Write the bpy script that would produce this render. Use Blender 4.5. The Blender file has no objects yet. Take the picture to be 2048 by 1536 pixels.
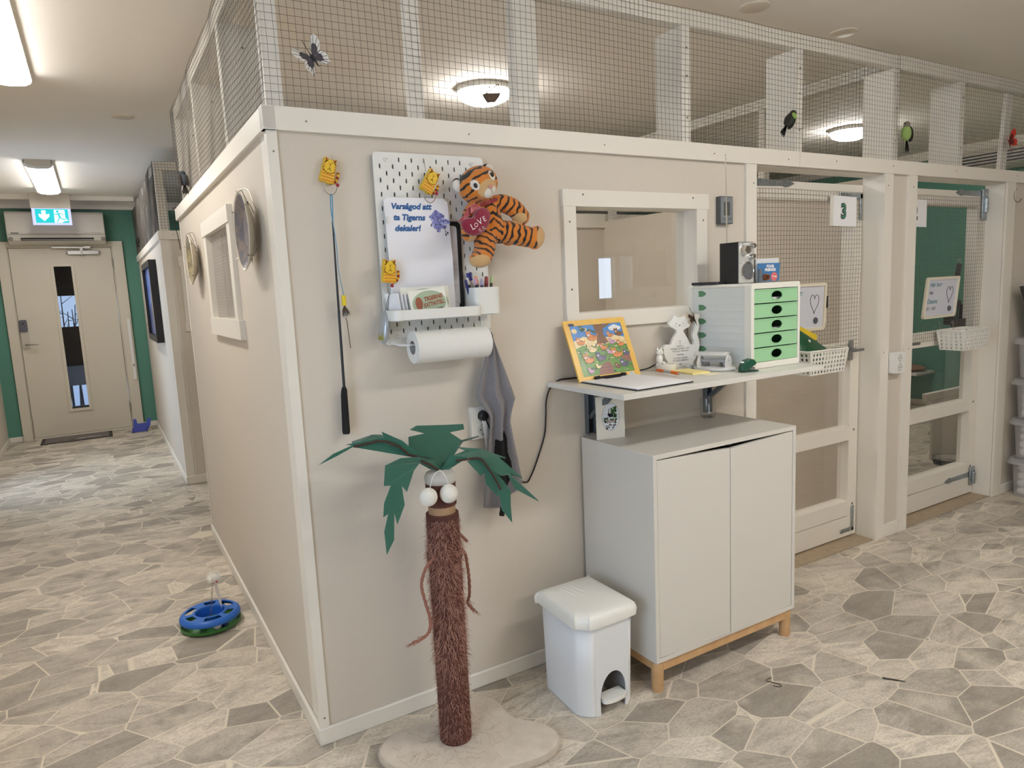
import bpy, bmesh, math, random
from mathutils import Vector, Matrix
from mathutils.geometry import tessellate_polygon

R = math.radians
SC = bpy.context.scene
COL = SC.collection
random.seed(7)

# ------------------------------------------------------------------ camera
cam_d = bpy.data.cameras.new('camera')
cam_d.sensor_width = 36.0
cam_d.lens = 1391.46 / 2048 * 36.0
cam_d.clip_start = 0.02
cam_d.clip_end = 200
cam = bpy.data.objects.new('camera', cam_d)
COL.objects.link(cam)
_r = Vector((0.85837865, -0.51096471, -0.04583846))
_u = Vector((0.10988345, 0.09584428, 0.98931264))
_f = Vector((0.50111049, 0.85424174, -0.13841725))
cam.matrix_world = Matrix(((_r.x, _u.x, -_f.x, -0.44866), (_r.y, _u.y, -_f.y, -1.99624), (_r.z, _u.z, -_f.z, 1.34955), (0, 0, 0, 1)))
SC.camera = cam

# ------------------------------------------------------------------ world and exposure
SC.view_settings.view_transform = 'Standard'
SC.view_settings.look = 'None'
SC.view_settings.gamma = 1.0
SC.view_settings.use_curve_mapping = False
SC.view_settings.exposure = 0.84
w = bpy.data.worlds.new('sky')
SC.world = w
w.use_nodes = True
w.node_tree.nodes['Background'].inputs[0].default_value = (0.55, 0.72, 1.0, 1)
w.node_tree.nodes['Background'].inputs[1].default_value = 0.5
SC.cycles.max_bounces = 10
SC.cycles.diffuse_bounces = 6
SC.cycles.transparent_max_bounces = 24
SC.cycles.sample_clamp_indirect = 6.0
SC.cycles.use_denoising = True

LAMP_W = (1.0, 0.97, 0.925)          # colour of the ceiling lamps
LAMP_E = 21.0                       # their emission strength
DAY = (0.62, 0.78, 1.0)             # daylight outside the windows

def daylight(name, loc, rot, sx, sy, power):
    """Daylight coming in through a window opening."""
    l = bpy.data.lights.new(name, 'AREA')
    l.shape = 'RECTANGLE'; l.size = sx; l.size_y = sy
    l.energy = power; l.color = DAY
    o = bpy.data.objects.new(name, l)
    COL.objects.link(o)
    o.location = loc; o.rotation_euler = rot
    return o

daylight('daylight_hall', (-1.75, -1.55, 1.25), (R(90), 0, R(-90)), 1.5, 1.5, 24)
daylight('daylight_corridor', (-1.75, 4.3, 1.05), (R(90), 0, R(-90)), 0.9, 1.8, 12)
daylight('daylight_back', (4.95, -4.95, 1.40), (R(90), 0, 0), 0.55, 0.5, 7)

# ------------------------------------------------------------------ helpers
def lin(c):
    return tuple((x / 255 / 12.92) if x / 255 <= 0.04045 else ((x / 255 + 0.055) / 1.055) ** 2.4 for x in c)

MATS = {}
def M(name, rgb, rough=0.5, metal=0.0, bump=None, var=None, spec=0.5, sheen=0.0, trans=0.0, emit=None, coat=0.0):
    """Principled material. bump=(scale,strength); var=(scale, rgb2, contrast) mottles the colour."""
    if name in MATS: return MATS[name]
    m = bpy.data.materials.new(name); m.use_nodes = True
    nt = m.node_tree; b = nt.nodes['Principled BSDF']
    b.inputs['Base Color'].default_value = lin(rgb) + (1,)
    b.inputs['Roughness'].default_value = rough
    b.inputs['Metallic'].default_value = metal
    b.inputs['Specular IOR Level'].default_value = spec
    if sheen:
        b.inputs['Sheen Weight'].default_value = sheen
    if trans:
        b.inputs['Transmission Weight'].default_value = trans
    if coat:
        b.inputs['Coat Weight'].default_value = coat
    if emit:
        b.inputs['Emission Color'].default_value = lin(emit[0]) + (1,) if max(emit[0]) > 1 else tuple(emit[0]) + (1,)
        b.inputs['Emission Strength'].default_value = emit[1]
    if bump or var:
        geo = nt.nodes.new('ShaderNodeNewGeometry')
    if bump:
        n = nt.nodes.new('ShaderNodeTexNoise'); n.inputs['Scale'].default_value = bump[0]; n.inputs['Detail'].default_value = 4
        bp = nt.nodes.new('ShaderNodeBump'); bp.inputs['Strength'].default_value = bump[1]; bp.inputs['Distance'].default_value = 0.01
        nt.links.new(geo.outputs['Position'], n.inputs['Vector'])
        nt.links.new(n.outputs['Fac'], bp.inputs['Height'])
        nt.links.new(bp.outputs['Normal'], b.inputs['Normal'])
    if var:
        n = nt.nodes.new('ShaderNodeTexNoise'); n.inputs['Scale'].default_value = var[0]; n.inputs['Detail'].default_value = 5
        nt.links.new(geo.outputs['Position'], n.inputs['Vector'])
        rp = nt.nodes.new('ShaderNodeValToRGB')
        rp.color_ramp.elements[0].position = 0.5 - var[2]; rp.color_ramp.elements[1].position = 0.5 + var[2]
        rp.color_ramp.elements[0].color = lin(rgb) + (1,); rp.color_ramp.elements[1].color = lin(var[1]) + (1,)
        nt.links.new(n.outputs['Fac'], rp.inputs['Fac'])
        nt.links.new(rp.outputs['Color'], b.inputs['Base Color'])
    MATS[name] = m
    return m

def EM(name, rgb, strength):
    if name in MATS: return MATS[name]
    m = bpy.data.materials.new(name); m.use_nodes = True
    nt = m.node_tree; nt.nodes.remove(nt.nodes['Principled BSDF'])
    e = nt.nodes.new('ShaderNodeEmission'); e.inputs[0].default_value = tuple(rgb) + (1,); e.inputs[1].default_value = strength
    nt.links.new(e.outputs[0], nt.nodes['Material Output'].inputs[0])
    MATS[name] = m
    return m

def PANE(name, tint=(1, 1, 1), refl=1.0, rough=0.0):
    """Thin clear pane: transparent with a Fresnel reflection."""
    if name in MATS: return MATS[name]
    m = bpy.data.materials.new(name); m.use_nodes = True
    nt = m.node_tree; nt.nodes.remove(nt.nodes['Principled BSDF'])
    t = nt.nodes.new('ShaderNodeBsdfTransparent'); t.inputs[0].default_value = tuple(tint) + (1,)
    g = nt.nodes.new('ShaderNodeBsdfGlossy'); g.inputs['Roughness'].default_value = rough
    f = nt.nodes.new('ShaderNodeLayerWeight'); f.inputs[0].default_value = 0.5
    pw = nt.nodes.new('ShaderNodeMath'); pw.operation = 'POWER'; pw.inputs[1].default_value = 4.5
    k = nt.nodes.new('ShaderNodeMath'); k.operation = 'MULTIPLY_ADD'; k.inputs[1].default_value = 0.9; k.inputs[2].default_value = 0.055 * refl
    nt.links.new(f.outputs['Facing'], pw.inputs[0])
    x = nt.nodes.new('ShaderNodeMixShader')
    nt.links.new(pw.outputs[0], k.inputs[0]); nt.links.new(k.outputs[0], x.inputs[0])
    nt.links.new(t.outputs[0], x.inputs[1]); nt.links.new(g.outputs[0], x.inputs[2])
    nt.links.new(x.outputs[0], nt.nodes['Material Output'].inputs[0])
    MATS[name] = m
    return m

V = Vector
XZ = (V((1, 0, 0)), V((0, 0, 1)))         # a plane facing the hall (-y)
YZ = (V((0, -1, 0)), V((0, 0, 1)))        # a plane facing the corridor (-x)
XY = (V((1, 0, 0)), V((0, 1, 0)))         # a plane facing up

def rrect(x0, x1, y0, y1, r, n=4):
    r = min(r, (x1 - x0) / 2 - 1e-5, (y1 - y0) / 2 - 1e-5)
    o = []
    for cx, cy, a in ((x1 - r, y0 + r, -90), (x1 - r, y1 - r, 0), (x0 + r, y1 - r, 90), (x0 + r, y0 + r, 180)):
        for i in range(n + 1):
            t = R(a + 90 * i / n); o.append((cx + r * math.cos(t), cy + r * math.sin(t)))
    return o

def oval(cx, cy, rx, ry, n=20):
    return [(cx + rx * math.cos(2 * math.pi * i / n), cy + ry * math.sin(2 * math.pi * i / n)) for i in range(n)]

class MB:
    def __init__(s): s.v = []; s.f = []; s.m = []
    def add(s, vs, fs, m=0):
        k = len(s.v); s.v += [V(p) for p in vs]
        for f in fs: s.f.append(tuple(i + k for i in f)); s.m.append(m)
        return s
    def box(s, x0, x1, y0, y1, z0, z1, m=0):
        x0, x1 = min(x0, x1), max(x0, x1); y0, y1 = min(y0, y1), max(y0, y1); z0, z1 = min(z0, z1), max(z0, z1)
        vs = [(x, y, z) for z in (z0, z1) for y in (y0, y1) for x in (x0, x1)]
        return s.add(vs, [(0, 2, 3, 1), (4, 5, 7, 6), (0, 1, 5, 4), (2, 6, 7, 3), (0, 4, 6, 2), (1, 3, 7, 5)], m)
    def obox(s, c, size, mat, m=0):
        a, b, d = [x / 2 for x in size]; c = V(c)
        vs = [c + mat @ V((x, y, z)) for z in (-d, d) for y in (-b, b) for x in (-a, a)]
        return s.add(vs, [(0, 2, 3, 1), (4, 5, 7, 6), (0, 1, 5, 4), (2, 6, 7, 3), (0, 4, 6, 2), (1, 3, 7, 5)], m)
    def plate(s, outer, o, uv, t, holes=(), m=0, ms=None, mb=None):
        """A plate of outline `outer` (2D) in frame o,(u,v), t thick behind the front face, with holes."""
        o = V(o); u, v = uv; n = u.cross(v); ms = m if ms is None else ms; mb = m if mb is None else mb
        loops = [list(outer)] + [list(h) for h in holes]
        flat = [p for l in loops for p in l]; N = len(flat)
        P = [o + u * p[0] + v * p[1] for p in flat]
        if len(loops) == 1 and len(outer) == 4: tris = [(0, 1, 2, 3)]
        else: tris = tessellate_polygon([[V((p[0], p[1], 0)) for p in l] for l in loops])
        k = len(s.v); s.v += P + [p - n * t for p in P]
        for q in tris:
            s.f.append(tuple(i + k for i in q)); s.m.append(m)
            if t: s.f.append(tuple(i + k + N for i in reversed(q))); s.m.append(mb)
        if t:
            a = 0
            for l in loops:
                c = len(l)
                for i in range(c):
                    j = (i + 1) % c
                    s.f.append((k + a + i, k + a + j, k + a + j + N, k + a + i + N)); s.m.append(ms)
                a += c
        return s
    def poly3(s, pts, t=0.0, n=None, m=0):
        """A sheet through 3D points (not necessarily flat), thickened along n."""
        pts = [V(p) for p in pts]; N = len(pts)
        n = V(n) if n else V((0, -1, 0))
        ax = max(range(3), key=lambda i: abs(n[i])); ii = [i for i in range(3) if i != ax]
        tr = tessellate_polygon([[V((p[ii[0]], p[ii[1]], 0)) for p in pts]])
        k = len(s.v); s.v += pts + ([p - n * t for p in pts] if t else [])
        for q in tr:
            s.f.append(tuple(i + k for i in q)); s.m.append(m)
            if t: s.f.append(tuple(i + k + N for i in reversed(q))); s.m.append(m)
        if t:
            for i in range(N):
                j = (i + 1) % N; s.f.append((k + i, k + j, k + j + N, k + i + N)); s.m.append(m)
        return s
    def tube(s, pts, r, n=8, m=0, caps=True, closed=False):
        pts = [V(p) for p in pts]; L = len(pts); k = len(s.v)
        rs = r if isinstance(r, (list, tuple)) else [r] * L
        up = None
        for i, p in enumerate(pts):
            a = pts[i - 1] if (i > 0 or closed) else p; b = pts[(i + 1) % L] if (i < L - 1 or closed) else p
            d = (b - a)
            d = d.normalized() if d.length > 1e-9 else V((0, 0, 1))
            if up is None: up = d.orthogonal().normalized()
            up = (up - d * up.dot(d)); up = up.normalized() if up.length > 1e-6 else d.orthogonal().normalized()
            w = d.cross(up)
            for j in range(n):
                t = 2 * math.pi * j / n; s.v.append(p + (up * math.cos(t) + w * math.sin(t)) * rs[i])
        for i in range(L if closed else L - 1):
            i2 = (i + 1) % L
            for j in range(n):
                j2 = (j + 1) % n
                s.f.append((k + i * n + j, k + i * n + j2, k + i2 * n + j2, k + i2 * n + j)); s.m.append(m)
        if caps and not closed:
            s.f.append(tuple(k + j for j in reversed(range(n)))); s.m.append(m)
            s.f.append(tuple(k + (L - 1) * n + j for j in range(n))); s.m.append(m)
        return s
    def lathe(s, prof, o, mat=None, n=24, m=0, sx=1.0, sy=1.0, cap=False):
        o = V(o); mat = mat or Matrix.Identity(3); k = len(s.v)
        for r, z in prof:
            for j in range(n):
                t = 2 * math.pi * j / n; s.v.append(o + mat @ V((r * math.cos(t) * sx, r * math.sin(t) * sy, z)))
        for i in range(len(prof) - 1):
            for j in range(n):
                j2 = (j + 1) % n
                s.f.append((k + i * n + j, k + i * n + j2, k + (i + 1) * n + j2, k + (i + 1) * n + j)); s.m.append(m)
        for i, rev in ((0, True), (len(prof) - 1, False)):
            if cap and prof[i][0] > 1e-6:
                f = [k + i * n + j for j in range(n)]
                s.f.append(tuple(reversed(f)) if rev else tuple(f)); s.m.append(m)
        return s
    def ell(s, c, r, mat=None, n=20, q=12, m=0):
        prof = [(max(math.sin(math.pi * i / q), 1e-4), -math.cos(math.pi * i / q)) for i in range(q + 1)]
        c = V(c); mat = mat or Matrix.Identity(3); k = len(s.v); r = r if isinstance(r, (tuple, list)) else (r, r, r)
        for a, z in prof:
            for j in range(n):
                t = 2 * math.pi * j / n; s.v.append(c + mat @ V((a * math.cos(t) * r[0], a * math.sin(t) * r[1], z * r[2])))
        for i in range(q):
            for j in range(n):
                j2 = (j + 1) % n
                s.f.append((k + i * n + j, k + i * n + j2, k + (i + 1) * n + j2, k + (i + 1) * n + j)); s.m.append(m)
        return s
    def cyl(s, a, b, r, n=16, m=0): return s.tube([a, b], r, n, m)
    def loft(s, rings, m=0, cap=True):
        """rings: lists of 3D points, all the same length."""
        k = len(s.v); n = len(rings[0])
        for ring in rings: s.v += [V(p) for p in ring]
        for i in range(len(rings) - 1):
            for j in range(n):
                j2 = (j + 1) % n
                s.f.append((k + i * n + j, k + i * n + j2, k + (i + 1) * n + j2, k + (i + 1) * n + j)); s.m.append(m)
        if cap:
            s.f.append(tuple(k + j for j in reversed(range(n)))); s.m.append(m)
            s.f.append(tuple(k + (len(rings) - 1) * n + j for j in range(n))); s.m.append(m)
        return s
    def text(s, body, o, uv, size, m=0, align='CENTER', shear=0.0, bold=0.0, sx=1.0, t=0.0004):
        c = bpy.data.curves.new('t', 'FONT'); c.body = body; c.size = 1.0; c.align_x = align; c.shear = shear; c.offset = bold; c.resolution_u = 3
        ob = bpy.data.objects.new('t', c); COL.objects.link(ob)
        dg = bpy.context.evaluated_depsgraph_get(); dg.update()
        me = bpy.data.meshes.new_from_object(ob.evaluated_get(dg))
        o = V(o); u, v = uv; n = u.cross(v)
        s.add([o + u * (p.co.x * size * sx) + v * (p.co.y * size) + n * t for p in me.vertices], [tuple(f.vertices) for f in me.polygons], m)
        bpy.data.objects.remove(ob); bpy.data.meshes.remove(me); bpy.data.curves.remove(c)
        return s
    def build(s, name, mats, parent=None, label=None, cat=None, group=None, kind=None, bevel=0.0, smooth=35, sub=0, at=None, recalc=True, seg=2):
        mats = mats if isinstance(mats, (list, tuple)) else [mats]
        if parent is not None: o = wloc(parent)
        elif at is not None: o = V(at)
        else:
            lo = [min(p[i] for p in s.v) for i in range(3)]; hi = [max(p[i] for p in s.v) for i in range(3)]
            o = V(((lo[0] + hi[0]) / 2, (lo[1] + hi[1]) / 2, lo[2]))
        me = bpy.data.meshes.new(name)
        me.from_pydata([tuple(p - o) for p in s.v], [], s.f)
        for m in mats: me.materials.append(m)
        me.polygons.foreach_set('material_index', s.m)
        if recalc:
            bm = bmesh.new(); bm.from_mesh(me); bmesh.ops.recalc_face_normals(bm, faces=bm.faces); bm.to_mesh(me); bm.free()
        if smooth:
            me.polygons.foreach_set('use_smooth', [True] * len(me.polygons))
            me.set_sharp_from_angle(angle=R(smooth))
        me.update()
        ob = bpy.data.objects.new(name, me); COL.objects.link(ob)
        if parent is not None: ob.parent = parent
        else: ob.location = o
        if bevel:
            b = ob.modifiers.new('bevel', 'BEVEL'); b.width = bevel; b.segments = seg; b.limit_method = 'ANGLE'; b.angle_limit = R(40); b.harden_normals = False
        if sub:
            q = ob.modifiers.new('sub', 'SUBSURF'); q.levels = sub; q.render_levels = sub
        return tag(ob, label, cat, group, kind)

def wloc(o):
    p = V((0, 0, 0))
    while o is not None: p += o.location; o = o.parent
    return p

def tag(o, label=None, cat=None, group=None, kind=None):
    if label: o['label'] = label
    if cat: o['category'] = cat
    if group: o['group'] = group
    if kind: o['kind'] = kind
    return o

def thing(name, label, cat, loc, group=None, kind=None):
    o = bpy.data.objects.new(name, None); o.empty_display_size = 0.05; COL.objects.link(o); o.location = loc
    return tag(o, label, cat, group, kind)

def arc(c, r, a0, a1, n, uv):
    u, v = uv; c = V(c)
    return [c + u * (r * math.cos(R(a0 + (a1 - a0) * i / n))) + v * (r * math.sin(R(a0 + (a1 - a0) * i / n))) for i in range(n + 1)]

def smoothpts(pts, n=6):
    """Catmull-Rom through pts."""
    pts = [V(p) for p in pts]; o = []
    for i in range(len(pts) - 1):
        p0 = pts[max(i - 1, 0)]; p1 = pts[i]; p2 = pts[i + 1]; p3 = pts[min(i + 2, len(pts) - 1)]
        for k in range(n):
            t = k / n
            o.append(0.5 * ((2 * p1) + (p2 - p0) * t + (2 * p0 - 5 * p1 + 4 * p2 - p3) * t * t + (3 * p1 - p0 - 3 * p2 + p3) * t ** 3))
    o.append(pts[-1]); return o

def screws(b, pts, n, m=1, r=0.0028):
    """Small screw heads standing on a surface with normal n."""
    n = V(n)
    for p in pts: b.tube([V(p), V(p) + n * 0.0012], r, 8, m)
# ------------------------------------------------------------------ materials
WALL = M('painted_board', (206, 197, 184), 0.6, bump=(140, 0.10))
WALLD = M('painted_wall', (206, 197, 183), 0.7, bump=(90, 0.12))
TRIM = M('white_painted_wood', (226, 220, 209), 0.42, bump=(60, 0.03))
WHITE = M('white_laminate', (212, 209, 202), 0.35)
CEIL = M('ceiling_paint', (238, 232, 223), 0.8, bump=(300, 0.10))
GREEN = M('green_wall_paint', (84, 136, 119), 0.6, bump=(120, 0.06))
STEEL = M('brushed_steel', (170, 168, 165), 0.35, 1.0)
CHROME = M('chrome', (215, 213, 210), 0.12, 1.0)
ZINC = M('zinc_plated_steel', (150, 158, 162), 0.38, 1.0, var=(60, (185, 192, 196), 0.2))
WIRE = M('mesh_wire', (92, 86, 80), 0.5, 0.6)
SCREW = M('screw_head', (120, 114, 106), 0.4, 0.8)
BLACK = M('black_plastic', (22, 22, 23), 0.45)
PLAST = M('white_plastic', (224, 224, 220), 0.32)
PAPER = M('white_paper', (232, 232, 234), 0.75)
LAMP = EM('lamp_diffuser', LAMP_W, LAMP_E)
LAMPC = EM('corridor_lamp_diffuser', LAMP_W, LAMP_E * 0.66)
WIRE2 = M('front_lit_mesh_wire', (176, 170, 164), 0.5, 0.2)  # paler copy of the mesh wire, front lighting put into its colour

def floor_material():
    m = bpy.data.materials.new('vinyl_stone_floor'); m.use_nodes = True
    nt = m.node_tree; N = nt.nodes; L = nt.links; b = N['Principled BSDF']
    g = N.new('ShaderNodeNewGeometry')
    mp = N.new('ShaderNodeMapping'); mp.inputs['Scale'].default_value = (4.9, 7.6, 1); mp.inputs['Rotation'].default_value = (0, 0, R(8))
    L.new(g.outputs['Position'], mp.inputs['Vector'])
    def vor(feat, out):
        v = N.new('ShaderNodeTexVoronoi'); v.feature = feat; v.inputs['Scale'].default_value = 1.0
        v.inputs['Randomness'].default_value = 0.92
        L.new(mp.outputs[0], v.inputs['Vector']); return v.outputs[out]
    dist = vor('DISTANCE_TO_EDGE', 'Distance'); cell = vor('F1', 'Color')
    sep = N.new('ShaderNodeSeparateColor'); L.new(cell, sep.inputs[0])
    # each stone has its own grain direction and offset
    ad = N.new('ShaderNodeVectorMath'); ad.operation = 'MULTIPLY_ADD'; ad.inputs[1].default_value = (9, 9, 9)
    L.new(cell, ad.inputs[0]); L.new(g.outputs['Position'], ad.inputs[2])
    vr = N.new('ShaderNodeVectorRotate'); vr.rotation_type = 'Z_AXIS'
    ang = N.new('ShaderNodeMath'); ang.operation = 'MULTIPLY_ADD'; ang.inputs[1].default_value = 0.7; ang.inputs[2].default_value = -0.25
    L.new(sep.outputs[1], ang.inputs[0]); L.new(ang.outputs[0], vr.inputs['Angle']); L.new(ad.outputs[0], vr.inputs['Vector'])
    ms = N.new('ShaderNodeMapping'); ms.inputs['Scale'].default_value = (7, 26, 1); L.new(vr.outputs[0], ms.inputs['Vector'])
    n1 = N.new('ShaderNodeTexNoise'); n1.inputs['Scale'].default_value = 1.0; n1.inputs['Detail'].default_value = 9; n1.inputs['Roughness'].default_value = 0.68; n1.inputs['Distortion'].default_value = 0.5
    L.new(ms.outputs[0], n1.inputs['Vector'])
    n2 = N.new('ShaderNodeTexNoise'); n2.inputs['Scale'].default_value = 1.0; n2.inputs['Detail'].default_value = 5; n2.inputs['Roughness'].default_value = 0.7
    m2_ = N.new('ShaderNodeMapping'); m2_.inputs['Scale'].default_value = (90, 200, 1); L.new(vr.outputs[0], m2_.inputs['Vector']); L.new(m2_.outputs[0], n2.inputs['Vector'])
    n3 = N.new('ShaderNodeTexNoise'); n3.inputs['Scale'].default_value = 5; n3.inputs['Detail'].default_value = 4
    L.new(ad.outputs[0], n3.inputs['Vector'])
    def mix(fac, a, c, t='MIX'):
        x = N.new('ShaderNodeMix'); x.data_type = 'RGBA'; x.blend_type = t
        if isinstance(fac, (int, float)): x.inputs[0].default_value = fac
        else: L.new(fac, x.inputs[0])
        for i, q in ((6, a), (7, c)):
            if isinstance(q, tuple): x.inputs[i].default_value = lin(q) + (1,)
            else: L.new(q, x.inputs[i])
        return x.outputs[2]
    def ramp(src, p0, p1):
        r = N.new('ShaderNodeMapRange'); r.inputs[1].default_value = p0; r.inputs[2].default_value = p1
        L.new(src, r.inputs[0]); return r.outputs[0]
    base = mix(ramp(sep.outputs[0], 0.10, 0.92), (224, 213, 196), (160, 152, 141))
    streak = mix(ramp(n1.outputs['Fac'], 0.45, 0.78), base, (138, 129, 116))
    streak = mix(ramp(n3.outputs['Fac'], 0.52, 0.74), streak, (212, 202, 184))
    n4 = N.new('ShaderNodeTexNoise'); n4.inputs['Scale'].default_value = 8; n4.inputs['Detail'].default_value = 3
    L.new(vr.outputs[0], n4.inputs['Vector'])
    streak = mix(ramp(n4.outputs['Fac'], 0.56, 0.82), streak, (138, 130, 120))
    fine = mix(ramp(n2.outputs['Fac'], 0.44, 0.70), streak, (122, 112, 98))
    stone = mix(0.55, streak, fine)
    grout = ramp(dist, 0.016, 0.007)
    col = mix(grout, stone, (216, 205, 186))
    L.new(col, b.inputs['Base Color'])
    b.inputs['Roughness'].default_value = 0.5
    b.inputs['Specular IOR Level'].default_value = 0.4
    bp = N.new('ShaderNodeBump'); bp.inputs['Strength'].default_value = 0.18; bp.inputs['Distance'].default_value = 0.004
    L.new(n1.outputs['Fac'], bp.inputs['Height']); L.new(bp.outputs[0], b.inputs['Normal'])
    return m
FLOOR = floor_material()
# ------------------------------------------------------------------ the setting
H = 1.80        # top of the board walls
CZ = 2.43       # ceiling
def struct(b, name, mats, label, cat, **k):
    return b.build(name, mats, label=label, cat=cat, kind='structure', **k)

struct(MB().box(-1.60, 6.7, -4.7, 6.64, -0.1, 0.0), 'floor', FLOOR, 'grey beige vinyl floor printed with irregular flagstones', 'floor', smooth=0)
struct(MB().box(-1.60, 6.7, -4.7, 6.9, CZ, CZ + 0.1), 'ceiling', CEIL, 'flat off-white ceiling over corridor and rooms', 'ceiling', smooth=0)

# front wall of the cat rooms, with the window and the two gate openings
b = MB()
b.plate([(0, 0), (1.911, 0), (1.911, 1.79), (2.794, 1.79), (2.794, 0), (3.063, 0), (3.063, 1.79), (3.935, 1.79), (3.935, 0), (6.5, 0), (6.5, H), (0, H)],
        (0, 0, 0), XZ, 0.10, holes=[[(1.0, 1.245), (1.57, 1.245), (1.57, 1.612), (1.0, 1.612)]], m=0, ms=1)
struct(b, 'wall_front', [WALL, TRIM], 'beige board wall carrying the pegboard, window and gates', 'wall', smooth=0)
b = MB()
b.plate([(-2.30, 0), (-0.1, 0), (-0.1, H), (-2.30, H)], (0, 0, 0), YZ, 0.06, holes=[[(-1.27, 1.275), (-0.715, 1.275), (-0.715, 1.625), (-1.27, 1.625)]], m=0, ms=1)
struct(b, 'wall_left', [WALL, TRIM], 'beige board wall along the corridor with two hanging plates', 'wall', smooth=0)
struct(MB().box(0.06, 6.5, 2.24, 2.30, 0, H), 'wall_back', WALL, 'beige board wall at the back of the rooms behind the gates', 'wall', smooth=0)
struct(MB().box(2.90, 2.96, 0.10, 2.24, 0, H), 'wall_partition', WALLD, 'beige partition wall seen through the gate marked 3', 'wall', smooth=0)
struct(MB().box(6.5, 6.6, -4.6, 0.05, 0, CZ), 'wall_hall_end', WALLD, 'beige end wall of the hall', 'wall', smooth=0)
struct(MB().box(6.5, 6.6, 0.05, 6.64, 0, CZ), 'wall_end', GREEN, 'green end wall seen through the second gate', 'wall', smooth=0)
b = MB()
b.plate([(-1.60, 0), (6.6, 0), (6.6, CZ), (-1.60, CZ)], (0, 6.64, 0), XZ, 0.10, holes=[[(-1.15, 0.0001), (-0.235, 0.0001), (-0.235, 1.965), (-1.15, 1.965)]])
struct(b, 'wall_far', GREEN, 'green wall around the door at the end of the corridor', 'wall', smooth=0)
b = MB()
b.plate([(-4.6, 0), (6.64, 0), (6.64, CZ), (-4.6, CZ)], (-1.36, 0, 0), (V((0, 1, 0)), V((0, 0, 1))), 0.10,
        holes=[[(-2.3, 0.5), (-0.8, 0.5), (-0.8, 2.0), (-2.3, 2.0)], [(3.85, 0.15), (4.75, 0.15), (4.75, 1.95), (3.85, 1.95)]])
struct(b, 'wall_corridor', WALLD, 'beige wall along the left side of the corridor', 'wall', smooth=0)
b = MB()
b.plate([(-1.36, 0), (6.5, 0), (6.5, CZ), (-1.36, CZ)], (0, -4.6, 0), XZ, 0.1, holes=[[(4.68, 1.15), (5.24, 1.15), (5.24, 1.65), (4.68, 1.65)]])
struct(b, 'wall_hall', WALLD, 'beige wall of the hall behind the viewer', 'wall', smooth=0)
# the second block of rooms further down the corridor
b = MB().plate([(-6.62, 0), (-3.6, 0), (-3.6, H), (-6.62, H)], (0, 0, 0), YZ, 0.06, holes=[[(-6.05, 1.21), (-5.70, 1.21), (-5.70, 1.61), (-6.05, 1.61)]], ms=1)
struct(b, 'wall_block_left', [WALL, TRIM], 'beige board wall of the far block, with the black framed picture', 'wall', smooth=0)
b = MB().plate([(0.06, 0), (6.5, 0), (6.5, H), (0.06, H)], (0, 3.6, 0), XZ, 0.06, holes=[[(0.15, 1.20), (0.75, 1.20), (0.75, 1.60), (0.15, 1.60)]], ms=1)
struct(b, 'wall_block_front', [WALLD, TRIM], 'narrow beige end wall of the far block beside the corridor', 'wall', smooth=0)

n = 0
def trim(b, label, bev=0.002, screws_at=None, nrm=None):
    global n
    n += 1
    if screws_at: screws(b, screws_at, nrm, 1)
    return struct(b, 'trim_%d' % n, [TRIM, SCREW], label, 'trim', bevel=0 if screws_at else bev)

# the broad band boards along the top of the walls
ZT = 1.857
fs = [(x, -0.016, 1.822) for x in (0.10, 0.60, 1.13, 1.665, 2.10)]
trim(MB().box(-0.016, 2.172, -0.016, 0.02, 1.795, ZT).box(0, 2.172, 0.02, 0.10, H, ZT), 'white band board along the top of the wall above the pegboard', screws_at=fs, nrm=(0, -1, 0))
trim(MB().box(2.174, 6.5, -0.016, 0.02, 1.795, ZT).box(2.174, 6.5, 0.02, 0.10, H, ZT), 'white band board along the top of the wall above the gates', screws_at=[(x, -0.016, 1.83) for x in (2.42, 2.85, 3.4, 4.03)], nrm=(0, -1, 0))
trim(MB().box(-0.016, 0.02, -0.016, 2.34, 1.795, ZT).box(0.02, 0.06, 0.02, 2.34, H, ZT), 'white band board along the top of the corridor wall above the plates')
trim(MB().box(-0.016, 0.02, 3.584, 6.62, 1.795, ZT).box(0.02, 0.06, 3.62, 6.62, H, ZT), 'white band board on top of the far block along the corridor')
trim(MB().box(0.02, 6.5, 3.584, 3.62, 1.795, ZT), 'white band board on top of the narrow end wall of the far block', screws_at=[(0.08, 3.584, 1.83)], nrm=(0, -1, 0))
trim(MB().box(-0.007, 0.021, -0.007, 0.0, 0.05, 1.797).box(-0.007, 0.0, 0.0, 0.024, 0.05, 1.797), 'white corner strip where the two board walls meet', screws_at=[(0.008, -0.007, 1.74), (0.008, -0.007, 0.085)], nrm=(0, -1, 0))
trim(MB().box(-0.007, 0.05, 3.593, 3.60, 0.05, 1.797).box(-0.007, 0.0, 3.60, 3.65, 0.05, 1.797), 'white corner strip of the far block')
trim(MB().box(-0.004, 0.0, 2.285, 2.306, 0.05, 1.797).box(0.0, 0.03, 2.30, 2.306, 0.05, 1.797), 'thin white strip at the far end of the corridor board wall')
trim(MB().box(-1.36, 6.5, -4.5, -4.485, 1.795, ZT), 'white band board on the hall wall, reflected in the interior window')
trim(MB().box(0.06, 2.90, 2.22, 2.24, 1.755, ZT).box(0.06, 6.5, 2.24, 2.30, H, ZT), 'white band board on top of the back wall inside the first room')
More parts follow.
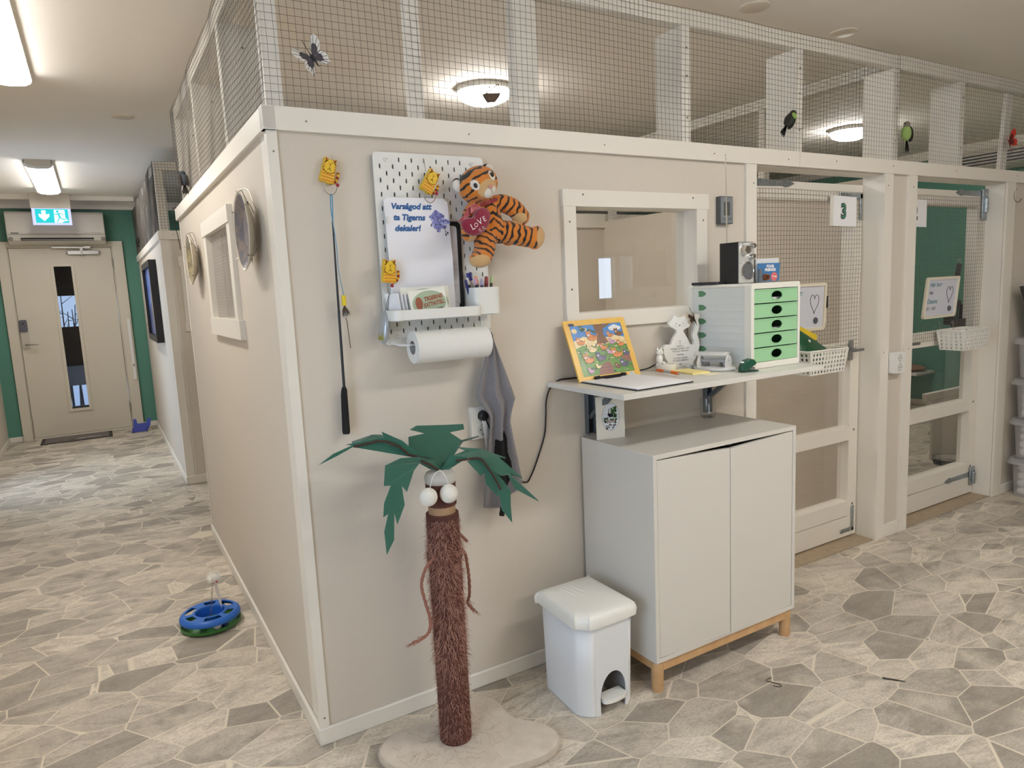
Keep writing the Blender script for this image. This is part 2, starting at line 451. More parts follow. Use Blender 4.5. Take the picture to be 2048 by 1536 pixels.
# gate casings
trim(MB().box(1.849, 1.911, -0.012, 0.0, 0.0, 1.797), 'white upright casing board left of the gate marked 3', screws_at=[(1.893, -0.012, 1.72)], nrm=(0, -1, 0))
trim(MB().box(2.794, 2.862, -0.012, 0.0, 0.0, 1.797), 'white upright board on the left edge of the pillar between the gates', screws_at=[(2.82, -0.012, 1.74), (2.82, -0.012, 0.95)], nrm=(0, -1, 0))
trim(MB().box(2.992, 3.063, -0.012, 0.0, 0.0, 1.797), 'white upright board on the right edge of the pillar between the gates', screws_at=[(3.03, -0.012, 1.74), (3.03, -0.012, 0.95)], nrm=(0, -1, 0))
trim(MB().box(2.862, 2.992, -0.011, 0.0, 0.0, 0.065), 'white foot board across the pillar between the gates')
trim(MB().box(3.940, 4.035, -0.012, 0.0, 0.0, 1.797), 'white upright casing board right of the second gate')
THR = M('threshold_vinyl', (158, 140, 116), 0.5, var=(30, (178, 160, 134), 0.3))
trim(MB().box(1.911, 2.794, 0.0, 0.14, 0.0, 0.004), 'wood-brown threshold under the gate marked 3').data.materials[0] = THR
trim(MB().box(3.063, 3.935, 0.0, 0.14, 0.0, 0.004), 'wood-brown threshold under the second gate').data.materials[0] = THR
# ceiling strip and cornice at the corridor end
trim(MB().box(-1.36, 0.0, 6.19, 6.235, 2.385, CZ), 'pale wooden strip across the corridor ceiling before the exit sign wall')
trim(MB().box(-1.36, 6.5, 6.595, 6.64, 2.345, CZ), 'white cornice on top of the green corridor wall')
trim(MB().box(6.44, 6.5, -4.6, 6.6, 2.35, CZ), 'white cornice on top of the green end wall')

def base(bx, side, label):
    struct(MB().box(*bx), 'baseboard_' + side, TRIM, label, 'baseboard', bevel=0.004)
base((-0.012, 1.849, -0.012, 0.0, 0, 0.055), 'front', 'white baseboard under the pegboard wall')
base((4.035, 6.5, -0.012, 0.0, 0, 0.055), 'right', 'white baseboard behind the stack of plastic boxes')
base((-0.012, 0.0, 0.0, 2.31, 0, 0.055), 'left', 'white baseboard along the corridor board wall')
base((-0.012, 0.0, 3.588, 6.62, 0, 0.055), 'block_left', 'white baseboard along the far block beside the corridor')
base((0.0, 6.5, 3.588, 3.60, 0, 0.065), 'block_front', 'white baseboard of the narrow end wall of the far block')
base((-1.36, -1.235, 6.628, 6.64, 0, 0.055), 'far_left', 'short white baseboard left of the corridor end door')
base((-0.135, 0.0, 6.628, 6.64, 0, 0.055), 'far_right', 'short white baseboard right of the corridor end door')
base((-1.36, -1.348, -4.6, 6.62, 0, 0.055), 'corridor', 'white baseboard along the left corridor wall')
base((0.06, 2.90, 2.228, 2.24, 0, 0.055), 'back', 'white baseboard inside the first room')
base((6.488, 6.5, 0.1, 2.24, 0, 0.055), 'end', 'white baseboard on the green end wall')

# ---- window_1: interior window above the shelf
GLASS = PANE('window_glass', (0.93, 0.94, 0.93), 1.25)
g = thing('window_1', 'interior window with white board frame above the shelf', 'window', (1.28, 0, 1.2), kind='structure')
def frame_boards(par, boards, mat=(TRIM, SCREW), sc=None, nrm=None):
    for i, bx in enumerate(boards):
        q = MB().box(*bx)
        if sc: screws(q, sc[i], nrm, 1, 0.0035)
        q.build('frame_board', list(mat), par)
frame_boards(g, [(0.945, 1.634, -0.016, 0, 1.612, 1.668), (0.948, 1.000, -0.014, 0, 1.246, 1.612), (1.571, 1.626, -0.014, 0, 1.246, 1.612), (0.948, 1.630, -0.016, 0, 1.190, 1.246)],
             sc=[[(1.03, -0.016, 1.652), (1.55, -0.016, 1.652)], [(0.972, -0.014, 1.56), (0.972, -0.014, 1.33)], [(1.605, -0.014, 1.57)], []], nrm=(0, -1, 0))
MB().plate([(1.0, 1.245), (1.57, 1.245), (1.57, 1.612), (1.0, 1.612)], (0, 0.055, 0), XZ, 0.0).build('pane', GLASS, g, smooth=0)

# ---- window_2: mesh window in the corridor board wall
def grid_mesh(o, u, v, W, Hh, pitch, r, m=0, wob=0.0015, b=None, seg=0.16, sides=3):
    """Welded wire mesh spanned by u,v from o."""
    b = b or MB(); o = V(o); n = u.cross(v)
    def wav(a, c): return n * (wob * 2.2 * math.sin(a * 7.3 + c * 3.1) + wob * math.sin(a * 19 + c * 11)) + v * (wob * 0.9 * math.sin(a * 9 + 5)) + u * (wob * 0.9 * math.sin(c * 11 + a * 2))
    nu = int(round(W / pitch)); nv = int(round(Hh / pitch))
    for i in range(nu + 1):
        a = W * i / nu; k = max(2, int(Hh / seg) + 1)
        b.tube([o + u * a + v * (Hh * j / k) + wav(a, Hh * j / k) for j in range(k + 1)], r, sides, m, caps=False)
    for i in range(nv + 1):
        c = Hh * i / nv; k = max(2, int(W / seg) + 1)
        b.tube([o + u * (W * j / k) + v * c + wav(W * j / k, c) for j in range(k + 1)], r, sides, m, caps=False)
    return b
X1, Y1, Z1 = V((1, 0, 0)), V((0, 1, 0)), V((0, 0, 1))
g = thing('window_2', 'mesh-covered opening with white board frame between the hanging plates', 'window', (0, 1.0, 1.2), kind='structure')
frame_boards(g, [(-0.020, 0, 0.655, 1.352, 1.622, 1.682), (-0.016, 0, 1.270, 1.335, 1.276, 1.622), (-0.016, 0, 0.655, 0.718, 1.276, 1.622), (-0.020, 0, 0.618, 1.342, 1.205, 1.276)])
grid_mesh((0.006, 0.71, 1.27), Y1, Z1, 0.565, 0.36, 0.0126, 0.0007, wob=0.0004).build('wire_mesh', WIRE2, g, smooth=0, recalc=False)
grid_mesh((0.045, 0.71, 1.27), Y1, Z1, 0.565, 0.36, 0.0126, 0.0007, wob=0.0006).build('wire_mesh', WIRE2, g, smooth=0, recalc=False)
# ---- windows of the far block
g = thing('window_3', 'small framed opening beyond the black picture on the far block', 'window', (0, 5.88, 1.2), kind='structure')
frame_boards(g, [(-0.016, 0, 5.64, 6.11, 1.61, 1.665), (-0.014, 0, 6.05, 6.10, 1.21, 1.61), (-0.014, 0, 5.65, 5.70, 1.21, 1.61), (-0.016, 0, 5.64, 6.11, 1.155, 1.21)])
MB().plate([(5.70, 1.21), (6.05, 1.21), (6.05, 1.61), (5.70, 1.61)], (0.03, 0, 0), (Y1, Z1), 0).build('pane', GLASS, g, smooth=0)
g = thing('window_4', 'white board frame on the narrow end wall of the far block', 'window', (0.45, 3.6, 1.15), kind='structure')
frame_boards(g, [(0.098, 0.80, 3.584, 3.6, 1.605, 1.675), (0.105, 0.155, 3.586, 3.6, 1.20, 1.605), (0.745, 0.795, 3.586, 3.6, 1.20, 1.605), (0.098, 0.80, 3.584, 3.6, 1.135, 1.20)],
             sc=[[], [(0.13, 3.586, 1.54), (0.13, 3.586, 1.28)], [], []], nrm=(0, -1, 0))
MB().plate([(0.155, 1.20), (0.745, 1.20), (0.745, 1.605), (0.155, 1.605)], (0, 3.63, 0), XZ, 0).build('pane', GLASS, g, smooth=0)
# ---- outside windows that let the daylight in
def outside_window(nm, label, o, uv, x0, x1, z0, z1):
    g = thing(nm, label, 'window', V(o) + uv[0] * (x0 + x1) / 2 + uv[1] * z0, kind='structure')
    MB().plate([(x0 - 0.06, z0 - 0.06), (x1 + 0.06, z0 - 0.06), (x1 + 0.06, z1 + 0.06), (x0 - 0.06, z1 + 0.06)], V(o) + uv[0].cross(uv[1]) * 0.012, uv, 0.05,
               holes=[[(x0, z0), (x1, z0), (x1, z1), (x0, z1)]]).build('window_frame', TRIM, g)
    MB().plate([(x0, z0), (x1, z0), (x1, z1), (x0, z1)], V(o) - uv[0].cross(uv[1]) * 0.05, uv, 0.0).build('pane', GLASS, g, smooth=0)
outside_window('window_5', 'large daylight window in the left hall wall', (-1.36, 0, 0), (Y1, Z1), -2.3, -0.8, 0.5, 2.0)
outside_window('window_6', 'glazed side exit half way along the corridor', (-1.36, 0, 0), (Y1, Z1), 3.85, 4.75, 0.15, 1.95)
g = thing('window_7', 'small daylight window reflected in the interior window', 'window', (4.96, -4.6, 1.15), kind='structure')
MB().plate([(4.62, 1.09), (5.30, 1.09), (5.30, 1.71), (4.62, 1.71)], (0, -4.55, 0), XZ, 0.05, holes=[[(4.68, 1.15), (4.93, 1.15), (4.93, 1.65), (4.68, 1.65)], [(4.99, 1.15), (5.24, 1.15), (5.24, 1.65), (4.99, 1.65)]]).build('window_frame', TRIM, g)
MB().plate([(4.68, 1.15), (5.24, 1.15), (5.24, 1.65), (4.68, 1.65)], (0, -4.65, 0), XZ, 0).build('pane', GLASS, g, smooth=0)

# ---- door_1 at the end of the corridor
DOORP = M('cream_door_paint', (206, 198, 182), 0.5, bump=(120, 0.03))
g = thing('door_1', 'cream corridor end door with a narrow glass strip', 'door', (-0.7, 6.62, 0), kind='structure')
b = MB().plate([(-1.14, 0.025), (-0.248, 0.025), (-0.248, 1.955), (-1.14, 1.955)], (0, 6.625, 0), XZ, 0.045, holes=[[(-0.782, 0.283), (-0.622, 0.283), (-0.622, 1.772), (-0.782, 1.772)]])
b.build('door_leaf', DOORP, g, bevel=0.002)
b = MB().plate(rrect(-0.808, -0.596, 0.257, 1.798, 0.004, 1), (0, 6.612, 0), XZ, 0.013, holes=[[(-0.778, 0.287), (-0.626, 0.287), (-0.626, 1.768), (-0.778, 1.768)]])
b.build('glazing_bead', DOORP, g, bevel=0.002)
MB().plate([(-0.782, 0.283), (-0.622, 0.283), (-0.622, 1.772), (-0.782, 1.772)], (0, 6.645, 0), XZ, 0).build('glass_strip', PANE('door_glass', (0.82, 0.86, 0.9), 1.0), g, smooth=0)
b = MB()
b.box(-1.235, -1.15, 6.60, 6.64, 0, 2.02).box(-0.235, -0.135, 6.60, 6.64, 0, 2.02).box(-1.15, -0.235, 6.60, 6.64, 1.965, 2.02)
b.box(-1.1495, -1.143, 6.607, 6.70, 0.0, 1.9645).box(-0.2445, -0.2355, 6.607, 6.70, 0.0, 1.9645).box(-1.1425, -0.245, 6.607, 6.70, 1.958, 1.9645).box(-1.1425, -0.245, 6.604, 6.70, 0.0, 0.022)
b.build('door_frame', DOORP, g, bevel=0.003)
b = MB().plate(rrect(-1.132, -1.07, 0.955, 1.235, 0.01), (0, 6.612, 0), XZ, 0.015)
lk = b.build('lock_plate', M('grey_lock_plate', (196, 190, 178), 0.35, 0.5), g, bevel=0.002)
b = MB().plate(rrect(-1.134, -1.068, 1.12, 1.242, 0.014), (0, 6.598, 0), XZ, 0.018)
b.tube([(-1.101, 6.598, 1.205), (-1.101, 6.594, 1.205)], 0.008, 12, 1)
b.build('code_lock', [M('dark_grey_plastic', (88, 88, 98), 0.4), BLACK], g, bevel=0.003, label='dark grey code lock')
b = MB().tube([(-1.10, 6.612, 0.990), (-1.10, 6.57, 0.990), (-1.085, 6.562, 0.990), (-0.99, 6.562, 0.990)], 0.008, 10)
b.build('door_handle', STEEL, g, label='steel lever handle')
b = MB()
b.box(-0.64, -0.36, 6.585, 6.625, 1.885, 1.925)
b.tube([(-0.515, 6.60, 1.935), (-0.515, 6.60, 1.875)], 0.017, 14)
b.tube([(-0.36, 6.605, 1.905), (-0.345, 6.605, 1.905)], 0.012, 12).tube([(-0.64, 6.605, 1.905), (-0.655, 6.605, 1.905)], 0.012, 12)
b.build('door_closer', STEEL, g, bevel=0.003, label='steel door closer')
MB().box(-0.53, -0.50, 6.58, 6.60, 1.925, 1.955).obox((-0.63, 6.582, 1.957), (0.29, 0.012, 0.016), Matrix.Rotation(R(1), 3, 'Y')).box(-0.50, -0.43, 6.585, 6.60, 1.945, 1.972).build('closer_arm', STEEL, g, bevel=0.002)
MB().tube([(-0.247, 6.598, 1.75), (-0.247, 6.598, 1.84)], 0.006, 10).tube([(-0.247, 6.598, 0.2), (-0.247, 6.598, 0.29)], 0.006, 10).build('hinge', STEEL, g)
b = MB().plate(rrect(-0.178, -0.150, 0.54, 1.20, 0.012), (0, 6.582, 0), XZ, 0.0175)
b.box(-0.168, -0.160, 6.5805, 6.583, 0.68, 0.71, 1)
b.build('cable_loop_cover', [PLAST, BLACK], g, bevel=0.003, label='long white cover strip on the door casing')

# ---- the porch behind the glass strip
PORCH = M('dark_porch_boards', (44, 46, 50), 0.8)
b = MB()
b.plate([(-2.2, -0.1), (1.2, -0.1), (1.2, 2.4), (-2.2, 2.4)], (0, 9.0, 0), XZ, 0.06, holes=[[(-1.6, 1.09), (0.6, 1.09), (0.6, 1.50), (-1.6, 1.50)], [(-1.6, 0.02), (0.6, 0.02), (0.6, 0.305), (-1.6, 0.305)]])
b.box(-2.2, -2.15, 6.76, 9.0, -0.1, 2.4).box(1.15, 1.2, 6.76, 9.0, -0.1, 2.4).box(-2.2, 1.2, 6.76, 9.06, 2.35, 2.4).box(-2.2, 1.2, 6.76, 9.06, -0.15, -0.02)
struct(b, 'wall_porch', PORCH, 'dark porch behind the narrow glass strip of the corridor door', 'porch', smooth=0)
struct(MB().box(-1.9, 0.9, 8.86, 8.9, 0.315, 0.575), 'trim_99', M('pale_porch_panel', (196, 206, 226), 0.7), 'pale panel in the porch behind the door glass', 'panel', smooth=0)
tag(MB().box(-12, 12, 9.5, 40, -0.35, -0.3).build('snow', M('snow', (235, 240, 250), 0.9, bump=(3, 0.6)), label='snowy ground outside seen through the lowest part of the door glass', cat='snow', smooth=0), kind='structure')

rb = random.Random(4); b = MB()
for i in range(16):
    x = -1.75 + 0.07 * i + rb.uniform(-.03, .03); p = V((x, 11.0, -0.3)); q = V((x + rb.uniform(-.2, .2), 11.0 + rb.uniform(-.2, .2), 1.25 + 0.45 * rb.random()))
    b.tube([p, p.lerp(q, 0.5) + V((rb.uniform(-.05, .05), 0, 0)), q], [0.02, 0.014, 0.006], 5)
    for k in range(5):
        s_ = p.lerp(q, 0.55 + 0.09 * k); b.tube([s_, s_ + V((rb.uniform(-.22, .22), rb.uniform(-.1, .1), rb.uniform(.02, .16)))], [0.008, 0.003], 4)
b.build('bare_shrub', M('dark_twigs', (46, 50, 52), 0.9), label='dark bare shrub outside, seen through the glass strip of the corridor door', cat='shrub', smooth=0)

# ---- ceiling joint discs
DISC = M('ceiling_disc', (214, 204, 186), 0.5)
def disc(x, y, r, label):
    MB().lathe([(0.0001, 0), (r * 0.9, 0), (r, 0.003), (r, 0.008)], (x, y, CZ - 0.008), n=28).build('ceiling_cover_disc', DISC, label=label, cat='cover disc', group='round cover discs on the ceiling')
disc(1.98, 0.06, 0.060, 'round cover disc on the ceiling, left of the two above the mesh fence')
disc(2.62, 0.10, 0.060, 'round cover disc on the ceiling, right of the two above the mesh fence')
disc(-0.195, 2.745, 0.062, 'round cover disc on the corridor ceiling between the two long lamps')
# ------------------------------------------------------------------ mesh fences on top of the walls
POSTM = M('painted_post', (222, 217, 207), 0.5, bump=(40, 0.05))
PITCH = 0.0199
def fence(label, loc): return thing('mesh_fence', label, 'fence', loc, group='mesh fences on top of the room walls')
Z0 = 1.857; ZR0, ZR1 = 2.275, 2.335
def post(par, bx, sc=()):
    q = MB().box(*bx)
    for p, nn in sc: screws(q, [p], nn, 1, 0.004)
    q.build('post', [POSTM, SCREW], par)
# along the front wall
f = fence('long wire mesh fence with white posts on top of the front wall', (2.2, 0.05, Z0))
for x0, x1, d in ((0.003, 0.048, 0.045), (0.42, 0.463, 0.03), (0.79, 0.876, 0.045), (1.516, 1.56, 0.14), (2.165, 2.21, 0.15), (2.865, 2.91, 0.15), (3.445, 3.49, 0.15)):
    post(f, (x0, x1, 0.003, 0.003 + d, Z0, ZR0), [(((x0 + x1) / 2 + 0.005, 0.003, z), (0, -1, 0)) for z in (1.95, 2.1, 2.2)] if x0 > 1 else ())
MB().obox((3.957, 0.026, 2.066), (0.058, 0.022, 0.41), Matrix.Rotation(R(6.6), 3, 'Y')).build('brace', POSTM, f)
MB().box(0.003, 2.89, 0.003, 0.048, ZR0, ZR1).build('top_rail', POSTM, f, bevel=0.002)
MB().box(2.892, 4.6, 0.003, 0.048, ZR0, ZR1 + 0.004).build('top_rail', POSTM, f, bevel=0.002)
grid_mesh((-0.004, -0.003, Z0), X1, Z1, 2.91, 0.478, PITCH, 0.00068).build('wire_mesh', WIRE, f, smooth=0, recalc=False)
grid_mesh((2.875, -0.006, Z0), X1, Z1, 1.72, 0.478, PITCH, 0.00068).build('wire_mesh', WIRE, f, smooth=0, recalc=False)
# along the corridor
f = fence('wire mesh fence on top of the corridor board wall above the plates', (0.05, 1.2, Z0))
for y0, d in ((0.62, 0.14), (1.36, 0.14), (2.05, 0.14)):
    post(f, (0.003, 0.003 + d, y0, y0 + 0.045, Z0, ZR0), [((0.08, y0, 2.2), (0, -1, 0))])
MB().box(0.003, 0.048, 0.05, 2.15, ZR0, ZR1).build('top_rail', POSTM, f, bevel=0.002)
MB().box(0.003, 0.3, 2.105, 2.15, ZR0, ZR1).build('top_rail', POSTM, f, bevel=0.002)
grid_mesh((-0.004, -0.004, Z0), Y1, Z1, 2.155, 0.478, PITCH, 0.0008, wob=0.002).build('wire_mesh', WIRE, f, smooth=0, recalc=False)
grid_mesh((-0.004, 2.153, Z0), X1, Z1, 1.4, 0.478, PITCH, 0.0008, wob=0.002, sides=3).build('wire_mesh', WIRE, f, smooth=0, recalc=False)
# on the partition between the two rooms
f = fence('wire mesh fence on the partition, running back from the front fence', (2.93, 1.2, Z0))
for y0 in (0.10, 0.775, 1.45, 2.15):
    post(f, (2.908, 2.953, y0, y0 + 0.045, 1.80, ZR0))
MB().box(2.908, 2.953, 0.10, 2.24, ZR0, ZR1).build('top_rail', POSTM, f, bevel=0.002)
grid_mesh((2.902, 0.10, 1.80), Y1, Z1, 2.1, 0.535, PITCH, 0.0008).build('wire_mesh', WIRE, f, smooth=0, recalc=False)
# far block
f = fence('wire mesh fence on top of the far block at the corridor end', (0.05, 5.0, Z0))
for y0, d in ((4.45, 0.14), (5.35, 0.14), (6.5, 0.14)):
    post(f, (0.003, 0.003 + d, y0, y0 + 0.045, Z0, ZR0))
post(f, (0.003, 0.055, 3.603, 3.655, Z0, ZR0))
MB().box(0.003, 0.048, 3.655, 6.6, ZR0, ZR1).build('top_rail', POSTM, f, bevel=0.002)
MB().box(0.003, 2.5, 3.603, 3.648, ZR0, ZR1).build('top_rail', POSTM, f, bevel=0.002)
grid_mesh((-0.004, 3.598, Z0), Y1, Z1, 3.0, 0.478, PITCH, 0.0009, wob=0.002, seg=0.3).build('wire_mesh', WIRE, f, smooth=0, recalc=False)
grid_mesh((-0.004, 3.598, Z0), X1, Z1, 1.6, 0.478, PITCH, 0.0009, wob=0.002, seg=0.3).build('wire_mesh', WIRE, f, smooth=0, recalc=False)

# ------------------------------------------------------------------ lamps
def long_lamp(x, y0, y1, label, along='y', sensor=False, z=CZ, mat=None):
    g = thing('ceiling_lamp', label, 'lamp', (x, (y0 + y1) / 2, z) if along == 'y' else ((y0 + y1) / 2, x, z), group='long ceiling lamps')
    def P(a, c, h): return (c, a, h) if along == 'y' else (a, c, h)
    w = 0.088
    prof = [(-w, -0.020), (-w, -0.030), (-w * 0.93, -0.044), (-w * 0.7, -0.055), (0, -0.061), (w * 0.7, -0.055), (w * 0.93, -0.044), (w, -0.030), (w, -0.020)]
    cp = [(-w * 1.03, 0), (-w * 1.03, -0.026), (-w * 1.005, -0.026), (-w * 1.005, -0.006), (w * 1.005, -0.006), (w * 1.005, -0.026), (w * 1.03, -0.026), (w * 1.03, 0)]
    MB().loft([[P(a, x + p[0], z + p[1]) for p in cp] for a in (y0 + 0.006, y1 - 0.006)], 0).build('housing', M('lamp_end_cap', (196, 188, 176), 0.5), g)
    ye = y0 + (0.05 if sensor else 0.012)
    MB().loft([[P(a, x + p[0], z + p[1]) for p in prof] for a in (ye, y1 - 0.012)], 0).build('diffuser', mat or LAMP, g)
    for a0, a1, k in ((y0, ye, 0), (y1 - 0.012, y1, 1)):
        b = MB(); prf = [(-w, 0)] + prof + [(w, 0)]; ins = [(p[0] * 0.93, p[1] * 0.8) for p in prf]
        first, last = (ins, [(p[0] * 1.035, p[1] * 1.02) for p in prf]) if k == 0 else ([(p[0] * 1.035, p[1] * 1.02) for p in prf], ins)
        b.loft([[P(a0, x + p[0], z + p[1]) for p in first], [P(a1, x + p[0], z + p[1]) for p in last]], 0)
        b.build('end_cap', M('lamp_end_cap', (196, 188, 176), 0.5), g)
    if sensor: MB().ell((x, y0 + 0.018, z - 0.046), (0.012, 0.008, 0.008)).build('sensor', PLAST, g)
long_lamp(-0.700, 4.28, 5.72, 'long glowing ceiling lamp further down the corridor, near the exit sign', sensor=True, mat=LAMPC)
long_lamp(-0.680, 0.45, 2.06, 'long glowing ceiling lamp nearest the viewer in the corridor', mat=LAMPC)
long_lamp(-1.75, 1.20, 2.70, 'long ceiling lamp over the hall in front of the shelf', along='x')
long_lamp(-3.60, 0.20, 1.70, 'long fill lamp added on the hall ceiling, unseen behind the viewer', along='x')  # unseen lamp, added as frontal fill for the front wall and ceiling
def dome(x, y, label):
    g = thing('dome_lamp', label, 'lamp', (x, y, CZ), group='round dome lamps on the room ceilings')
    MB().lathe([(0.150, 0), (0.152, -0.004), (0.152, -0.024), (0.148, -0.027), (0.146, -0.027)], (x, y, CZ), n=36).build('rim', M('lamp_rim', (222, 220, 214), 0.4), g)
    MB().lathe([(0.145, -0.024), (0.144, -0.036), (0.125, -0.062), (0.08, -0.082), (0.0001, -0.092)], (x, y, CZ), n=36).build('diffuser', EM('dome_diffuser', LAMP_W, 42), g)
dome(1.50, 1.48, 'round dome lamp behind the front fence above the plush tiger')
dome(4.66, 1.42, 'round dome lamp seen through the mesh above the second gate')
# ------------------------------------------------------------------ the two gates
GATEM = M('gate_paint', (222, 216, 205), 0.5, bump=(50, 0.06))
ACRYL = PANE('acrylic_pane', (0.90, 0.89, 0.87), 1.2)
def strap(par, a, d, L, z):
    """A zinc strap hinge lying on the gate at y=a, running from x d[0] towards d[1]."""
    x0, sgn = d; b = MB()
    b.plate([(x0, z - 0.016), (x0 + sgn * L * 0.75, z - 0.012), (x0 + sgn * L * 0.82, z - 0.018), (x0 + sgn * L * 0.9, z - 0.012), (x0 + sgn * L, z),
             (x0 + sgn * L * 0.9, z + 0.012), (x0 + sgn * L * 0.82, z + 0.018), (x0 + sgn * L * 0.75, z + 0.012), (x0, z + 0.016)][::1 if sgn > 0 else -1], (0, a, 0), XZ, 0.004)
    b.cyl((x0, a - 0.003, z - 0.02), (x0, a - 0.003, z + 0.02), 0.009, 12)
    screws(b, [(x0 + sgn * L * t, a, z) for t in (0.25, 0.5, 0.88)], (0, -1, 0), 0, 0.004)
    b.build('strap_hinge', ZINC, par)
def gate(nm, label, x0, x1):
    g = thing(nm, label, 'gate', ((x0 + x1) / 2, 0.10, 0.005), kind='structure')
    ya, yb = 0.095, 0.155
    def pt(n, *bx, sc=()):
        b = MB().box(*bx); screws(b, [(p[0], ya, p[1]) for p in sc], (0, -1, 0), 1, 0.006)
        b.build(n, [GATEM, SCREW], g)
    pt('stile', x0, x0 + 0.07, ya, yb, 0.02, 1.755); pt('stile', x1 - 0.07, x1, ya, yb, 0.02, 1.755, sc=[(x1 - 0.03, 0.965), (x1 - 0.03, 0.56), (x1 - 0.03, 0.175)])
    i0, i1 = x0 + 0.07, x1 - 0.07
    pt('rail', i0, i1, ya, yb, 1.675, 1.755); pt('rail', i0, i1, ya, yb, 0.925, 0.998); xm = i0 + (i1 - i0) * 0.46
    pt('rail', i0, i1, ya - 0.002, yb, 0.512, 0.576, sc=[(xm, 0.545), (i1 - 0.02, 0.55)]); pt('rail', i0, i1, ya - 0.002, yb, 0.118, 0.195, sc=[(xm, 0.155)])
    pt('foot_board', x0, x1, ya - 0.001, yb - 0.02, 0.012, 0.114)
    for z0, z1 in ((0.576, 0.925), (0.195, 0.512)):
        MB().plate([(i0, z0), (i1, z0), (i1, z1), (i0, z1)], (0, 0.135, 0), XZ, 0).build('pane', ACRYL, g, smooth=0)
    grid_mesh((x0 + 0.012, 0.088, 0.955), X1, Z1, x1 - x0 - 0.03, 0.765, PITCH, 0.0008, wob=0.0018).build('wire_mesh', WIRE, g, smooth=0, recalc=False)
    return g
g3 = gate('door_2', 'white timber gate with wire mesh and the number 3 sheet', 1.918, 2.788)
strap(g3, 0.091, (1.96, 1), 0.32, 1.745)
MB().box(2.60, 2.775, 0.085, 0.089, 1.69, 1.715).box(2.755, 2.775, 0.085, 0.089, 1.59, 1.715).build('angle_bracket', ZINC, g3, bevel=0.002)
MB().box(2.66, 2.765, 0.088, 0.092, 0.035, 0.055).box(2.745, 2.765, 0.088, 0.092, 0.035, 0.165).build('angle_bracket', ZINC, g3, bevel=0.004)
b = MB().plate(rrect(2.695, 2.725, 0.915, 1.015, 0.006), (0, 0.086, 0), XZ, 0.006)
b.tube([(2.71, 0.088, 0.968), (2.71, 0.05, 0.968), (2.70, 0.044, 0.968), (2.63, 0.044, 0.966)], 0.007, 10).tube([(2.71, 0.05, 0.968), (2.745, 0.046, 0.968)], 0.007, 10)
b.build('latch_handle', M('grey_latch', (150, 150, 150), 0.35, 0.9), g3)
g2 = gate('door_3', 'white timber gate with wire mesh in front of the green room', 3.068, 3.93)
strap(g2, 0.091, (3.925, -1), 0.31, 1.745)
strap(g2, 0.091, (3.925, -1), 0.31, 0.125)
MB().box(3.88, 3.93, 0.082, 0.09, 1.60, 1.77).cyl((3.905, 0.078, 1.64), (3.905, 0.078, 1.72), 0.012, 12).build('hinge_pin_plate', ZINC, g2, bevel=0.003)
MB().box(3.88, 3.93, 0.082, 0.09, 0.06, 0.17).cyl((3.905, 0.078, 0.07), (3.905, 0.078, 0.14), 0.012, 12).build('hinge_pin_plate', ZINC, g2, bevel=0.003)
b = MB().plate(rrect(3.115, 3.14, 0.915, 1.005, 0.006), (0, 0.086, 0), XZ, 0.006)
b.tube([(3.128, 0.088, 0.96), (3.128, 0.05, 0.96), (3.14, 0.044, 0.96), (3.225, 0.044, 0.958)], 0.008, 10)
b.build('latch_handle', M('grey_latch', (150, 150, 150), 0.35, 0.9), g2)

# number sheets
def number_sheet(x0, x1, z0, z1, ch, label):
    GR = M('number_green', (74, 132, 108), 0.7)
    g = thing('number_sheet', label, 'sign', ((x0 + x1) / 2, 0.08, z0))
    MB().plate([(x0, z0), (x1, z0 - 0.004), (x1 - 0.002, z1 - 0.004), (x0 + 0.002, z1)], (0, 0.078, 0), XZ, 0.002).plate([(x0 - 0.003, z0 + 0.001), (x0 + 0.022, z0), (x0 + 0.024, z1 - 0.002), (x0 - 0.001, z1 - 0.001)], (0, 0.0765, 0), XZ, 0.0015, m=1).build('sheet', [PAPER, M('clear_tape', (218, 214, 204), 0.3)], g, smooth=0)
    b = MB(); cx = (x0 + x1) / 2 + 0.0; cz = (z0 + z1) / 2 - 0.033
    b.text(ch, (cx, 0.0765, cz), XZ, 0.092, 0, bold=0.055, t=0.0004, sx=0.92); b.text(ch, (cx, 0.0765, cz), XZ, 0.092, 1, bold=0.015, t=0.0012, sx=0.92)
    b.build('numeral', [BLACK, GR], g, smooth=0)
number_sheet(2.515, 2.715, 1.562, 1.700, '3', 'white sheet with a green number 3 on the left gate')
number_sheet(3.10, 3.315, 1.562, 1.700, '2', 'white sheet with number 2, half hidden behind the pillar')

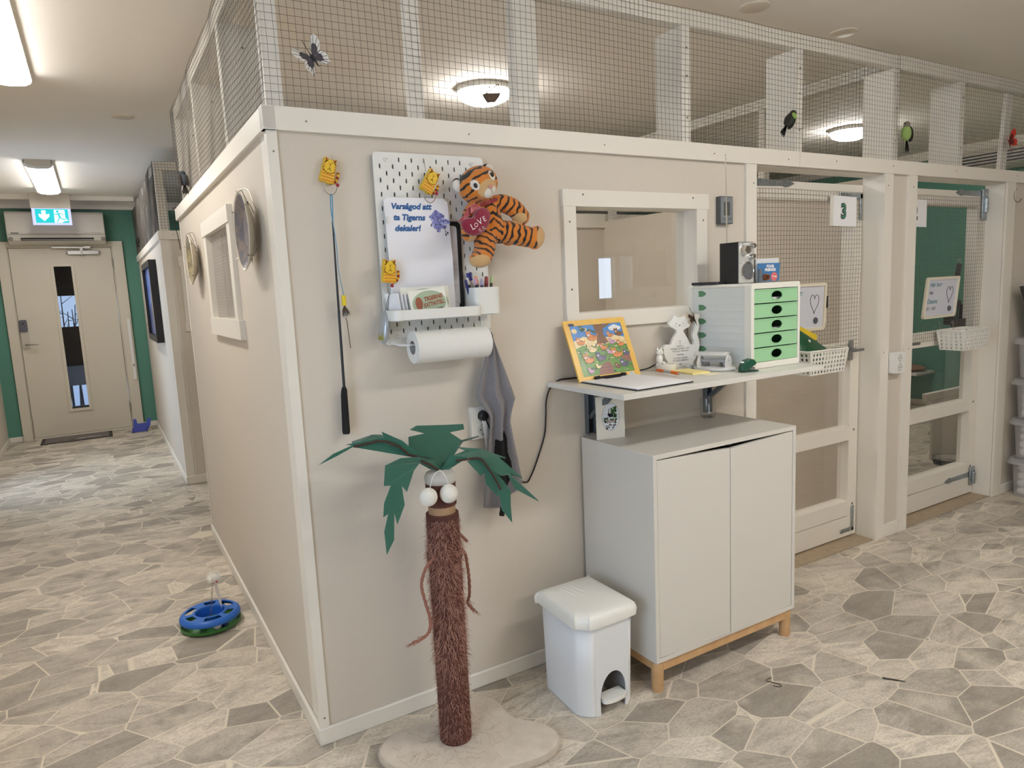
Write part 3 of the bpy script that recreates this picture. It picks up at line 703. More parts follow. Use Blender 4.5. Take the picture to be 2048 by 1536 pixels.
# whiteboards
WBF = M('cream_board_frame', (222, 214, 194), 0.4)
WBS = M('whiteboard_surface', (206, 208, 218), 0.22)
TEAL = M('teal_marker', (52, 120, 132), 0.7); INK = M('dark_ink', (52, 52, 56), 0.7)
def heart(cx, cz, w, h, n=28):
    o = []
    for i in range(n + 1):
        t = 2 * math.pi * i / n
        o.append((cx + w / 34 * 16 * math.sin(t) ** 3, cz + h / 30 * (13 * math.cos(t) - 5 * math.cos(2 * t) - 2 * math.cos(3 * t) - math.cos(4 * t))))
    return o
def whiteboard(x0, z0, label, lines, marker, skew):
    W_, H_ = 0.315, 0.218
    g = thing('whiteboard', label, 'whiteboard', (x0 + W_ / 2, 0.07, z0), group='small whiteboards on the gates')
    y = 0.066
    uv = (V((1, 0, 0)), V((skew, -0.03, 1)))
    b = MB().plate(rrect(0, W_, 0, H_, 0.014), (x0, y, z0), uv, 0.014, holes=[rrect(0.014, W_ - 0.014, 0.014, H_ - 0.014, 0.004, 2)])
    b.build('frame', WBF, g, bevel=0.002)
    MB().plate([(0.012, 0.012), (W_ - 0.012, 0.012), (W_ - 0.012, H_ - 0.012), (0.012, H_ - 0.012)], (x0, y + 0.006, z0), uv, 0.004).build('board', WBS, g, smooth=0)
    b = MB(); o = V((x0, y + 0.0058, z0))
    for tx, px, pz, sz, m in lines: b.text(tx, o + uv[0] * px + uv[1] * pz, uv, sz, m, align='LEFT', shear=0.1, bold=0.012)
    b.tube([o + uv[0] * p[0] + uv[1] * p[1] + V((0, -0.0006, 0)) for p in heart(0.235, 0.128, 0.066, 0.092)], 0.0012, 5, 1)
    b.build('handwriting', [TEAL, INK], g, smooth=0)
    b = MB().lathe([(0.0001, 0.006), (0.013, 0.006), (0.015, 0.004), (0.015, 0)], o + uv[0] * 0.247 + uv[1] * 0.046, Matrix(((1, 0, 0), (0, 0, -1), (0, 1, 0))), 20)
    b.build('magnet', M('grey_magnet', (96, 98, 108), 0.3, 0.3), g)
    b = MB().box(x0 + W_ + 0.001, x0 + W_ + 0.010, y, y + 0.012, z0 + 0.03, z0 + 0.11)
    b.build('pen_clip', WBF, g, bevel=0.003)
    if marker:
        MB().tube([o + uv[0] * (W_ + 0.009) + uv[1] * 0.10, o + uv[0] * (W_ + 0.009) + uv[1] * 0.155], 0.0065, 10).build('marker', BLACK, g, label='black marker pen clipped to the board edge')
whiteboard(2.160, 1.084, 'small whiteboard half hidden behind the drawer unit', [('Här bor:', 0.03, 0.165, 0.034, 0), ('Datum:', 0.03, 0.09, 0.034, 0)], True, 0.02)
whiteboard(3.295, 1.078, 'small whiteboard with handwriting and a heart on the second gate', [('Här bor:', 0.035, 0.168, 0.034, 0), ('Saja', 0.035, 0.130, 0.024, 1), ('Datum:', 0.026, 0.080, 0.034, 0), ('2/1 - 10/2', 0.026, 0.046, 0.022, 1)], False, 0.12)

# baskets
def basket(x0, x1, y0, y1, z0, h, label, tilt=0.0):
    g = thing('plastic_basket', label, 'basket', ((x0 + x1) / 2, (y0 + y1) / 2, z0), group='white perforated baskets hung on the gates')
    MATB = M('basket_plastic', (228, 226, 218), 0.4)
    ix, iy = 0.018, 0.012
    c = [(x0, y0), (x1, y0), (x1, y1), (x0, y1)]; cb = [(x0 + ix, y0 + iy), (x1 - ix, y0 + iy), (x1 - ix, y1 - iy), (x0 + ix, y1 - iy)]
    b = MB()
    for i in range(4):
        j = (i + 1) % 4
        A = V((cb[i][0], cb[i][1], z0)); B = V((cb[j][0], cb[j][1], z0)); D = V((c[i][0], c[i][1], z0 + h)); E = V((c[j][0], c[j][1], z0 + h))
        L = (B - A).length; u = (B - A).normalized(); up = (D + E) / 2 - (A + B) / 2; hh = up.length; v = up.normalized()
        k = max(3, int(L / 0.021)); rows = max(2, int(hh / 0.021)); hs = []
        for r_ in range(rows):
            for q in range(k):
                fx = (q + 0.5) / k * L; fz = (r_ + 0.6) / (rows + 0.4) * hh
                hs.append(oval(fx, fz, 0.0062, 0.0072, 8))
        e = (E - D).length; d = (e - L) / 2
        b.plate([(0, 0), (L, 0), (L + d, hh), (-d, hh)], A, (u, v), 0.002, holes=hs)
    hs = [oval(cb[0][0] + 0.016 + 0.021 * q, cb[0][1] + 0.014 + 0.021 * r_, 0.006, 0.006, 8) for q in range(int((cb[1][0] - cb[0][0] - 0.02) / 0.021)) for r_ in range(int((cb[2][1] - cb[1][1] - 0.014) / 0.021))]
    b.plate(cb, (0, 0, z0 + 0.002), XY, 0.002, holes=hs)
    b.build('body', MATB, g)
    rim = rrect(x0, x1, y0, y1, 0.018)
    MB().tube([(p[0], p[1], z0 + h + 0.004 * math.sin((p[0] - x0) / (x1 - x0) * math.pi * 2) * (p[1] < (y0 + y1) / 2)) for p in rim], 0.0045, 8, closed=True).build('rim', MATB, g)
    for fx in (0.12, 0.62):
        x = x0 + (x1 - x0) * fx
        MB().tube([(x, y1 - 0.004, z0 + h - 0.012), (x, y1 - 0.002, z0 + h + 0.03), (x + 0.004, y1 + 0.004, z0 + h + 0.042), (x + 0.008, y1 + 0.010, z0 + h + 0.038), (x + 0.008, y1 + 0.012, z0 + h + 0.026)], 0.0016, 6).build('hook', CHROME, g, label='chrome hook')
    return g
basket(2.165, 2.435, -0.085, 0.072, 0.905, 0.105, 'white perforated basket holding treat bags, hung on the left gate')
basket(3.435, 3.70, -0.075, 0.072, 0.905, 0.105, 'empty white perforated basket hung on the second gate')
# treat bags in the basket
def bag(nm, label, o, uv, w, h, th, mat, tilt=0, extra=None):
    g = thing(nm, label, 'treat bag', o)
    o = V(o); u, v = uv; n = u.cross(v); rows = 10; b = MB(); rings = []
    for i in range(rows + 1):
        t = i / rows; fat = th * math.sin(math.pi * min(1, t * 0.9 + 0.08)) ** 0.7; ww = w * (1 - 0.06 * math.sin(math.pi * t)); ring = []
        for j in range(16):
            a = 2 * math.pi * j / 16
            ring.append(o + u * (ww / 2 * math.copysign(abs(math.cos(a)) ** 0.7, math.cos(a)) + 0.006 * math.sin(t * 9)) + v * (h * t) + n * (fat / 2 * math.sin(a) * (1 + 0.2 * math.sin(3 * a + 8 * t))))
        rings.append(ring)
    b.loft(rings); b.build('bag', mat, g)
    if extra: extra(g, o, uv, n)
    return g
def marks(cols):
    def f(g, o, uv, n):
        b = MB(); u, v = uv
        for px, pz, r_, m in cols: b.plate(oval(px, pz, r_, r_ * 0.7, 12), o + n * 0.030, uv, 0.002, m=m)
        b.build('printed_mark', [M('pale_print', (210, 220, 205), 0.5), M('dark_print', (40, 60, 45), 0.5)], g, smooth=0)
    return f
uvb = (V((0.86, -0.10, -0.48)).normalized(), V((0.45, 0.28, 0.80)).normalized())
uvb = (uvb[0], (uvb[1] - uvb[0] * uvb[0].dot(uvb[1])).normalized())
bag('treat_bag', 'dark green treat bag lying in the basket on the left gate', (2.235, -0.030, 0.950), uvb, 0.200, 0.130, 0.040, M('green_foil', (24, 78, 48), 0.35, bump=(40, 0.3)), extra=marks([(-0.05, 0.085, 0.008, 0), (0.05, 0.06, 0.009, 0)]))
uvy = (V((0.93, 0.0, -0.36)).normalized(), V((0.3, 0.15, 0.9)).normalized()); uvy = (uvy[0], (uvy[1] - uvy[0] * uvy[0].dot(uvy[1])).normalized())
bag('treat_bag', 'yellow treat bag standing behind the green one in the basket', (2.275, 0.035, 0.955), uvy, 0.165, 0.150, 0.028, M('yellow_foil', (222, 190, 30), 0.35, bump=(40, 0.3)), extra=marks([(0.04, 0.10, 0.012, 1)]))
# scoop behind the mesh of the second gate
b = MB()
g = thing('litter_scoop', 'dark grey slotted scoop hanging behind the mesh of the second gate', 'scoop', (3.79, 0.155, 1.02))
DG = M('dark_grey_plastic2', (58, 56, 56), 0.5)
MB().tube(smoothpts([(3.845, 0.175, 1.36), (3.832, 0.175, 1.31), (3.812, 0.175, 1.23), (3.80, 0.175, 1.15)], 4), [0.013] * 12 + [0.018], 10).build('handle', DG, g)
hs = [rrect(-0.055 + 0.022 * i, -0.043 + 0.022 * i, 0.02, 0.10, 0.004, 2) for i in range(6)]
MB().plate(rrect(-0.075, 0.08, 0, 0.13, 0.02), (3.785, 0.172, 1.035), (V((1, 0, -0.15)).normalized(), V((0.15, 0, 1)).normalized()), 0.003, holes=hs).build('blade', DG, g)
MB().box(3.705, 3.715, 0.135, 0.178, 1.02, 1.15).box(3.865, 3.875, 0.135, 0.178, 1.02, 1.13).box(3.71, 3.87, 0.135, 0.14, 1.0, 1.05).build('side_wall', DG, g, bevel=0.003)
MB().tube(arc((3.848, 0.175, 1.375), 0.016, -90, 200, 12, XZ), 0.0022, 8).build('hanging_ring', CHROME, g)

# what stands in the green room behind the second gate
g = thing('steel_bowl', 'shiny steel food bowl on the floor behind the second gate', 'bowl', (4.50, 0.52, 0.001))
MB().lathe([(0.070, 0.0), (0.085, 0.012), (0.098, 0.036), (0.106, 0.040), (0.106, 0.043), (0.096, 0.040), (0.082, 0.014), (0.066, 0.006), (0.0001, 0.006)], (4.50, 0.52, 0.001), n=40).build('bowl', M('polished_steel', (205, 205, 205), 0.12, 1.0), g)
MB().lathe([(0.078, 0.0), (0.092, 0.0), (0.097, 0.012), (0.094, 0.014)], (4.50, 0.52, 0.0), n=40).build('rubber_foot', BLACK, g)
g = thing('panel_ledge', 'narrow white board ledge on an upright panel behind the second gate', 'ledge', (4.85, 0.645, 0))
MB().box(4.40, 5.25, 0.63, 0.665, 0.43, 0.485).build('top_board', WHITE, g, bevel=0.004)
MB().box(4.50, 5.20, 0.635, 0.655, 0.0, 0.429).build('body', WHITE, g, bevel=0.003)
g = thing('cat_ledge', 'small wall ledge with a tan cushion on the green wall behind the second gate', 'ledge', (6.35, 1.9, 0.33))
MB().box(6.18, 6.5, 1.70, 2.10, 0.33, 0.355).build('ledge_board', WHITE, g, bevel=0.003)
MB().ell((6.34, 1.90, 0.385), (0.15, 0.19, 0.035)).build('cushion', M('tan_fabric', (150, 120, 92), 0.9, bump=(300, 0.4)), g)

# air conditioner on the green end wall
g = thing('air_conditioner', 'white air conditioner on the end wall behind the top right mesh', 'air conditioner', (6.38, 1.3, 2.17))
ACM = M('ac_plastic', (206, 200, 188), 0.4)
MB().loft([[(6.49, y, 2.165), (6.40, y, 2.16), (6.30, y, 2.20), (6.29, y, 2.30), (6.33, y, 2.345), (6.49, y, 2.345)] for y in (0.80, 1.56)]).build('housing', ACM, g, bevel=0.006)
b = MB()
for i in range(4): b.box(6.283, 6.296, 0.86, 1.52, 2.207 + 0.026 * i, 2.219 + 0.026 * i)
b.build('louvre', BLACK, g, smooth=0)
# ------------------------------------------------------------------ pegboard and what hangs on the wall
g = thing('pegboard', 'white slotted metal pegboard beside the plush tiger', 'pegboard', (0.46, -0.01, 1.193))
PX0, PX1, PZ0, PZ1 = 0.281, 0.641, 1.193, 1.753
holes = []
for k in range(27):
    z = PZ1 - 0.02 - 0.02 * k
    for j in range(8 if k % 2 == 0 else 9):
        x = PX0 + (0.04 if k % 2 == 0 else 0.02) + 0.04 * j
        if k in (0, 26) and j in (0, 7): continue
        holes.append([(x - 0.0025, z - 0.005), (x, z - 0.0075), (x + 0.0025, z - 0.005), (x + 0.0025, z + 0.005), (x, z + 0.0075), (x - 0.0025, z + 0.005)])
PEG = M('pegboard_enamel', (222, 222, 217), 0.4)
MB().plate(rrect(PX0, PX1, PZ0, PZ1, 0.012, 5), (0, -0.020, 0), XZ, 0.0035, holes=holes).build('board', PEG, g, smooth=0)
MB().plate(rrect(PX0 + 0.004, PX1 - 0.004, PZ0 + 0.004, PZ1 - 0.004, 0.01, 4), (0, -0.0165, 0), XZ, 0.010, holes=[rrect(PX0 + 0.007, PX1 - 0.007, PZ0 + 0.007, PZ1 - 0.007, 0.009, 4)]).build('edge_lip', PEG, g, smooth=0)
for x in (PX0 + 0.04, PX1 - 0.04):
    for z in (PZ1 - 0.02, PZ0 + 0.02):
        b = MB().tube([(x, 0.0, z), (x, -0.0235, z)], 0.0075, 14).tube([(x, -0.0235, z), (x, -0.0255, z)], 0.0055, 14)
        b.box(x - 0.0035, x + 0.0035, -0.0262, -0.0254, z - 0.0007, z + 0.0007, 1)
        b.build('mounting_screw', [PLAST, SCREW], g)

# clipboard behind the paper
g = thing('clipboard', 'black-edged clipboard with white sheets, standing behind the decal paper', 'clipboard', (0.44, -0.03, 1.278))
MB().plate(rrect(0.325, 0.547, 1.278, 1.556, 0.016), (0, -0.028, 0), XZ, 0.005, holes=[rrect(0.338, 0.534, 1.283, 1.543, 0.010)]).build('edge', M('black_rubber_edge', (20, 20, 22), 0.5), g, bevel=0.001)
b = MB().plate([(0.336, 1.282), (0.536, 1.282), (0.536, 1.545), (0.336, 1.545)], (0, -0.026, 0), XZ, 0.003)
for z in (1.31, 1.36, 1.41, 1.46): b.box(0.50, 0.53, -0.0266, -0.0262, z, z + 0.0006, 1)
b.build('sheet', [M('sheet_paper', (214, 214, 220), 0.8), M('grey_rule', (120, 120, 124), 0.8)], g, smooth=0)

# the paper with the decal message
g = thing('decal_sheet', 'white paper in a plastic sleeve with blue lettering and violet flowers on the pegboard', 'paper', (0.40, -0.04, 1.29))
def py(x, z): return -0.035 - 0.006 * math.sin((z - 1.29) / 0.33 * math.pi) - 0.010 * max(0, (x - 0.42) / 0.09) ** 2 * (1.62 - z) / 0.33 - 0.0012 * math.sin(z * 43 + x * 30)
b = MB(); nx, nz = 14, 18; vs = []
for i in range(nz + 1):
    for j in range(nx + 1):
        x = 0.299 + 0.204 * j / nx + (0.004 * (1 - i / nz)); z = 1.285 + 0.338 * i / nz
        if i == nz and j in (0, nx): z -= 0.010
        vs.append((x, py(x, z), z))
b.add(vs, [(i * (nx + 1) + j, i * (nx + 1) + j + 1, (i + 1) * (nx + 1) + j + 1, (i + 1) * (nx + 1) + j) for i in range(nz) for j in range(nx)])
b.build('paper', M('sleeved_paper', (228, 228, 234), 0.35, spec=0.4), g, smooth=60, recalc=False)
def on_paper(b, k0):
    for i in range(k0, len(b.v)):
        p = b.v[i]; b.v[i] = V((p.x, py(p.x, p.z) - 0.0008, p.z))
b = MB()
for tx, x, z in (('Varsågod att', 0.3195, 1.590), ('ta Tigerns', 0.324, 1.558), ('dekaler!', 0.326, 1.5265)):
    b.text(tx, (x, 0, z), XZ, 0.0235, 0, align='LEFT', shear=0.22, bold=0.048, sx=1.06, t=0)
on_paper(b, 0)
b.build('lettering', M('blue_lettering', (36, 92, 152), 0.6), g, smooth=0)
b = MB(); rnd = random.Random(3)
fl = [(0.462, 1.578, 0.011), (0.478, 1.570, 0.010), (0.450, 1.566, 0.011), (0.466, 1.560, 0.013), (0.485, 1.556, 0.011), (0.458, 1.545, 0.013), (0.475, 1.545, 0.013), (0.497, 1.553, 0.009), (0.466, 1.532, 0.010), (0.486, 1.540, 0.008)]
for cx, cz, r_ in fl:
    for q in range(5):
        a = q * 1.2566 + rnd.random(); b.plate(oval(cx + math.cos(a) * r_ * 0.55, cz + math.sin(a) * r_ * 0.55, r_ * 0.55, r_ * 0.42, 8), (0, 0, 0), XZ, 0, m=rnd.choice((0, 0, 1, 2)))
    b.plate(oval(cx, cz, r_ * 0.2, r_ * 0.2, 6), (0, -0.0003, 0), XZ, 0, m=3)
for pts in ([(0.484, 1.54), (0.489, 1.527), (0.490, 1.515)], [(0.489, 1.527), (0.496, 1.520)], [(0.448, 1.552), (0.444, 1.543)]):
    for p, q in zip(pts, pts[1:]): b.plate([(p[0] - 0.0008, p[1]), (p[0] + 0.0008, p[1]), (q[0] + 0.0008, q[1]), (q[0] - 0.0008, q[1])], (0, 0, 0), XZ, 0, m=3)
    b.plate(oval(pts[-1][0], pts[-1][1], 0.0025, 0.004, 8), (0, 0, 0), XZ, 0, m=3)
for i, p in enumerate(b.v): b.v[i] = V((p.x, py(p.x, p.z) - 0.0006 + p.y, p.z))
b.build('flower_print', [M('violet_a', (126, 132, 190), 0.7), M('violet_b', (164, 166, 214), 0.7), M('violet_c', (104, 106, 166), 0.7), M('sprig_dark', (62, 62, 76), 0.7)], g, smooth=0)
MB().box(0.303, 0.309, -0.043, -0.040, 1.548, 1.566).box(0.3025, 0.3055, -0.046, -0.040, 1.548, 1.566).build('plastic_hook', PLAST, g)

# tray
g = thing('pegboard_tray', 'white metal tray clipped low on the pegboard, holding cards and decals', 'tray', (0.42, -0.07, 1.266))
rim = rrect(0.272, 0.563, -0.122, -0.023, 0.028, 6)
inn = rrect(0.2735, 0.5615, -0.1205, -0.0245, 0.027, 6)
MB().plate(rim, (0, 0, 1.268), XY, 0.0015).build('floor_panel', PEG, g)
MB().plate(rim, (0, 0, 1.297), XY, 0.030, holes=[inn]).build('rim', PEG, g, smooth=50)
MB().box(0.53, 0.537, -0.026, -0.018, 1.295, 1.306).box(0.30, 0.307, -0.026, -0.018, 1.295, 1.306).build('clip', PLAST, g)

# decals and cards in the tray
OV = M('sage_oval', (160, 178, 150), 0.5); CARD = M('decal_card', (226, 226, 216), 0.45); BR = M('decal_brown', (150, 86, 62), 0.6)
def decal(nm, label, o, uv, w, h, text):
    g = thing(nm, label, 'decal', o, group='oval decals in the tray')
    o = V(o); n = uv[0].cross(uv[1])
    MB().plate([(0, 0), (w, 0), (w, h), (0, h)], o, uv, 0.0012).build('card', CARD, g, smooth=0)
    MB().plate(oval(w * 0.52, h * 0.48, w * 0.46, h * 0.46, 36), o + n * 0.0004, uv, 0.0).build('oval_print', OV, g, smooth=0)
    b = MB()
    if text:
        u2 = (uv[0] * math.cos(R(5)) + uv[1] * math.sin(R(5)), uv[1])
        b.text('TIGERNS', o + uv[0] * w * 0.64 + uv[1] * h * 0.58 + n * 0.0006, u2, h * 0.22, 0, bold=0.05, sx=0.9, shear=0.1)
        b.text('KATTHOTELL', o + uv[0] * w * 0.64 + uv[1] * h * 0.36 + n * 0.0006, u2, h * 0.22, 0, bold=0.05, sx=0.64, shear=0.1)
        b.text('Din trygga semester', o + uv[0] * w * 0.64 + uv[1] * h * 0.17 + n * 0.0006, u2, h * 0.13, 1, bold=0.03, sx=0.62, shear=0.1)
        b.plate(oval(w * 0.24, h * 0.5, w * 0.10, h * 0.24, 20), o + n * 0.0006, uv, 0, m=0)
    else: b.plate(oval(w * 0.27, h * 0.45, w * 0.05, h * 0.26, 16), o + n * 0.0006, uv, 0, m=0)
    b.build('print', [BR, M('decal_dark', (70, 60, 52), 0.6)], g, smooth=0)
tl = lambda a, s: (V((math.cos(R(a)), 0, math.sin(R(a)))), V((-math.sin(R(a)), s, math.cos(R(a)))).normalized())
decal('decal', 'large oval decal card standing at the back of the tray', (0.318, -0.078, 1.270), tl(0, 0.10), 0.155, 0.092, False)
decal('decal', 'sage oval decal with red-brown lettering, in front in the tray', (0.340, -0.100, 1.272), tl(5, 0.15), 0.118, 0.078, True)
for i in range(4):
    x = 0.281 + 0.009 * i
    ang = R(-62 + 4 * i)
    u = V((math.cos(ang), -abs(math.sin(ang)), 0)); v = V((-0.10 + 0.0 * i, 0.03, 1)).normalized()
    MB().plate([(0, 0), (0.052, 0), (0.052, 0.076 - 0.002 * i), (0, 0.076 - 0.002 * i)], (x + 0.006, -0.045, 1.2705), (u, v), 0.0012).build('business_card', PAPER, label='white card leaning at the left end of the tray' , cat='card', group='white cards at the left end of the tray', smooth=0)

# pen cup and pens
g = thing('pen_cup', 'white metal pen cup at the lower right of the pegboard', 'cup', (0.592, -0.062, 1.268))
MB().plate(rrect(0.546, 0.638, -0.104, -0.023, 0.020, 6), (0, 0, 1.352), XY, 0.083, holes=[rrect(0.5475, 0.6365, -0.1025, -0.0245, 0.019, 6)]).build('wall_panel', PEG, g, smooth=50)
MB().plate(rrect(0.546, 0.638, -0.104, -0.023, 0.020, 6), (0, 0, 1.270), XY, 0.0015).build('bottom', PEG, g)
NAVY = (34, 36, 98)
pens = [((0.558, -0.052), (0.537, -0.062), 1.377, NAVY, NAVY, 'navy pen leaning far left in the pen cup'),
        ((0.566, -0.058), (0.546, -0.055), 1.383, (38, 38, 40), (222, 220, 214), 'black pen with a white cap tip in the pen cup'),
        ((0.574, -0.050), (0.556, -0.040), 1.398, (232, 232, 236), (50, 54, 150), 'white pen with a blue button at the back of the pen cup'),
        ((0.577, -0.068), (0.567, -0.070), 1.382, (44, 44, 46), (206, 160, 190), 'dark pen with a pink ring in the pen cup'),
        ((0.590, -0.062), (0.574, -0.060), 1.386, (60, 62, 90), (244, 132, 40), 'pen with an orange grip in the pen cup'),
        ((0.578, -0.045), (0.568, -0.035), 1.400, (226, 228, 236), (40, 44, 130), 'tall white and blue pen at the back of the cup'),
        ((0.583, -0.070), (0.592, -0.066), 1.378, NAVY, (170, 166, 196), 'navy pen leaning right in the pen cup'),
        ((0.597, -0.072), (0.607, -0.070), 1.385, (112, 44, 48), (140, 60, 62), 'thick wine-red marker in the pen cup'),
        ((0.610, -0.066), (0.611, -0.064), 1.381, (26, 26, 28), (196, 150, 120), 'black pencil with a pale end in the pen cup'),
        ((0.622, -0.064), (0.632, -0.060), 1.386, (76, 74, 70), (176, 200, 140), 'dark pen with a pale green tip, far right in the pen cup')]
for i, (a, t, zt, c1, c2, lab) in enumerate(pens):
    r_ = 0.0062 if 'thick' in lab else 0.0045
    p0 = V((a[0] * 0.75 + 0.592 * 0.25, a[1], 1.2745)); p1 = V((t[0], t[1], zt))
    g = thing('pen', lab, 'pen', p0, group='pens in the white cup')
    m1 = M('pen_%d_%d_%d' % c1, c1, 0.35); m2 = M('pen_%d_%d_%d' % c2, c2, 0.35)
    q = p0.lerp(p1, 0.80)
    MB().tube([p0, q], r_, 10).build('barrel', m1, g)
    MB().tube([q, p0.lerp(p1, 0.97), p1], [r_ * 1.02, r_ * 0.95, r_ * 0.6], 10).build('cap', m2, g)

# paper towel holder
g = thing('paper_towel_holder', 'white wire holder carrying the kitchen roll under the pegboard tray', 'holder', (0.45, -0.05, 1.19))
WW = M('white_wire', (222, 222, 220), 0.35)
RC = V((0.452, -0.088, 1.193))
MB().tube(smoothpts([(0.285, -0.021, 1.262), (0.287, -0.030, 1.255), (0.290, -0.034, 1.212), (0.300, -0.06, 1.196), (0.318, -0.086, 1.194), (0.335, -0.088, 1.193)], 5) + [V((0.592, -0.088, 1.197)), V((0.604, -0.085, 1.20)), V((0.613, -0.05, 1.203)), V((0.615, -0.026, 1.21)), V((0.615, -0.021, 1.262))], 0.0032, 8).build('wire', WW, g)
MB().box(0.603, 0.627, -0.0245, -0.0205, 1.20, 1.268).build('support_strip', PEG, g, bevel=0.001)
g = thing('kitchen_roll', 'roll of white kitchen paper on the wire holder', 'kitchen roll', (0.45, -0.088, 1.145))
rx = Matrix(((0, 0, 1), (0, 1, 0), (-1, 0, 0)))
RM = M('kitchen_paper', (230, 229, 224), 0.9, bump=(420, 0.35))
r0, r1 = 0.0205, 0.0475
o = V((0.338, -0.088, 1.185))
MB().lathe([(r0, 0), (r1 - 0.001, 0), (r1, 0.001), (r1, 0.243), (r1 - 0.001, 0.244), (r0, 0.244)], o, rx, 48).build('paper', RM, g, smooth=40)
MB().lathe([(r0 - 0.001, 0.001), (r0, 0.001), (r0, 0.243), (r0 - 0.001, 0.243)], o, rx, 32).build('cardboard_core', M('card_core', (178, 172, 168), 0.9), g)
b = MB(); ring = []
for x in (0.3385, 0.5815):
    ring.append([V((x, -0.088 + (r1 + 0.0010) * math.sin(R(a)) * -1, 1.185 - (r1 + 0.0010) * math.cos(R(a)))) for a in range(-10, 100, 6)])
b.add(ring[0] + ring[1], [(i, i + 1, i + 1 + len(ring[0]), i + len(ring[0])) for i in range(len(ring[0]) - 1)])
b.build('loose_end', RM, g, smooth=60)

# tiger-cat hooks
YEL = M('hook_yellow', (226, 184, 28), 0.45); ORA = M('hook_orange', (206, 124, 30), 0.5); RED = M('hook_red', (150, 34, 28), 0.5); HINK = M('hook_ink', (78, 40, 12), 0.6)
HB = M('hook_ball', (150, 32, 52), 0.3)
def cat_hook(label, cx, cz, y, rot, drop, wire=None, wx=1.0):
    """cx,cz = centre of the block, y = back plane."""
    g = thing('cat_hook', label, 'wall hook', (cx, y - 0.011, cz - 0.03), group='yellow striped cat hooks')
    a = R(-rot); u = V((math.cos(a), 0, math.sin(a))); v = V((-math.sin(a), 0, math.cos(a))); uv = (u, v); o = V((cx, y - 0.022, cz)); n = V((0, -1, 0))
    b = MB().plate([(-0.019, -0.030), (0.014, -0.032), (0.018, -0.026), (0.0175, 0.006), (0.010, 0.0), (-0.018, 0.004), (-0.020, -0.020)], o, uv, 0.022)
    for k in range(4):
        z = -0.029 + 0.0085 * k; b.plate([(-0.0185, z), (0.0165, z), (0.0165, z + 0.004), (-0.0185, z + 0.004)], o + n * 0.0004, uv, 0.0002, m=1)
    b.build('body', [YEL, ORA], g, bevel=0.0)
    h = MB(); fo = o + n * 0.003
    head = oval(-0.001, 0.0125, 0.0178, 0.0185, 28)
    h.plate(head, fo, uv, 0.025)
    for s_ in (-1, 1):
        h.plate([(-0.001 + s_ * 0.0155, 0.018), (-0.001 + s_ * 0.0160, 0.036), (-0.001 + s_ * 0.005, 0.0300)][::s_], fo, uv, 0.025)
        h.plate([(-0.001 + s_ * 0.0142, 0.025), (-0.001 + s_ * 0.0152, 0.0345), (-0.001 + s_ * 0.0085, 0.0302)][::s_], fo + n * 0.0004, uv, 0.0002, m=1)
        for zz, L in ((0.019, 0.005), (0.0135, 0.006), (0.008, 0.005)):
            xo = -0.001 + s_ * (0.0175 if zz > 0.01 else 0.0165); h.plate([(xo, zz - 0.0012), (xo, zz + 0.0014), (xo - s_ * L, zz - 0.0002)][::-s_], fo + n * 0.0004, uv, 0.0002, m=1)
        h.plate(oval(-0.001 + s_ * 0.0045, 0.022, 0.0009, 0.0012, 8), fo + n * 0.0004, uv, 0.0002, m=2)
        h.tube([fo + n * 0.0005 + u * (-0.001 + s_ * 0.0050 * math.sin(R(t))) + v * (0.0045 - 0.0045 * math.sin(R(90)) * (1 - abs(t - 90) / 90) * 1.0 + (0.002 if t > 90 else 0)) for t in range(0, 181, 30)], 0.00035, 4, 2)
    h.plate(oval(-0.001, 0.0180, 0.0016, 0.0019, 10), fo + n * 0.0005, uv, 0.0002, m=1)
    h.tube([fo + n * 0.0005 + u * -0.001 + v * 0.018, fo + n * 0.0005 + u * -0.001 + v * 0.0045], 0.0004, 4, 2)
    h.tube([fo - n * 0.0015 + u * (-0.001 + 0.0183 * math.cos(R(t))) + v * (0.0125 + 0.019 * math.sin(R(t))) for t in range(185, 356, 10)], 0.0006, 4, 2)
    h.build('head', [YEL, RED, HINK], g)
    t = MB(); tp = smoothpts([o + u * p[0] + v * p[1] - n * 0.009 for p in ((0.010, -0.030), (0.021, -0.026), (0.0275, -0.015), (0.0280, 0.0), (0.026, 0.006))], 6)
    for i in range(len(tp) - 1): t.tube([tp[i], tp[i + 1]], 0.0042, 8, 1 if (i // 3) % 2 == 0 else 0)
    t.build('tail', [YEL, RED], g)
    w0 = o - n * 0.010 + u * -0.006 + v * -0.028; s_ = drop
    pts = [w0] + [V((w0.x + (p.x - w0.x) * wx, p.y, p.z)) for p in (V((w0.x - 0.002 * s_, w0.y - 0.002, w0.z - 0.020 * s_)), V((w0.x + 0.002 * s_, w0.y - 0.004, w0.z - 0.030 * s_)), V((w0.x + 0.013 * s_, w0.y - 0.008, w0.z - 0.036 * s_)), V((w0.x + 0.024 * s_, w0.y - 0.012, w0.z - 0.028 * s_)), V((w0.x + 0.029 * s_, w0.y - 0.016, w0.z - 0.012 * s_)))]
    MB().tube(smoothpts(pts, 5), 0.0013, 8).build('wire_hook', CHROME, g)
    MB().ell(pts[-1], 0.0052).build('ball_tip', HB, g)
    if wire: MB().tube(wire, 0.0012, 6).build('hanger_wire', CHROME, g)
    return pts
h1 = cat_hook('yellow cat hook on the bare wall left of the pegboard, holding the wand', 0.151, 1.692, 0.0, 15, 1.1)
h2 = cat_hook('tilted yellow cat hook at the top of the pegboard, above the blue lettering', 0.444, 1.668, -0.034, 30, 1.1, wire=[(0.437, -0.024, 1.74), (0.437, -0.030, 1.736), (0.438, -0.036, 1.70)])
h3 = cat_hook('yellow cat hook at the left edge of the paper, holding the silver brush', 0.294, 1.408, -0.042, 4, 1.0, wx=0.30)

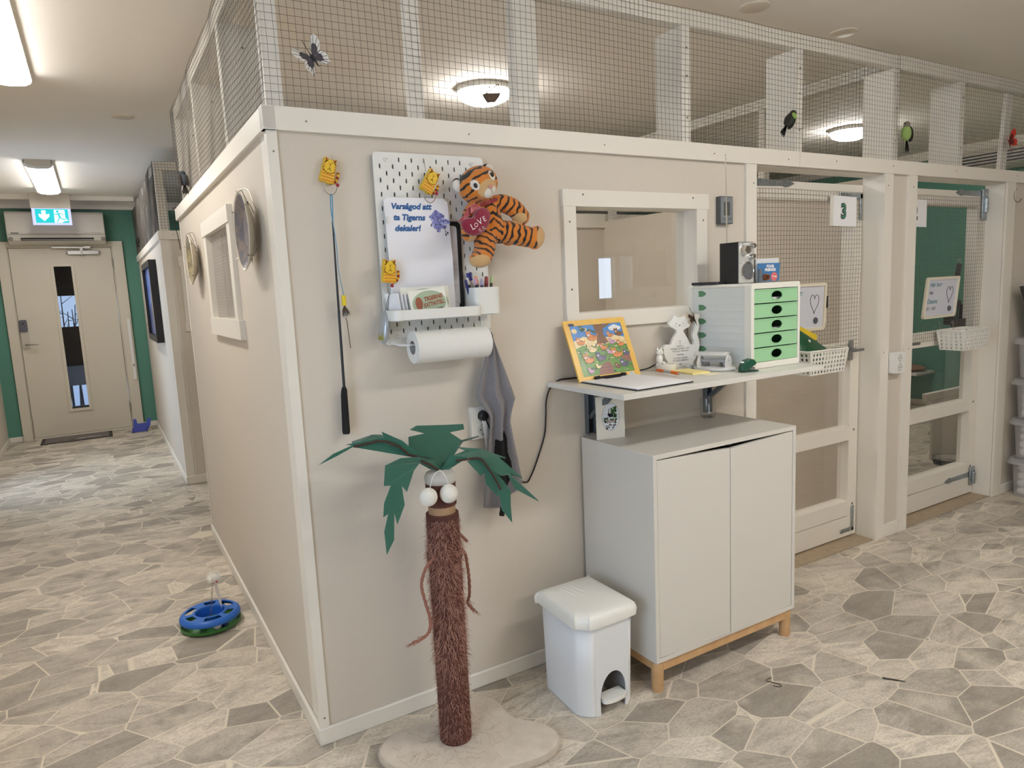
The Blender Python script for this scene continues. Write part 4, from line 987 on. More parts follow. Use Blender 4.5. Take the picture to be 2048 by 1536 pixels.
# cat wand on hook 1
g = thing('cat_wand', 'black fishing-rod cat wand hanging from the yellow hook left of the pegboard', 'cat toy', (0.145, -0.03, 0.945))
hp = h1[3]
RODB = M('black_rod', (20, 20, 22), 0.4)
MB().tube([(0.1475, -0.028, 1.555), (0.146, -0.027, 1.40), (0.1435, -0.024, 1.075)], [0.0022, 0.003, 0.0042], 10).build('rod', RODB, g)
MB().tube([(0.1435, -0.024, 1.085), (0.1433, -0.024, 1.075), (0.142, -0.024, 1.06), (0.1395, -0.024, 0.955), (0.1393, -0.024, 0.946)], [0.005, 0.0085, 0.0095, 0.0115, 0.010], 16).build('grip', M('black_foam', (24, 24, 24), 0.9, bump=(500, 0.3)), g)
CORDB = M('blue_cord', (92, 150, 178), 0.6)
MB().tube([hp + V((0, 0, 0.003)), hp + V((-0.003, 0.0, -0.004)), V((0.1445, -0.031, 1.585)), V((0.1475, -0.029, 1.553))], 0.0016, 6).tube([hp + V((0, 0, 0.003)), hp + V((0.002, -0.001, -0.004)), V((0.1495, -0.031, 1.585)), V((0.1482, -0.029, 1.553))], 0.0016, 6).build('loop', CORDB, g)
MB().tube(smoothpts([(0.1475, -0.030, 1.553), (0.152, -0.032, 1.48), (0.152, -0.032, 1.42), (0.158, -0.032, 1.37), (0.1615, -0.032, 1.345)], 6), 0.0012, 6).build('string', CORDB, g)
MB().tube([(0.1612, -0.032, 1.347), (0.1608, -0.032, 1.318)], 0.0062, 12).build('yellow_bead', M('yellow_foam', (222, 196, 36), 0.6), g)
b = MB(); rnd = random.Random(5)
for i in range(160):
    a = rnd.random() * 6.283; L = 0.022 + rnd.random() * 0.016; sp = 0.004 + rnd.random() * 0.013
    p = V((0.161, -0.032, 1.320)); d = V((math.cos(a) * sp + 0.004, math.sin(a) * sp, -L)); s_ = V((math.cos(a + 1.57), math.sin(a + 1.57), 0)) * 0.0009
    b.add([p - s_, p + s_, p + d * 0.6 + s_, p + d, p + d * 0.6 - s_], [(0, 1, 2, 3, 4)], 0 if rnd.random() < 0.7 else 1)
b.build('feather_tuft', [M('brown_feather', (92, 70, 46), 0.9), M('grey_feather', (150, 168, 182), 0.9)], g, smooth=0, recalc=False)
b = MB()
for i in range(26): b.ell((0.163 + 0.0002 * i + 0.0014 * (i > 1), -0.032, 1.282 - 0.0034 * i), 0.0016, n=8, q=6)
b.build('bead_chain', M('bead_metal', (92, 84, 76), 0.35, 0.9), g)

# silver brush on hook 3
g = thing('grooming_brush', 'silver grooming brush hanging from the lowest cat hook', 'brush', (0.272, -0.05, 1.21))
hq = h3[3]
MB().tube([hq + V((-0.002, 0, 0.002)), V((0.279, -0.052, 1.312)), V((0.277, -0.05, 1.292))], 0.0012, 6).tube([hq + V((0.002, 0, 0.002)), V((0.287, -0.052, 1.320)), V((0.280, -0.05, 1.292))], 0.0012, 6).build('cord', M('grey_cord', (110, 110, 112), 0.7), g)
mt = Matrix.Rotation(R(8), 3, 'Y')
MB().ell((0.268, -0.055, 1.250), (0.0145, 0.026, 0.050), mt, 20, 16).build('shell', M('silver_plastic', (172, 178, 184), 0.3, 0.4), g)
b = MB().obox((0.2570, -0.055, 1.233), (0.006, 0.030, 0.040), mt); b.build('bristle_pad', M('olive_bristles', (168, 158, 70), 0.8, bump=(900, 0.6)), g)

# towel on a hook at the right of the pegboard
g = thing('hand_towel', 'grey hand towel with a black cat motif hanging below the pegboard', 'towel', (0.64, -0.05, 0.645))
TOW = M('grey_terry', (122, 120, 126), 0.95, bump=(700, 0.7), var=(420, (152, 148, 152), 0.2), sheen=0.3)
def towel_pt(s, t):
    """s 0..1 across, t 0..1 down."""
    z = 1.190 - 0.53 * t
    L0 = 0.622 + (-0.070 * min(1, t / 0.34) if t < 0.34 else -0.070 + 0.045 * min(1, (t - 0.34) / 0.12) - 0.038 * max(0, (t - 0.5) / 0.5))
    R0 = 0.634 + (0.066 * min(1, t / 0.40) if t < 0.40 else 0.066 - 0.022 * math.sin(min(1, (t - 0.40) / 0.16) * math.pi / 2) + 0.040 * max(0, (t - 0.55) / 0.45))
    x = L0 + (R0 - L0) * s
    amp = 0.004 + 0.020 * min(1, t * 3)
    y = -0.040 - amp * (0.55 + 0.5 * math.sin(s * math.pi * 4.6 + 0.6 + t * 1.2)) - 0.010 * math.sin(s * math.pi)
    z -= 0.030 * math.sin(s * math.pi * 1.2 + 0.5) * t * t - 0.012 * s * t
    return V((x, y, z))
b = MB(); ns, nt_ = 48, 60
b.add([towel_pt(j / ns, i / nt_) for i in range(nt_ + 1) for j in range(ns + 1)], [(i * (ns + 1) + j, i * (ns + 1) + j + 1, (i + 1) * (ns + 1) + j + 1, (i + 1) * (ns + 1) + j) for i in range(nt_) for j in range(ns)])
tw = b.build('cloth', TOW, g, smooth=180, recalc=False)
md = tw.modifiers.new('thick', 'SOLIDIFY'); md.thickness = 0.006; md.offset = 1
# black cat motif woven near the lower hem: head with ears above, body, tail end below
cm = [(0.30, 0.600), (0.42, 0.615), (0.55, 0.612), (0.70, 0.585), (0.74, 0.63), (0.73, 0.69), (0.72, 0.73), (0.76, 0.80), (0.76, 0.885), (0.62, 0.93), (0.45, 0.905), (0.33, 0.83), (0.27, 0.69)]
b = MB(); tr = tessellate_polygon([[V((p[0], p[1], 0)) for p in cm]])
N = 26; vs = []; fs = []
def inside(px, pz):
    c = False
    for i in range(len(cm)):
        x1, z1 = cm[i]; x2, z2 = cm[i - 1]
        if (z1 > pz) != (z2 > pz) and px < (x2 - x1) * (pz - z1) / (z2 - z1) + x1: c = not c
    return c
gs, gt = 64, 90
for i in range(gt):
    for j in range(gs):
        s0, t0 = 0.2 + 0.65 * j / gs, 0.56 + 0.40 * i / gt
        if inside(s0 + 0.005, t0 + 0.002):
            k = len(vs); vs += [towel_pt(s0 + ds * 0.65 / gs, t0 + dt * 0.40 / gt) + V((0, -0.0012, 0)) for dt in (0, 1) for ds in (0, 1)]; fs.append((k, k + 1, k + 3, k + 2))
b.add(vs, fs); b.build('cat_motif', M('black_terry', (24, 22, 24), 0.95, bump=(700, 0.6)), g, smooth=0, recalc=False)
b = MB()
for sgn in (-1, 1): b.tube(smoothpts([(0.626 + sgn * 0.004, -0.046, 1.188), (0.625 + sgn * 0.007, -0.044, 1.200), (0.622 + sgn * 0.003, -0.036, 1.215), (0.621, -0.034, 1.218)], 4), 0.0014, 6)
b.build('hanging_loop', M('dark_loop', (70, 66, 66), 0.7), g)
MB().tube(smoothpts([(0.612, -0.026, 1.225), (0.615, -0.032, 1.222), (0.620, -0.037, 1.214), (0.628, -0.035, 1.214), (0.631, -0.033, 1.222)], 4), 0.0016, 6).build('hook', CHROME, g, label='small steel hook')
MB().plate([(0, 0), (0.020, -0.004), (0.016, -0.06), (0.012, -0.115), (0.006, -0.06)], (0.583, -0.034, 0.935), XZ, 0.001).build('care_label', PAPER, g, smooth=0)
MB().tube(smoothpts([(0.628, -0.05, 0.665), (0.634, -0.05, 0.645), (0.634, -0.05, 0.622), (0.630, -0.05, 0.600)], 4), [0.006] * 6 + [0.008] * 4 + [0.009] * 3, 10).build('cat_tail_motif', M('black_terry', (24, 22, 24), 0.95), g)

# wall socket partly behind the towel
def socket(label, x0, x1, z0, z1, plug=False):
    g = thing('wall_socket', label, 'socket', ((x0 + x1) / 2, -0.015, z0))
    MB().plate(rrect(x0, x1, z0, z1, 0.006), (0, -0.018 if plug else -0.042, 0), XZ, 0.018 if plug else 0.030).build('housing', PLAST, g, bevel=0.003)
    yf = -0.0185 if plug else -0.0425
    for i, cz in enumerate((z0 + (z1 - z0) * 0.72, z0 + (z1 - z0) * 0.28)):
        cx = (x0 + x1) / 2
        b = MB().lathe([(0.0185, 0.0), (0.0195, 0.0008), (0.0205, 0)], (cx, yf, cz), Matrix(((1, 0, 0), (0, 0, -1), (0, 1, 0))), 28)
        b.plate(oval(cx, cz, 0.0188, 0.0188, 28), (0, yf + 0.0001, 0), XZ, 0.0, m=1)
        for dx in (-0.0095, 0.0095): b.plate(oval(cx + dx, cz, 0.0026, 0.0026, 10), (0, yf - 0.0003, 0), XZ, 0, m=2)
        for dz in (-0.0165, 0.0165): b.box(cx - 0.0025, cx + 0.0025, yf - 0.0006, yf, cz + dz - 0.0015, cz + dz + 0.0015, 2)
        b.build('outlet', [PLAST, M('socket_recess', (206, 206, 202), 0.4), M('socket_hole', (40, 40, 40), 0.6)], g)
    return g
socket('double wall socket half hidden behind the grey towel', 0.553, 0.635, 0.862, 0.968, True)
g = thing('black_plug', 'black plug in the upper outlet behind the towel', 'plug', (0.594, -0.03, 0.92))
MB().tube([(0.594, -0.0185, 0.938), (0.594, -0.034, 0.938), (0.594, -0.038, 0.938)], [0.017, 0.016, 0.012], 20).build('plug_body', BLACK, g)
socket('white double socket on the pillar between the gates', 2.865, 2.955, 0.842, 0.945)

# black cord from plug up to the shelf
cord = smoothpts([(0.594, -0.036, 0.936), (0.64, -0.028, 0.83), (0.70, -0.014, 0.72), (0.752, -0.010, 0.682), (0.776, -0.009, 0.70), (0.806, -0.009, 0.757), (0.838, -0.009, 0.835), (0.846, -0.010, 0.90), (0.850, -0.011, 0.955), (0.866, -0.012, 0.995), (0.90, -0.015, 1.020), (0.95, -0.018, 1.0225), (1.10, -0.020, 1.0205), (1.28, -0.022, 1.0205), (1.36, -0.018, 1.035), (1.44, -0.014, 1.0215), (1.52, -0.010, 1.0215)], 8)
MB().tube(cord, 0.0028, 8).build('power_cord', BLACK, label='black power cord running from the towel up behind the puzzle', cat='cord', at=(0.75, -0.01, 0.68))
# ------------------------------------------------------------------ plush tiger hanging on the pegboard
def plush():
    g = thing('plush_tiger', 'orange striped plush tiger holding a red heart, hanging on the pegboard', 'plush toy', (0.62, -0.06, 1.44))
    yb = -0.075
    hr = Matrix.Rotation(R(-27), 3, 'Y')           # head tilt in the wall plane
    s = MB()
    s.ell((0.580, yb - 0.020, 1.658), (0.065, 0.052, 0.054), hr, 24, 16)                         # head
    s.ell((0.586, yb - 0.058, 1.637), (0.034, 0.026, 0.025), hr, 20, 12)                         # muzzle
    s.ell((0.607, yb - 0.003, 1.607), (0.036, 0.034, 0.022), None, 20, 12)                       # neck
    def limb(pts, rs):
        P = smoothpts(pts, 5)
        for i, p in enumerate(P):
            t = i / (len(P) - 1) * (len(rs) - 1); k = min(int(t), len(rs) - 2); r_ = rs[k] + (rs[k + 1] - rs[k]) * (t - k)
            s.ell(p, r_, None, 14, 9)
    limb([(0.610, yb, 1.600), (0.618, yb, 1.565), (0.622, yb, 1.540), (0.624, yb, 1.525)], [0.036, 0.043, 0.047, 0.044])
    limb([(0.578, yb - 0.01, 1.598), (0.552, yb - 0.02, 1.575), (0.535, yb - 0.032, 1.540), (0.531, yb - 0.040, 1.510)], [0.022, 0.025, 0.024, 0.023])
    limb([(0.636, yb - 0.005, 1.603), (0.665, yb - 0.012, 1.606), (0.698, yb - 0.022, 1.592), (0.722, yb - 0.030, 1.565)], [0.025, 0.028, 0.029, 0.027])
    limb([(0.600, yb - 0.010, 1.515), (0.590, yb - 0.025, 1.487), (0.582, yb - 0.035, 1.462), (0.568, yb - 0.042, 1.444)], [0.036, 0.034, 0.033, 0.031])
    limb([(0.650, yb - 0.005, 1.520), (0.685, yb - 0.015, 1.518), (0.715, yb - 0.028, 1.508), (0.745, yb - 0.040, 1.500)], [0.036, 0.036, 0.034, 0.032])
    s.ell((0.557, yb - 0.055, 1.436), (0.038, 0.026, 0.026), Matrix.Rotation(R(-8), 3, 'Y'), 20, 12)      # feet
    s.ell((0.758, yb - 0.052, 1.498), (0.030, 0.026, 0.038), Matrix.Rotation(R(25), 3, 'Y'), 20, 12)
    tmp = s.build('tmp', WHITE, recalc=True, smooth=0, at=(0, 0, 0))
    r_ = tmp.modifiers.new('r', 'REMESH'); r_.mode = 'VOXEL'; r_.voxel_size = 0.0022
    q = tmp.modifiers.new('s', 'SMOOTH'); q.factor = 0.5; q.iterations = 8
    dg = bpy.context.evaluated_depsgraph_get(); dg.update()
    me = bpy.data.meshes.new_from_object(tmp.evaluated_get(dg))
    bpy.data.objects.remove(tmp)
    o = wloc(g)
    ca = me.color_attributes.new('fur', 'FLOAT_COLOR', 'POINT')
    ORG, BLK, CRM, WHT = [lin(c) for c in ((214, 128, 44), (34, 26, 22), (206, 168, 116), (226, 220, 210))]
    hi = hr.inverted(); HC = V((0.580, yb - 0.020, 1.658))
    from mathutils import noise
    axes = [((0.552, 1.58), (0.531, 1.505), 'a'), ((0.64, 1.605), (0.722, 1.565), 'a'), ((0.600, 1.515), (0.560, 1.436), 'l'), ((0.655, 1.520), (0.758, 1.498), 'l')]
    for i, vv in enumerate(me.vertices):
        p = vv.co.copy(); col = ORG
        dmin = None
        h = hi @ (p - HC)
        wob = noise.noise(p * 55) * 0.006
        if h.length < 0.075 and (abs(h.x) < 0.066 and abs(h.z) < 0.056) and p.z > 1.598:
            hx, hz = h.x, h.z
            # stripes sweep over the crown and in from the cheeks
            f = math.sin((hz * 1.0 + 4.2 * hx * hx + wob) * 300)
            face = (hx / 0.036) ** 2 + ((hz + 0.019) / 0.026) ** 2
            if f > 0.55 and face > 1.25 and abs(hx) > 0.004 * 0: col = BLK
            if face < 1.0 and h.y < -0.02: col = CRM
            for sx in (-1, 1):
                if ((hx - sx * 0.033) / 0.0115) ** 2 + ((hz - 0.008) / 0.0155) ** 2 < 1 and h.y < 0: col = WHT
            if ((hx + 0.002) / 0.024) ** 2 + ((hz + 0.030) / 0.0155) ** 2 < 1 and h.y < -0.03: col = WHT
            if abs(hx + 0.001) < 0.0012 and -0.036 < hz < -0.018 and h.y < -0.05: col = BLK
        else:
            best = 1e9; f = 0
            for (ax, az), (bx, bz), kind in axes:
                d = V((bx - ax, bz - az)); L = d.length; d /= L; e = V((p.x - ax, p.z - az)); t = e.dot(d); off = (e - d * t).length
                if -0.004 < t < L + 0.03:
                    sc = off + max(0, -t) * 3
                    if sc < best and sc < 0.034: best = sc; f = math.sin((t + wob + 0.15 * e.cross(d) if False else t + wob) * 330); tt = t / L
            if best > 1e8:
                f = math.sin((p.z * 0.8 + abs(p.x - 0.617) * 0.45 + wob) * 330)
            if f > 0.45: col = BLK
            if ((p.x - 0.531) / 0.02) ** 2 + ((p.z - 1.503) / 0.020) ** 2 < 1 and p.x > 0.522: col = CRM
            if ((p.x - 0.708) / 0.02) ** 2 + ((p.z - 1.558) / 0.016) ** 2 < 1: col = CRM
            if ((p.x - 0.549) / 0.034) ** 2 + ((p.z - 1.426) / 0.022) ** 2 < 1 and p.y < yb - 0.05: col = CRM
            if ((p.x - 0.770) / 0.022) ** 2 + ((p.z - 1.494) / 0.034) ** 2 < 1 and p.y < yb - 0.045: col = CRM
        ca.data[i].color = col + (1,)
        vv.co = p - o
    FUR = bpy.data.materials.new('tiger_plush'); FUR.use_nodes = True
    nt = FUR.node_tree; bs = nt.nodes['Principled BSDF']; at = nt.nodes.new('ShaderNodeVertexColor'); at.layer_name = 'fur'
    nt.links.new(at.outputs[0], bs.inputs['Base Color']); bs.inputs['Roughness'].default_value = 0.95; bs.inputs['Sheen Weight'].default_value = 0.25
    gn = nt.nodes.new('ShaderNodeNewGeometry'); nz = nt.nodes.new('ShaderNodeTexNoise'); nz.inputs['Scale'].default_value = 900; bp = nt.nodes.new('ShaderNodeBump'); bp.inputs['Strength'].default_value = 0.5; bp.inputs['Distance'].default_value = 0.004
    nt.links.new(gn.outputs['Position'], nz.inputs['Vector']); nt.links.new(nz.outputs[0], bp.inputs['Height']); nt.links.new(bp.outputs[0], bs.inputs['Normal'])
    me.materials.clear(); me.materials.append(FUR)
    me.polygons.foreach_set('use_smooth', [True] * len(me.polygons))
    body = bpy.data.objects.new('body', me); COL.objects.link(body); body.parent = g
    EARW = M('plush_white', (226, 220, 212), 0.95, bump=(600, 0.4)); PB = M('plush_black', (34, 28, 26), 0.95)
    for ex, ez, rot in ((0.516, 1.654, -27), (0.626, 1.704, -27)):
        sgn = -1 if ex < 0.57 else 1
        m_ = Matrix.Rotation(R(rot), 3, 'Y')
        MB().ell((ex, yb - 0.012, ez), (0.017, 0.010, 0.019), m_, 16, 10).build('ear', EARW, g)
        MB().ell(V((ex, yb - 0.008, ez)) + m_ @ V((-sgn * 0.004, 0, 0.012)), (0.012, 0.008, 0.010), m_, 14, 8).build('ear_tuft', PB, g)
    for ex, ez in ((-0.033, 0.006), (0.033, 0.010)):
        p = HC + hr @ V((ex, -0.0445, ez))
        MB().ell(p, (0.0062, 0.0045, 0.0075), hr, 14, 10).build('eye', M('plush_eye', (26, 18, 14), 0.08), g)
    MB().ell(HC + hr @ V((0.0, -0.0655, -0.016)), (0.0085, 0.005, 0.0055), hr, 14, 8).build('nose', M('plush_nose', (206, 142, 128), 0.7), g)
    # red collar ribbon with a bow end
    RIB = M('red_ribbon', (142, 30, 44), 0.35, sheen=0.3)
    b = MB(); rings = []
    for dz, r_ in ((-0.005, 1.0), (0.005, 1.02)):
        rings.append([V((0.606 + 0.044 * r_ * math.cos(R(a)), yb - 0.004 + 0.042 * r_ * math.sin(R(a)), 1.606 + dz + 0.30 * 0.044 * math.cos(R(a)))) for a in range(0, 360, 15)])
    b.loft(rings, cap=False); b.build('ribbon', RIB, g, recalc=False)
    b = MB().poly3([(0.546, yb - 0.058, 1.600), (0.520, yb - 0.062, 1.585), (0.505, yb - 0.058, 1.560), (0.489, yb - 0.050, 1.545), (0.508, yb - 0.060, 1.548), (0.526, yb - 0.062, 1.562), (0.552, yb - 0.058, 1.588)], 0.001)
    b.poly3([(0.548, yb - 0.060, 1.598), (0.525, yb - 0.068, 1.586), (0.524, yb - 0.070, 1.568), (0.548, yb - 0.070, 1.566), (0.562, yb - 0.062, 1.588)], 0.001)
    b.build('ribbon_bow', M('sheer_red_ribbon', (168, 62, 68), 0.3, sheen=0.4), g, smooth=0)
    # heart with lettering
    ho = [(0.486, 1.534), (0.493, 1.548), (0.512, 1.554), (0.527, 1.557), (0.536, 1.574), (0.552, 1.584), (0.570, 1.582), (0.582, 1.567), (0.580, 1.545), (0.566, 1.521), (0.540, 1.504), (0.515, 1.503), (0.494, 1.516)]
    hs = smoothpts([V((p[0], 0, p[1])) for p in ho + [ho[0]]], 4)[:-1]
    c = V((0.538, 0, 1.542)); rings = []
    for sc, dy in ((0.55, 0.014), (0.9, 0.010), (1.0, 0.0), (0.97, -0.008), (0.82, -0.015), (0.5, -0.019), (0.15, -0.020)):
        rings.append([V((c.x + (p.x - c.x) * sc, yb - 0.078 + dy, c.z + (p.z - c.z) * sc)) for p in hs])
    MB().loft(rings).build('heart', M('heart_velour', (134, 20, 50), 0.85, sheen=0.4), g, smooth=60)
    a = R(27); uvh = (V((math.cos(a), 0, math.sin(a))), V((-math.sin(a), 0, math.cos(a))))
    b = MB()
    b.text('L', (0.517, yb - 0.0985, 1.519), uvh, 0.026, 0, bold=0.0); b.text('O', (0.527, yb - 0.0995, 1.5265), uvh, 0.017, 0); b.text('V', (0.541, yb - 0.0995, 1.534), uvh, 0.025, 0); b.text('E', (0.556, yb - 0.0985, 1.543), uvh, 0.021, 0)
    for cx, cz in ((0.537, 1.519), (0.549, 1.525)):
        b.tube([V((cx + (0.001 + 0.0009 * t) * math.cos(t * 1.1), yb - 0.0985, cz + (0.001 + 0.0009 * t) * math.sin(t * 1.1))) for t in [i * 0.5 for i in range(12)]], 0.0006, 5)
    b.build('lettering', M('white_print', (232, 226, 224), 0.7), g, smooth=0)
    MB().tube(smoothpts([(0.668, yb + 0.01, 1.505), (0.684, yb, 1.490), (0.694, yb - 0.008, 1.492)], 5), [0.012] * 11, 12).build('tail', M('tiger_orange', (206, 120, 42), 0.95), g)
    MB().plate([(0, 0), (0.004, 0.0), (0.022, -0.030), (0.015, -0.033)], (0.6725, yb - 0.02, 1.585), XZ, 0.0008).build('sewn_label', PAPER, g, smooth=0)
    MB().tube([(0.59, -0.022, 1.705), (0.59, -0.045, 1.70)], 0.002, 6).build('hanging_peg', CHROME, g)
plush()
# ------------------------------------------------------------------ shelf, cabinet and desk things
ZS = 1.018
g = thing('wall_shelf', 'white shelf board on grey folding brackets under the interior window', 'shelf', (1.33, -0.2, 0.80))
MB().box(0.862, 1.795, -0.412, -0.001, ZS - 0.018, ZS).build('shelf_board', WHITE, g, bevel=0.0015)
BRK = M('bracket_grey', (112, 120, 126), 0.4, 0.7)
def bracket(x):
    b = MB()
    b.box(x - 0.016, x + 0.016, -0.006, -0.0008, 0.812, ZS - 0.019).box(x - 0.016, x - 0.012, -0.022, -0.004, 0.812, ZS - 0.019).box(x + 0.012, x + 0.016, -0.022, -0.004, 0.812, ZS - 0.019)
    b.box(x - 0.016, x + 0.016, -0.28, -0.004, ZS - 0.0225, ZS - 0.0185).box(x - 0.016, x - 0.012, -0.28, -0.004, ZS - 0.038, ZS - 0.0185).box(x + 0.012, x + 0.016, -0.28, -0.004, ZS - 0.038, ZS - 0.0185)
    br = b.build('bracket', BRK, g, bevel=0.001)
    d = V((0, -0.15, 0.118)); a = V((x, -0.016, 0.872)); L = d.length; m_ = V((0, 0, 1)).rotation_difference(d.normalized()).to_matrix()
    MB().obox(a + d / 2, (0.020, 0.016, L), m_).build('folding_arm', BRK, br, bevel=0.002)
    MB().box(x - 0.009, x + 0.009, -0.014, -0.0065, 0.815, 0.880).build('black_slide', BLACK, br)
bracket(1.035); bracket(1.625)

# cabinet
g = thing('cabinet', 'white two-door cabinet on birch legs under the wall shelf', 'cabinet', (1.334, -0.2, 0))
CX0, CX1, CY0, CY1, CZ0, CZ1 = 0.992, 1.676, -0.388, -0.014, 0.108, 0.806
CAB = M('cabinet_foil', (209, 205, 197), 0.38)
ch = 0.0155
MB().plate([(CX0, CZ0), (CX1, CZ0), (CX1, CZ1), (CX0, CZ1)], (0, CY0, 0), XZ, CY1 - CY0, holes=[[(CX0 + ch, CZ0 + ch), (CX1 - ch, CZ0 + ch), (CX1 - ch, CZ1 - ch), (CX0 + ch, CZ1 - ch)]]).build('carcass', CAB, g, bevel=0.001)
MB().box(CX0 + ch, CX1 - ch, CY1 - 0.008, CY1 - 0.003, CZ0 + ch, CZ1 - ch).build('back_panel', CAB, g)
xm = (CX0 + CX1) / 2
def door(x0, x1, lean, hinge):
    z0, z1 = CZ0 + ch + 0.002, CZ1 - ch - 0.003
    b = MB().box(x0, x1, CY0 + 0.002, CY0 + 0.018, z0, z1)
    o = b.build('door', CAB, g, bevel=0.0012)
    # the two doors hang a little crooked: their free edges have dropped
    for vtx in o.data.vertices:
        w_ = o.matrix_basis @ vtx.co + wloc(g); t = (w_.x - x0) / (x1 - x0); t = t if hinge == 'l' else 1 - t
        vtx.co.z -= lean * t
        vtx.co.y -= 0.004 * t
door(CX0 + ch + 0.0015, xm - 0.0015, 0.010, 'l'); door(xm + 0.0015, CX1 - ch - 0.0015, 0.012, 'r')
MB().box(xm - 0.012, xm + 0.012, CY0 + 0.001, CY0 + 0.03, CZ1 - ch - 0.004, CZ1 - ch).build('door_catch', BLACK, g)
BIRCH = M('birch', (206, 168, 122), 0.5, var=(22, (190, 148, 102), 0.25))
for x in (CX0 + 0.024, CX1 - 0.024):
    for y in (CY0 + 0.024, CY1 - 0.03):
        MB().lathe([(0.0001, 0), (0.0185, 0), (0.0195, 0.002), (0.0215, CZ0 - 0.004), (0.0001, CZ0 - 0.004)], (x, y, 0), n=24).build('leg', BIRCH, g)
b = MB().box(CX0 + 0.03, CX1 - 0.03, CY0 + 0.008, CY0 + 0.036, CZ0 - 0.036, CZ0 - 0.0005).box(CX0 + 0.03, CX1 - 0.03, CY1 - 0.04, CY1 - 0.018, CZ0 - 0.036, CZ0 - 0.0005)
b.box(CX0 + 0.010, CX0 + 0.036, CY0 + 0.03, CY1 - 0.03, CZ0 - 0.036, CZ0 - 0.0005).box(CX1 - 0.036, CX1 - 0.010, CY0 + 0.03, CY1 - 0.03, CZ0 - 0.036, CZ0 - 0.0005)
b.build('underframe', BIRCH, g, bevel=0.002)
# things on the cabinet top
g = thing('greeting_card', 'white card with an oval picture of a black cat, standing on the cabinet', 'card', (1.06, -0.115, CZ1))
a = R(-13); u = V((math.cos(a), math.sin(a), 0)); uv = (u, V((0.012, 0.03, 1)).normalized()); o = V((1.000, -0.095, CZ1 + 0.0005)); n = u.cross(uv[1])
MB().plate([(0, 0), (0.108, 0), (0.108, 0.150), (0, 0.150)], o, uv, 0.0012).plate([(0, 0), (0.108, 0), (0.108, 0.150), (0, 0.150)], o - n * 0.0014, ((u + V((0.05, 0.38, 0))).normalized(), uv[1]), 0.0012).build('card', M('ivory_card', (228, 224, 212), 0.6), g, smooth=0)
b = MB(); cx, cz, rx_, rz_ = 0.055, 0.077, 0.034, 0.049
b.plate(oval(cx, cz, rx_, rz_, 48), o + n * 0.0003, uv, 0, holes=[oval(cx, cz, rx_ - 0.0007, rz_ - 0.0007, 48)], m=0)
b.plate(oval(cx, cz, rx_ - 0.0008, rz_ - 0.0008, 40), o + n * 0.0003, uv, 0, m=5)
rnd = random.Random(9)
def blob(px, pz, r_, m, lift):
    b.plate([(px + r_ * (0.7 + 0.5 * rnd.random()) * math.cos(q * 0.785), pz + r_ * (0.7 + 0.5 * rnd.random()) * math.sin(q * 0.785)) for q in range(8)], o + n * lift, uv, 0, m=m)
for i in range(34): blob(0.066 + rnd.uniform(-0.009, 0.010), 0.094 + rnd.uniform(-0.018, 0.018), 0.004, 1 if rnd.random() < 0.7 else 4, 0.0005)
for i in range(30):
    t = rnd.random(); blob(0.030 + 0.048 * t, 0.064 + rnd.uniform(-0.008, 0.010), 0.0035, rnd.choice((2, 1, 4, 0)), 0.0006)
for i in range(26):
    t = rnd.random(); blob(0.036 + 0.036 * t, 0.045 + rnd.uniform(-0.010, 0.006), 0.0035, rnd.choice((3, 3, 2, 5)), 0.0007)
b.plate(oval(0.056, 0.060, 0.016, 0.004, 16), o + n * 0.0009, uv, 0, m=6)
b.plate([(0.044, 0.0475), (0.055, 0.044), (0.063, 0.049), (0.058, 0.034), (0.052, 0.031), (0.050, 0.041)], o + n * 0.0009, uv, 0, m=5)
b.plate(oval(0.054, 0.082, 0.009, 0.0065, 16), o + n * 0.001, uv, 0, m=0); b.plate(oval(0.047, 0.086, 0.0045, 0.005, 12), o + n * 0.001, uv, 0, m=0)
b.tube([o + n * 0.001 + uv[0] * p[0] + uv[1] * p[1] for p in ((0.048, 0.088), (0.0465, 0.095), (0.049, 0.101), (0.048, 0.106))], 0.0012, 5, 0)
b.build('picture', [M('pic_black', (28, 28, 36), 0.8), M('pic_green', (76, 118, 62), 0.8), M('pic_brown', (110, 86, 66), 0.8), M('pic_grey', (120, 120, 128), 0.8), M('pic_dark_green', (48, 78, 48), 0.8), M('pic_pale', (220, 224, 228), 0.8), M('pic_mauve', (176, 160, 160), 0.8)], g, smooth=0)
g = thing('glass_jar', 'clear glass jar at the back of the cabinet beside the right bracket', 'jar', (1.585, -0.05, CZ1))
MB().lathe([(0.0001, 0.004), (0.026, 0.004), (0.029, 0.010), (0.029, 0.066), (0.027, 0.072), (0.028, 0.078), (0.030, 0.078), (0.0305, 0.066), (0.0305, 0.006), (0.028, 0.0005), (0.0001, 0.0005)], (1.572, -0.062, CZ1), n=28).build('glass', PANE('jar_glass', (0.985, 0.985, 0.98), 0.8), g)

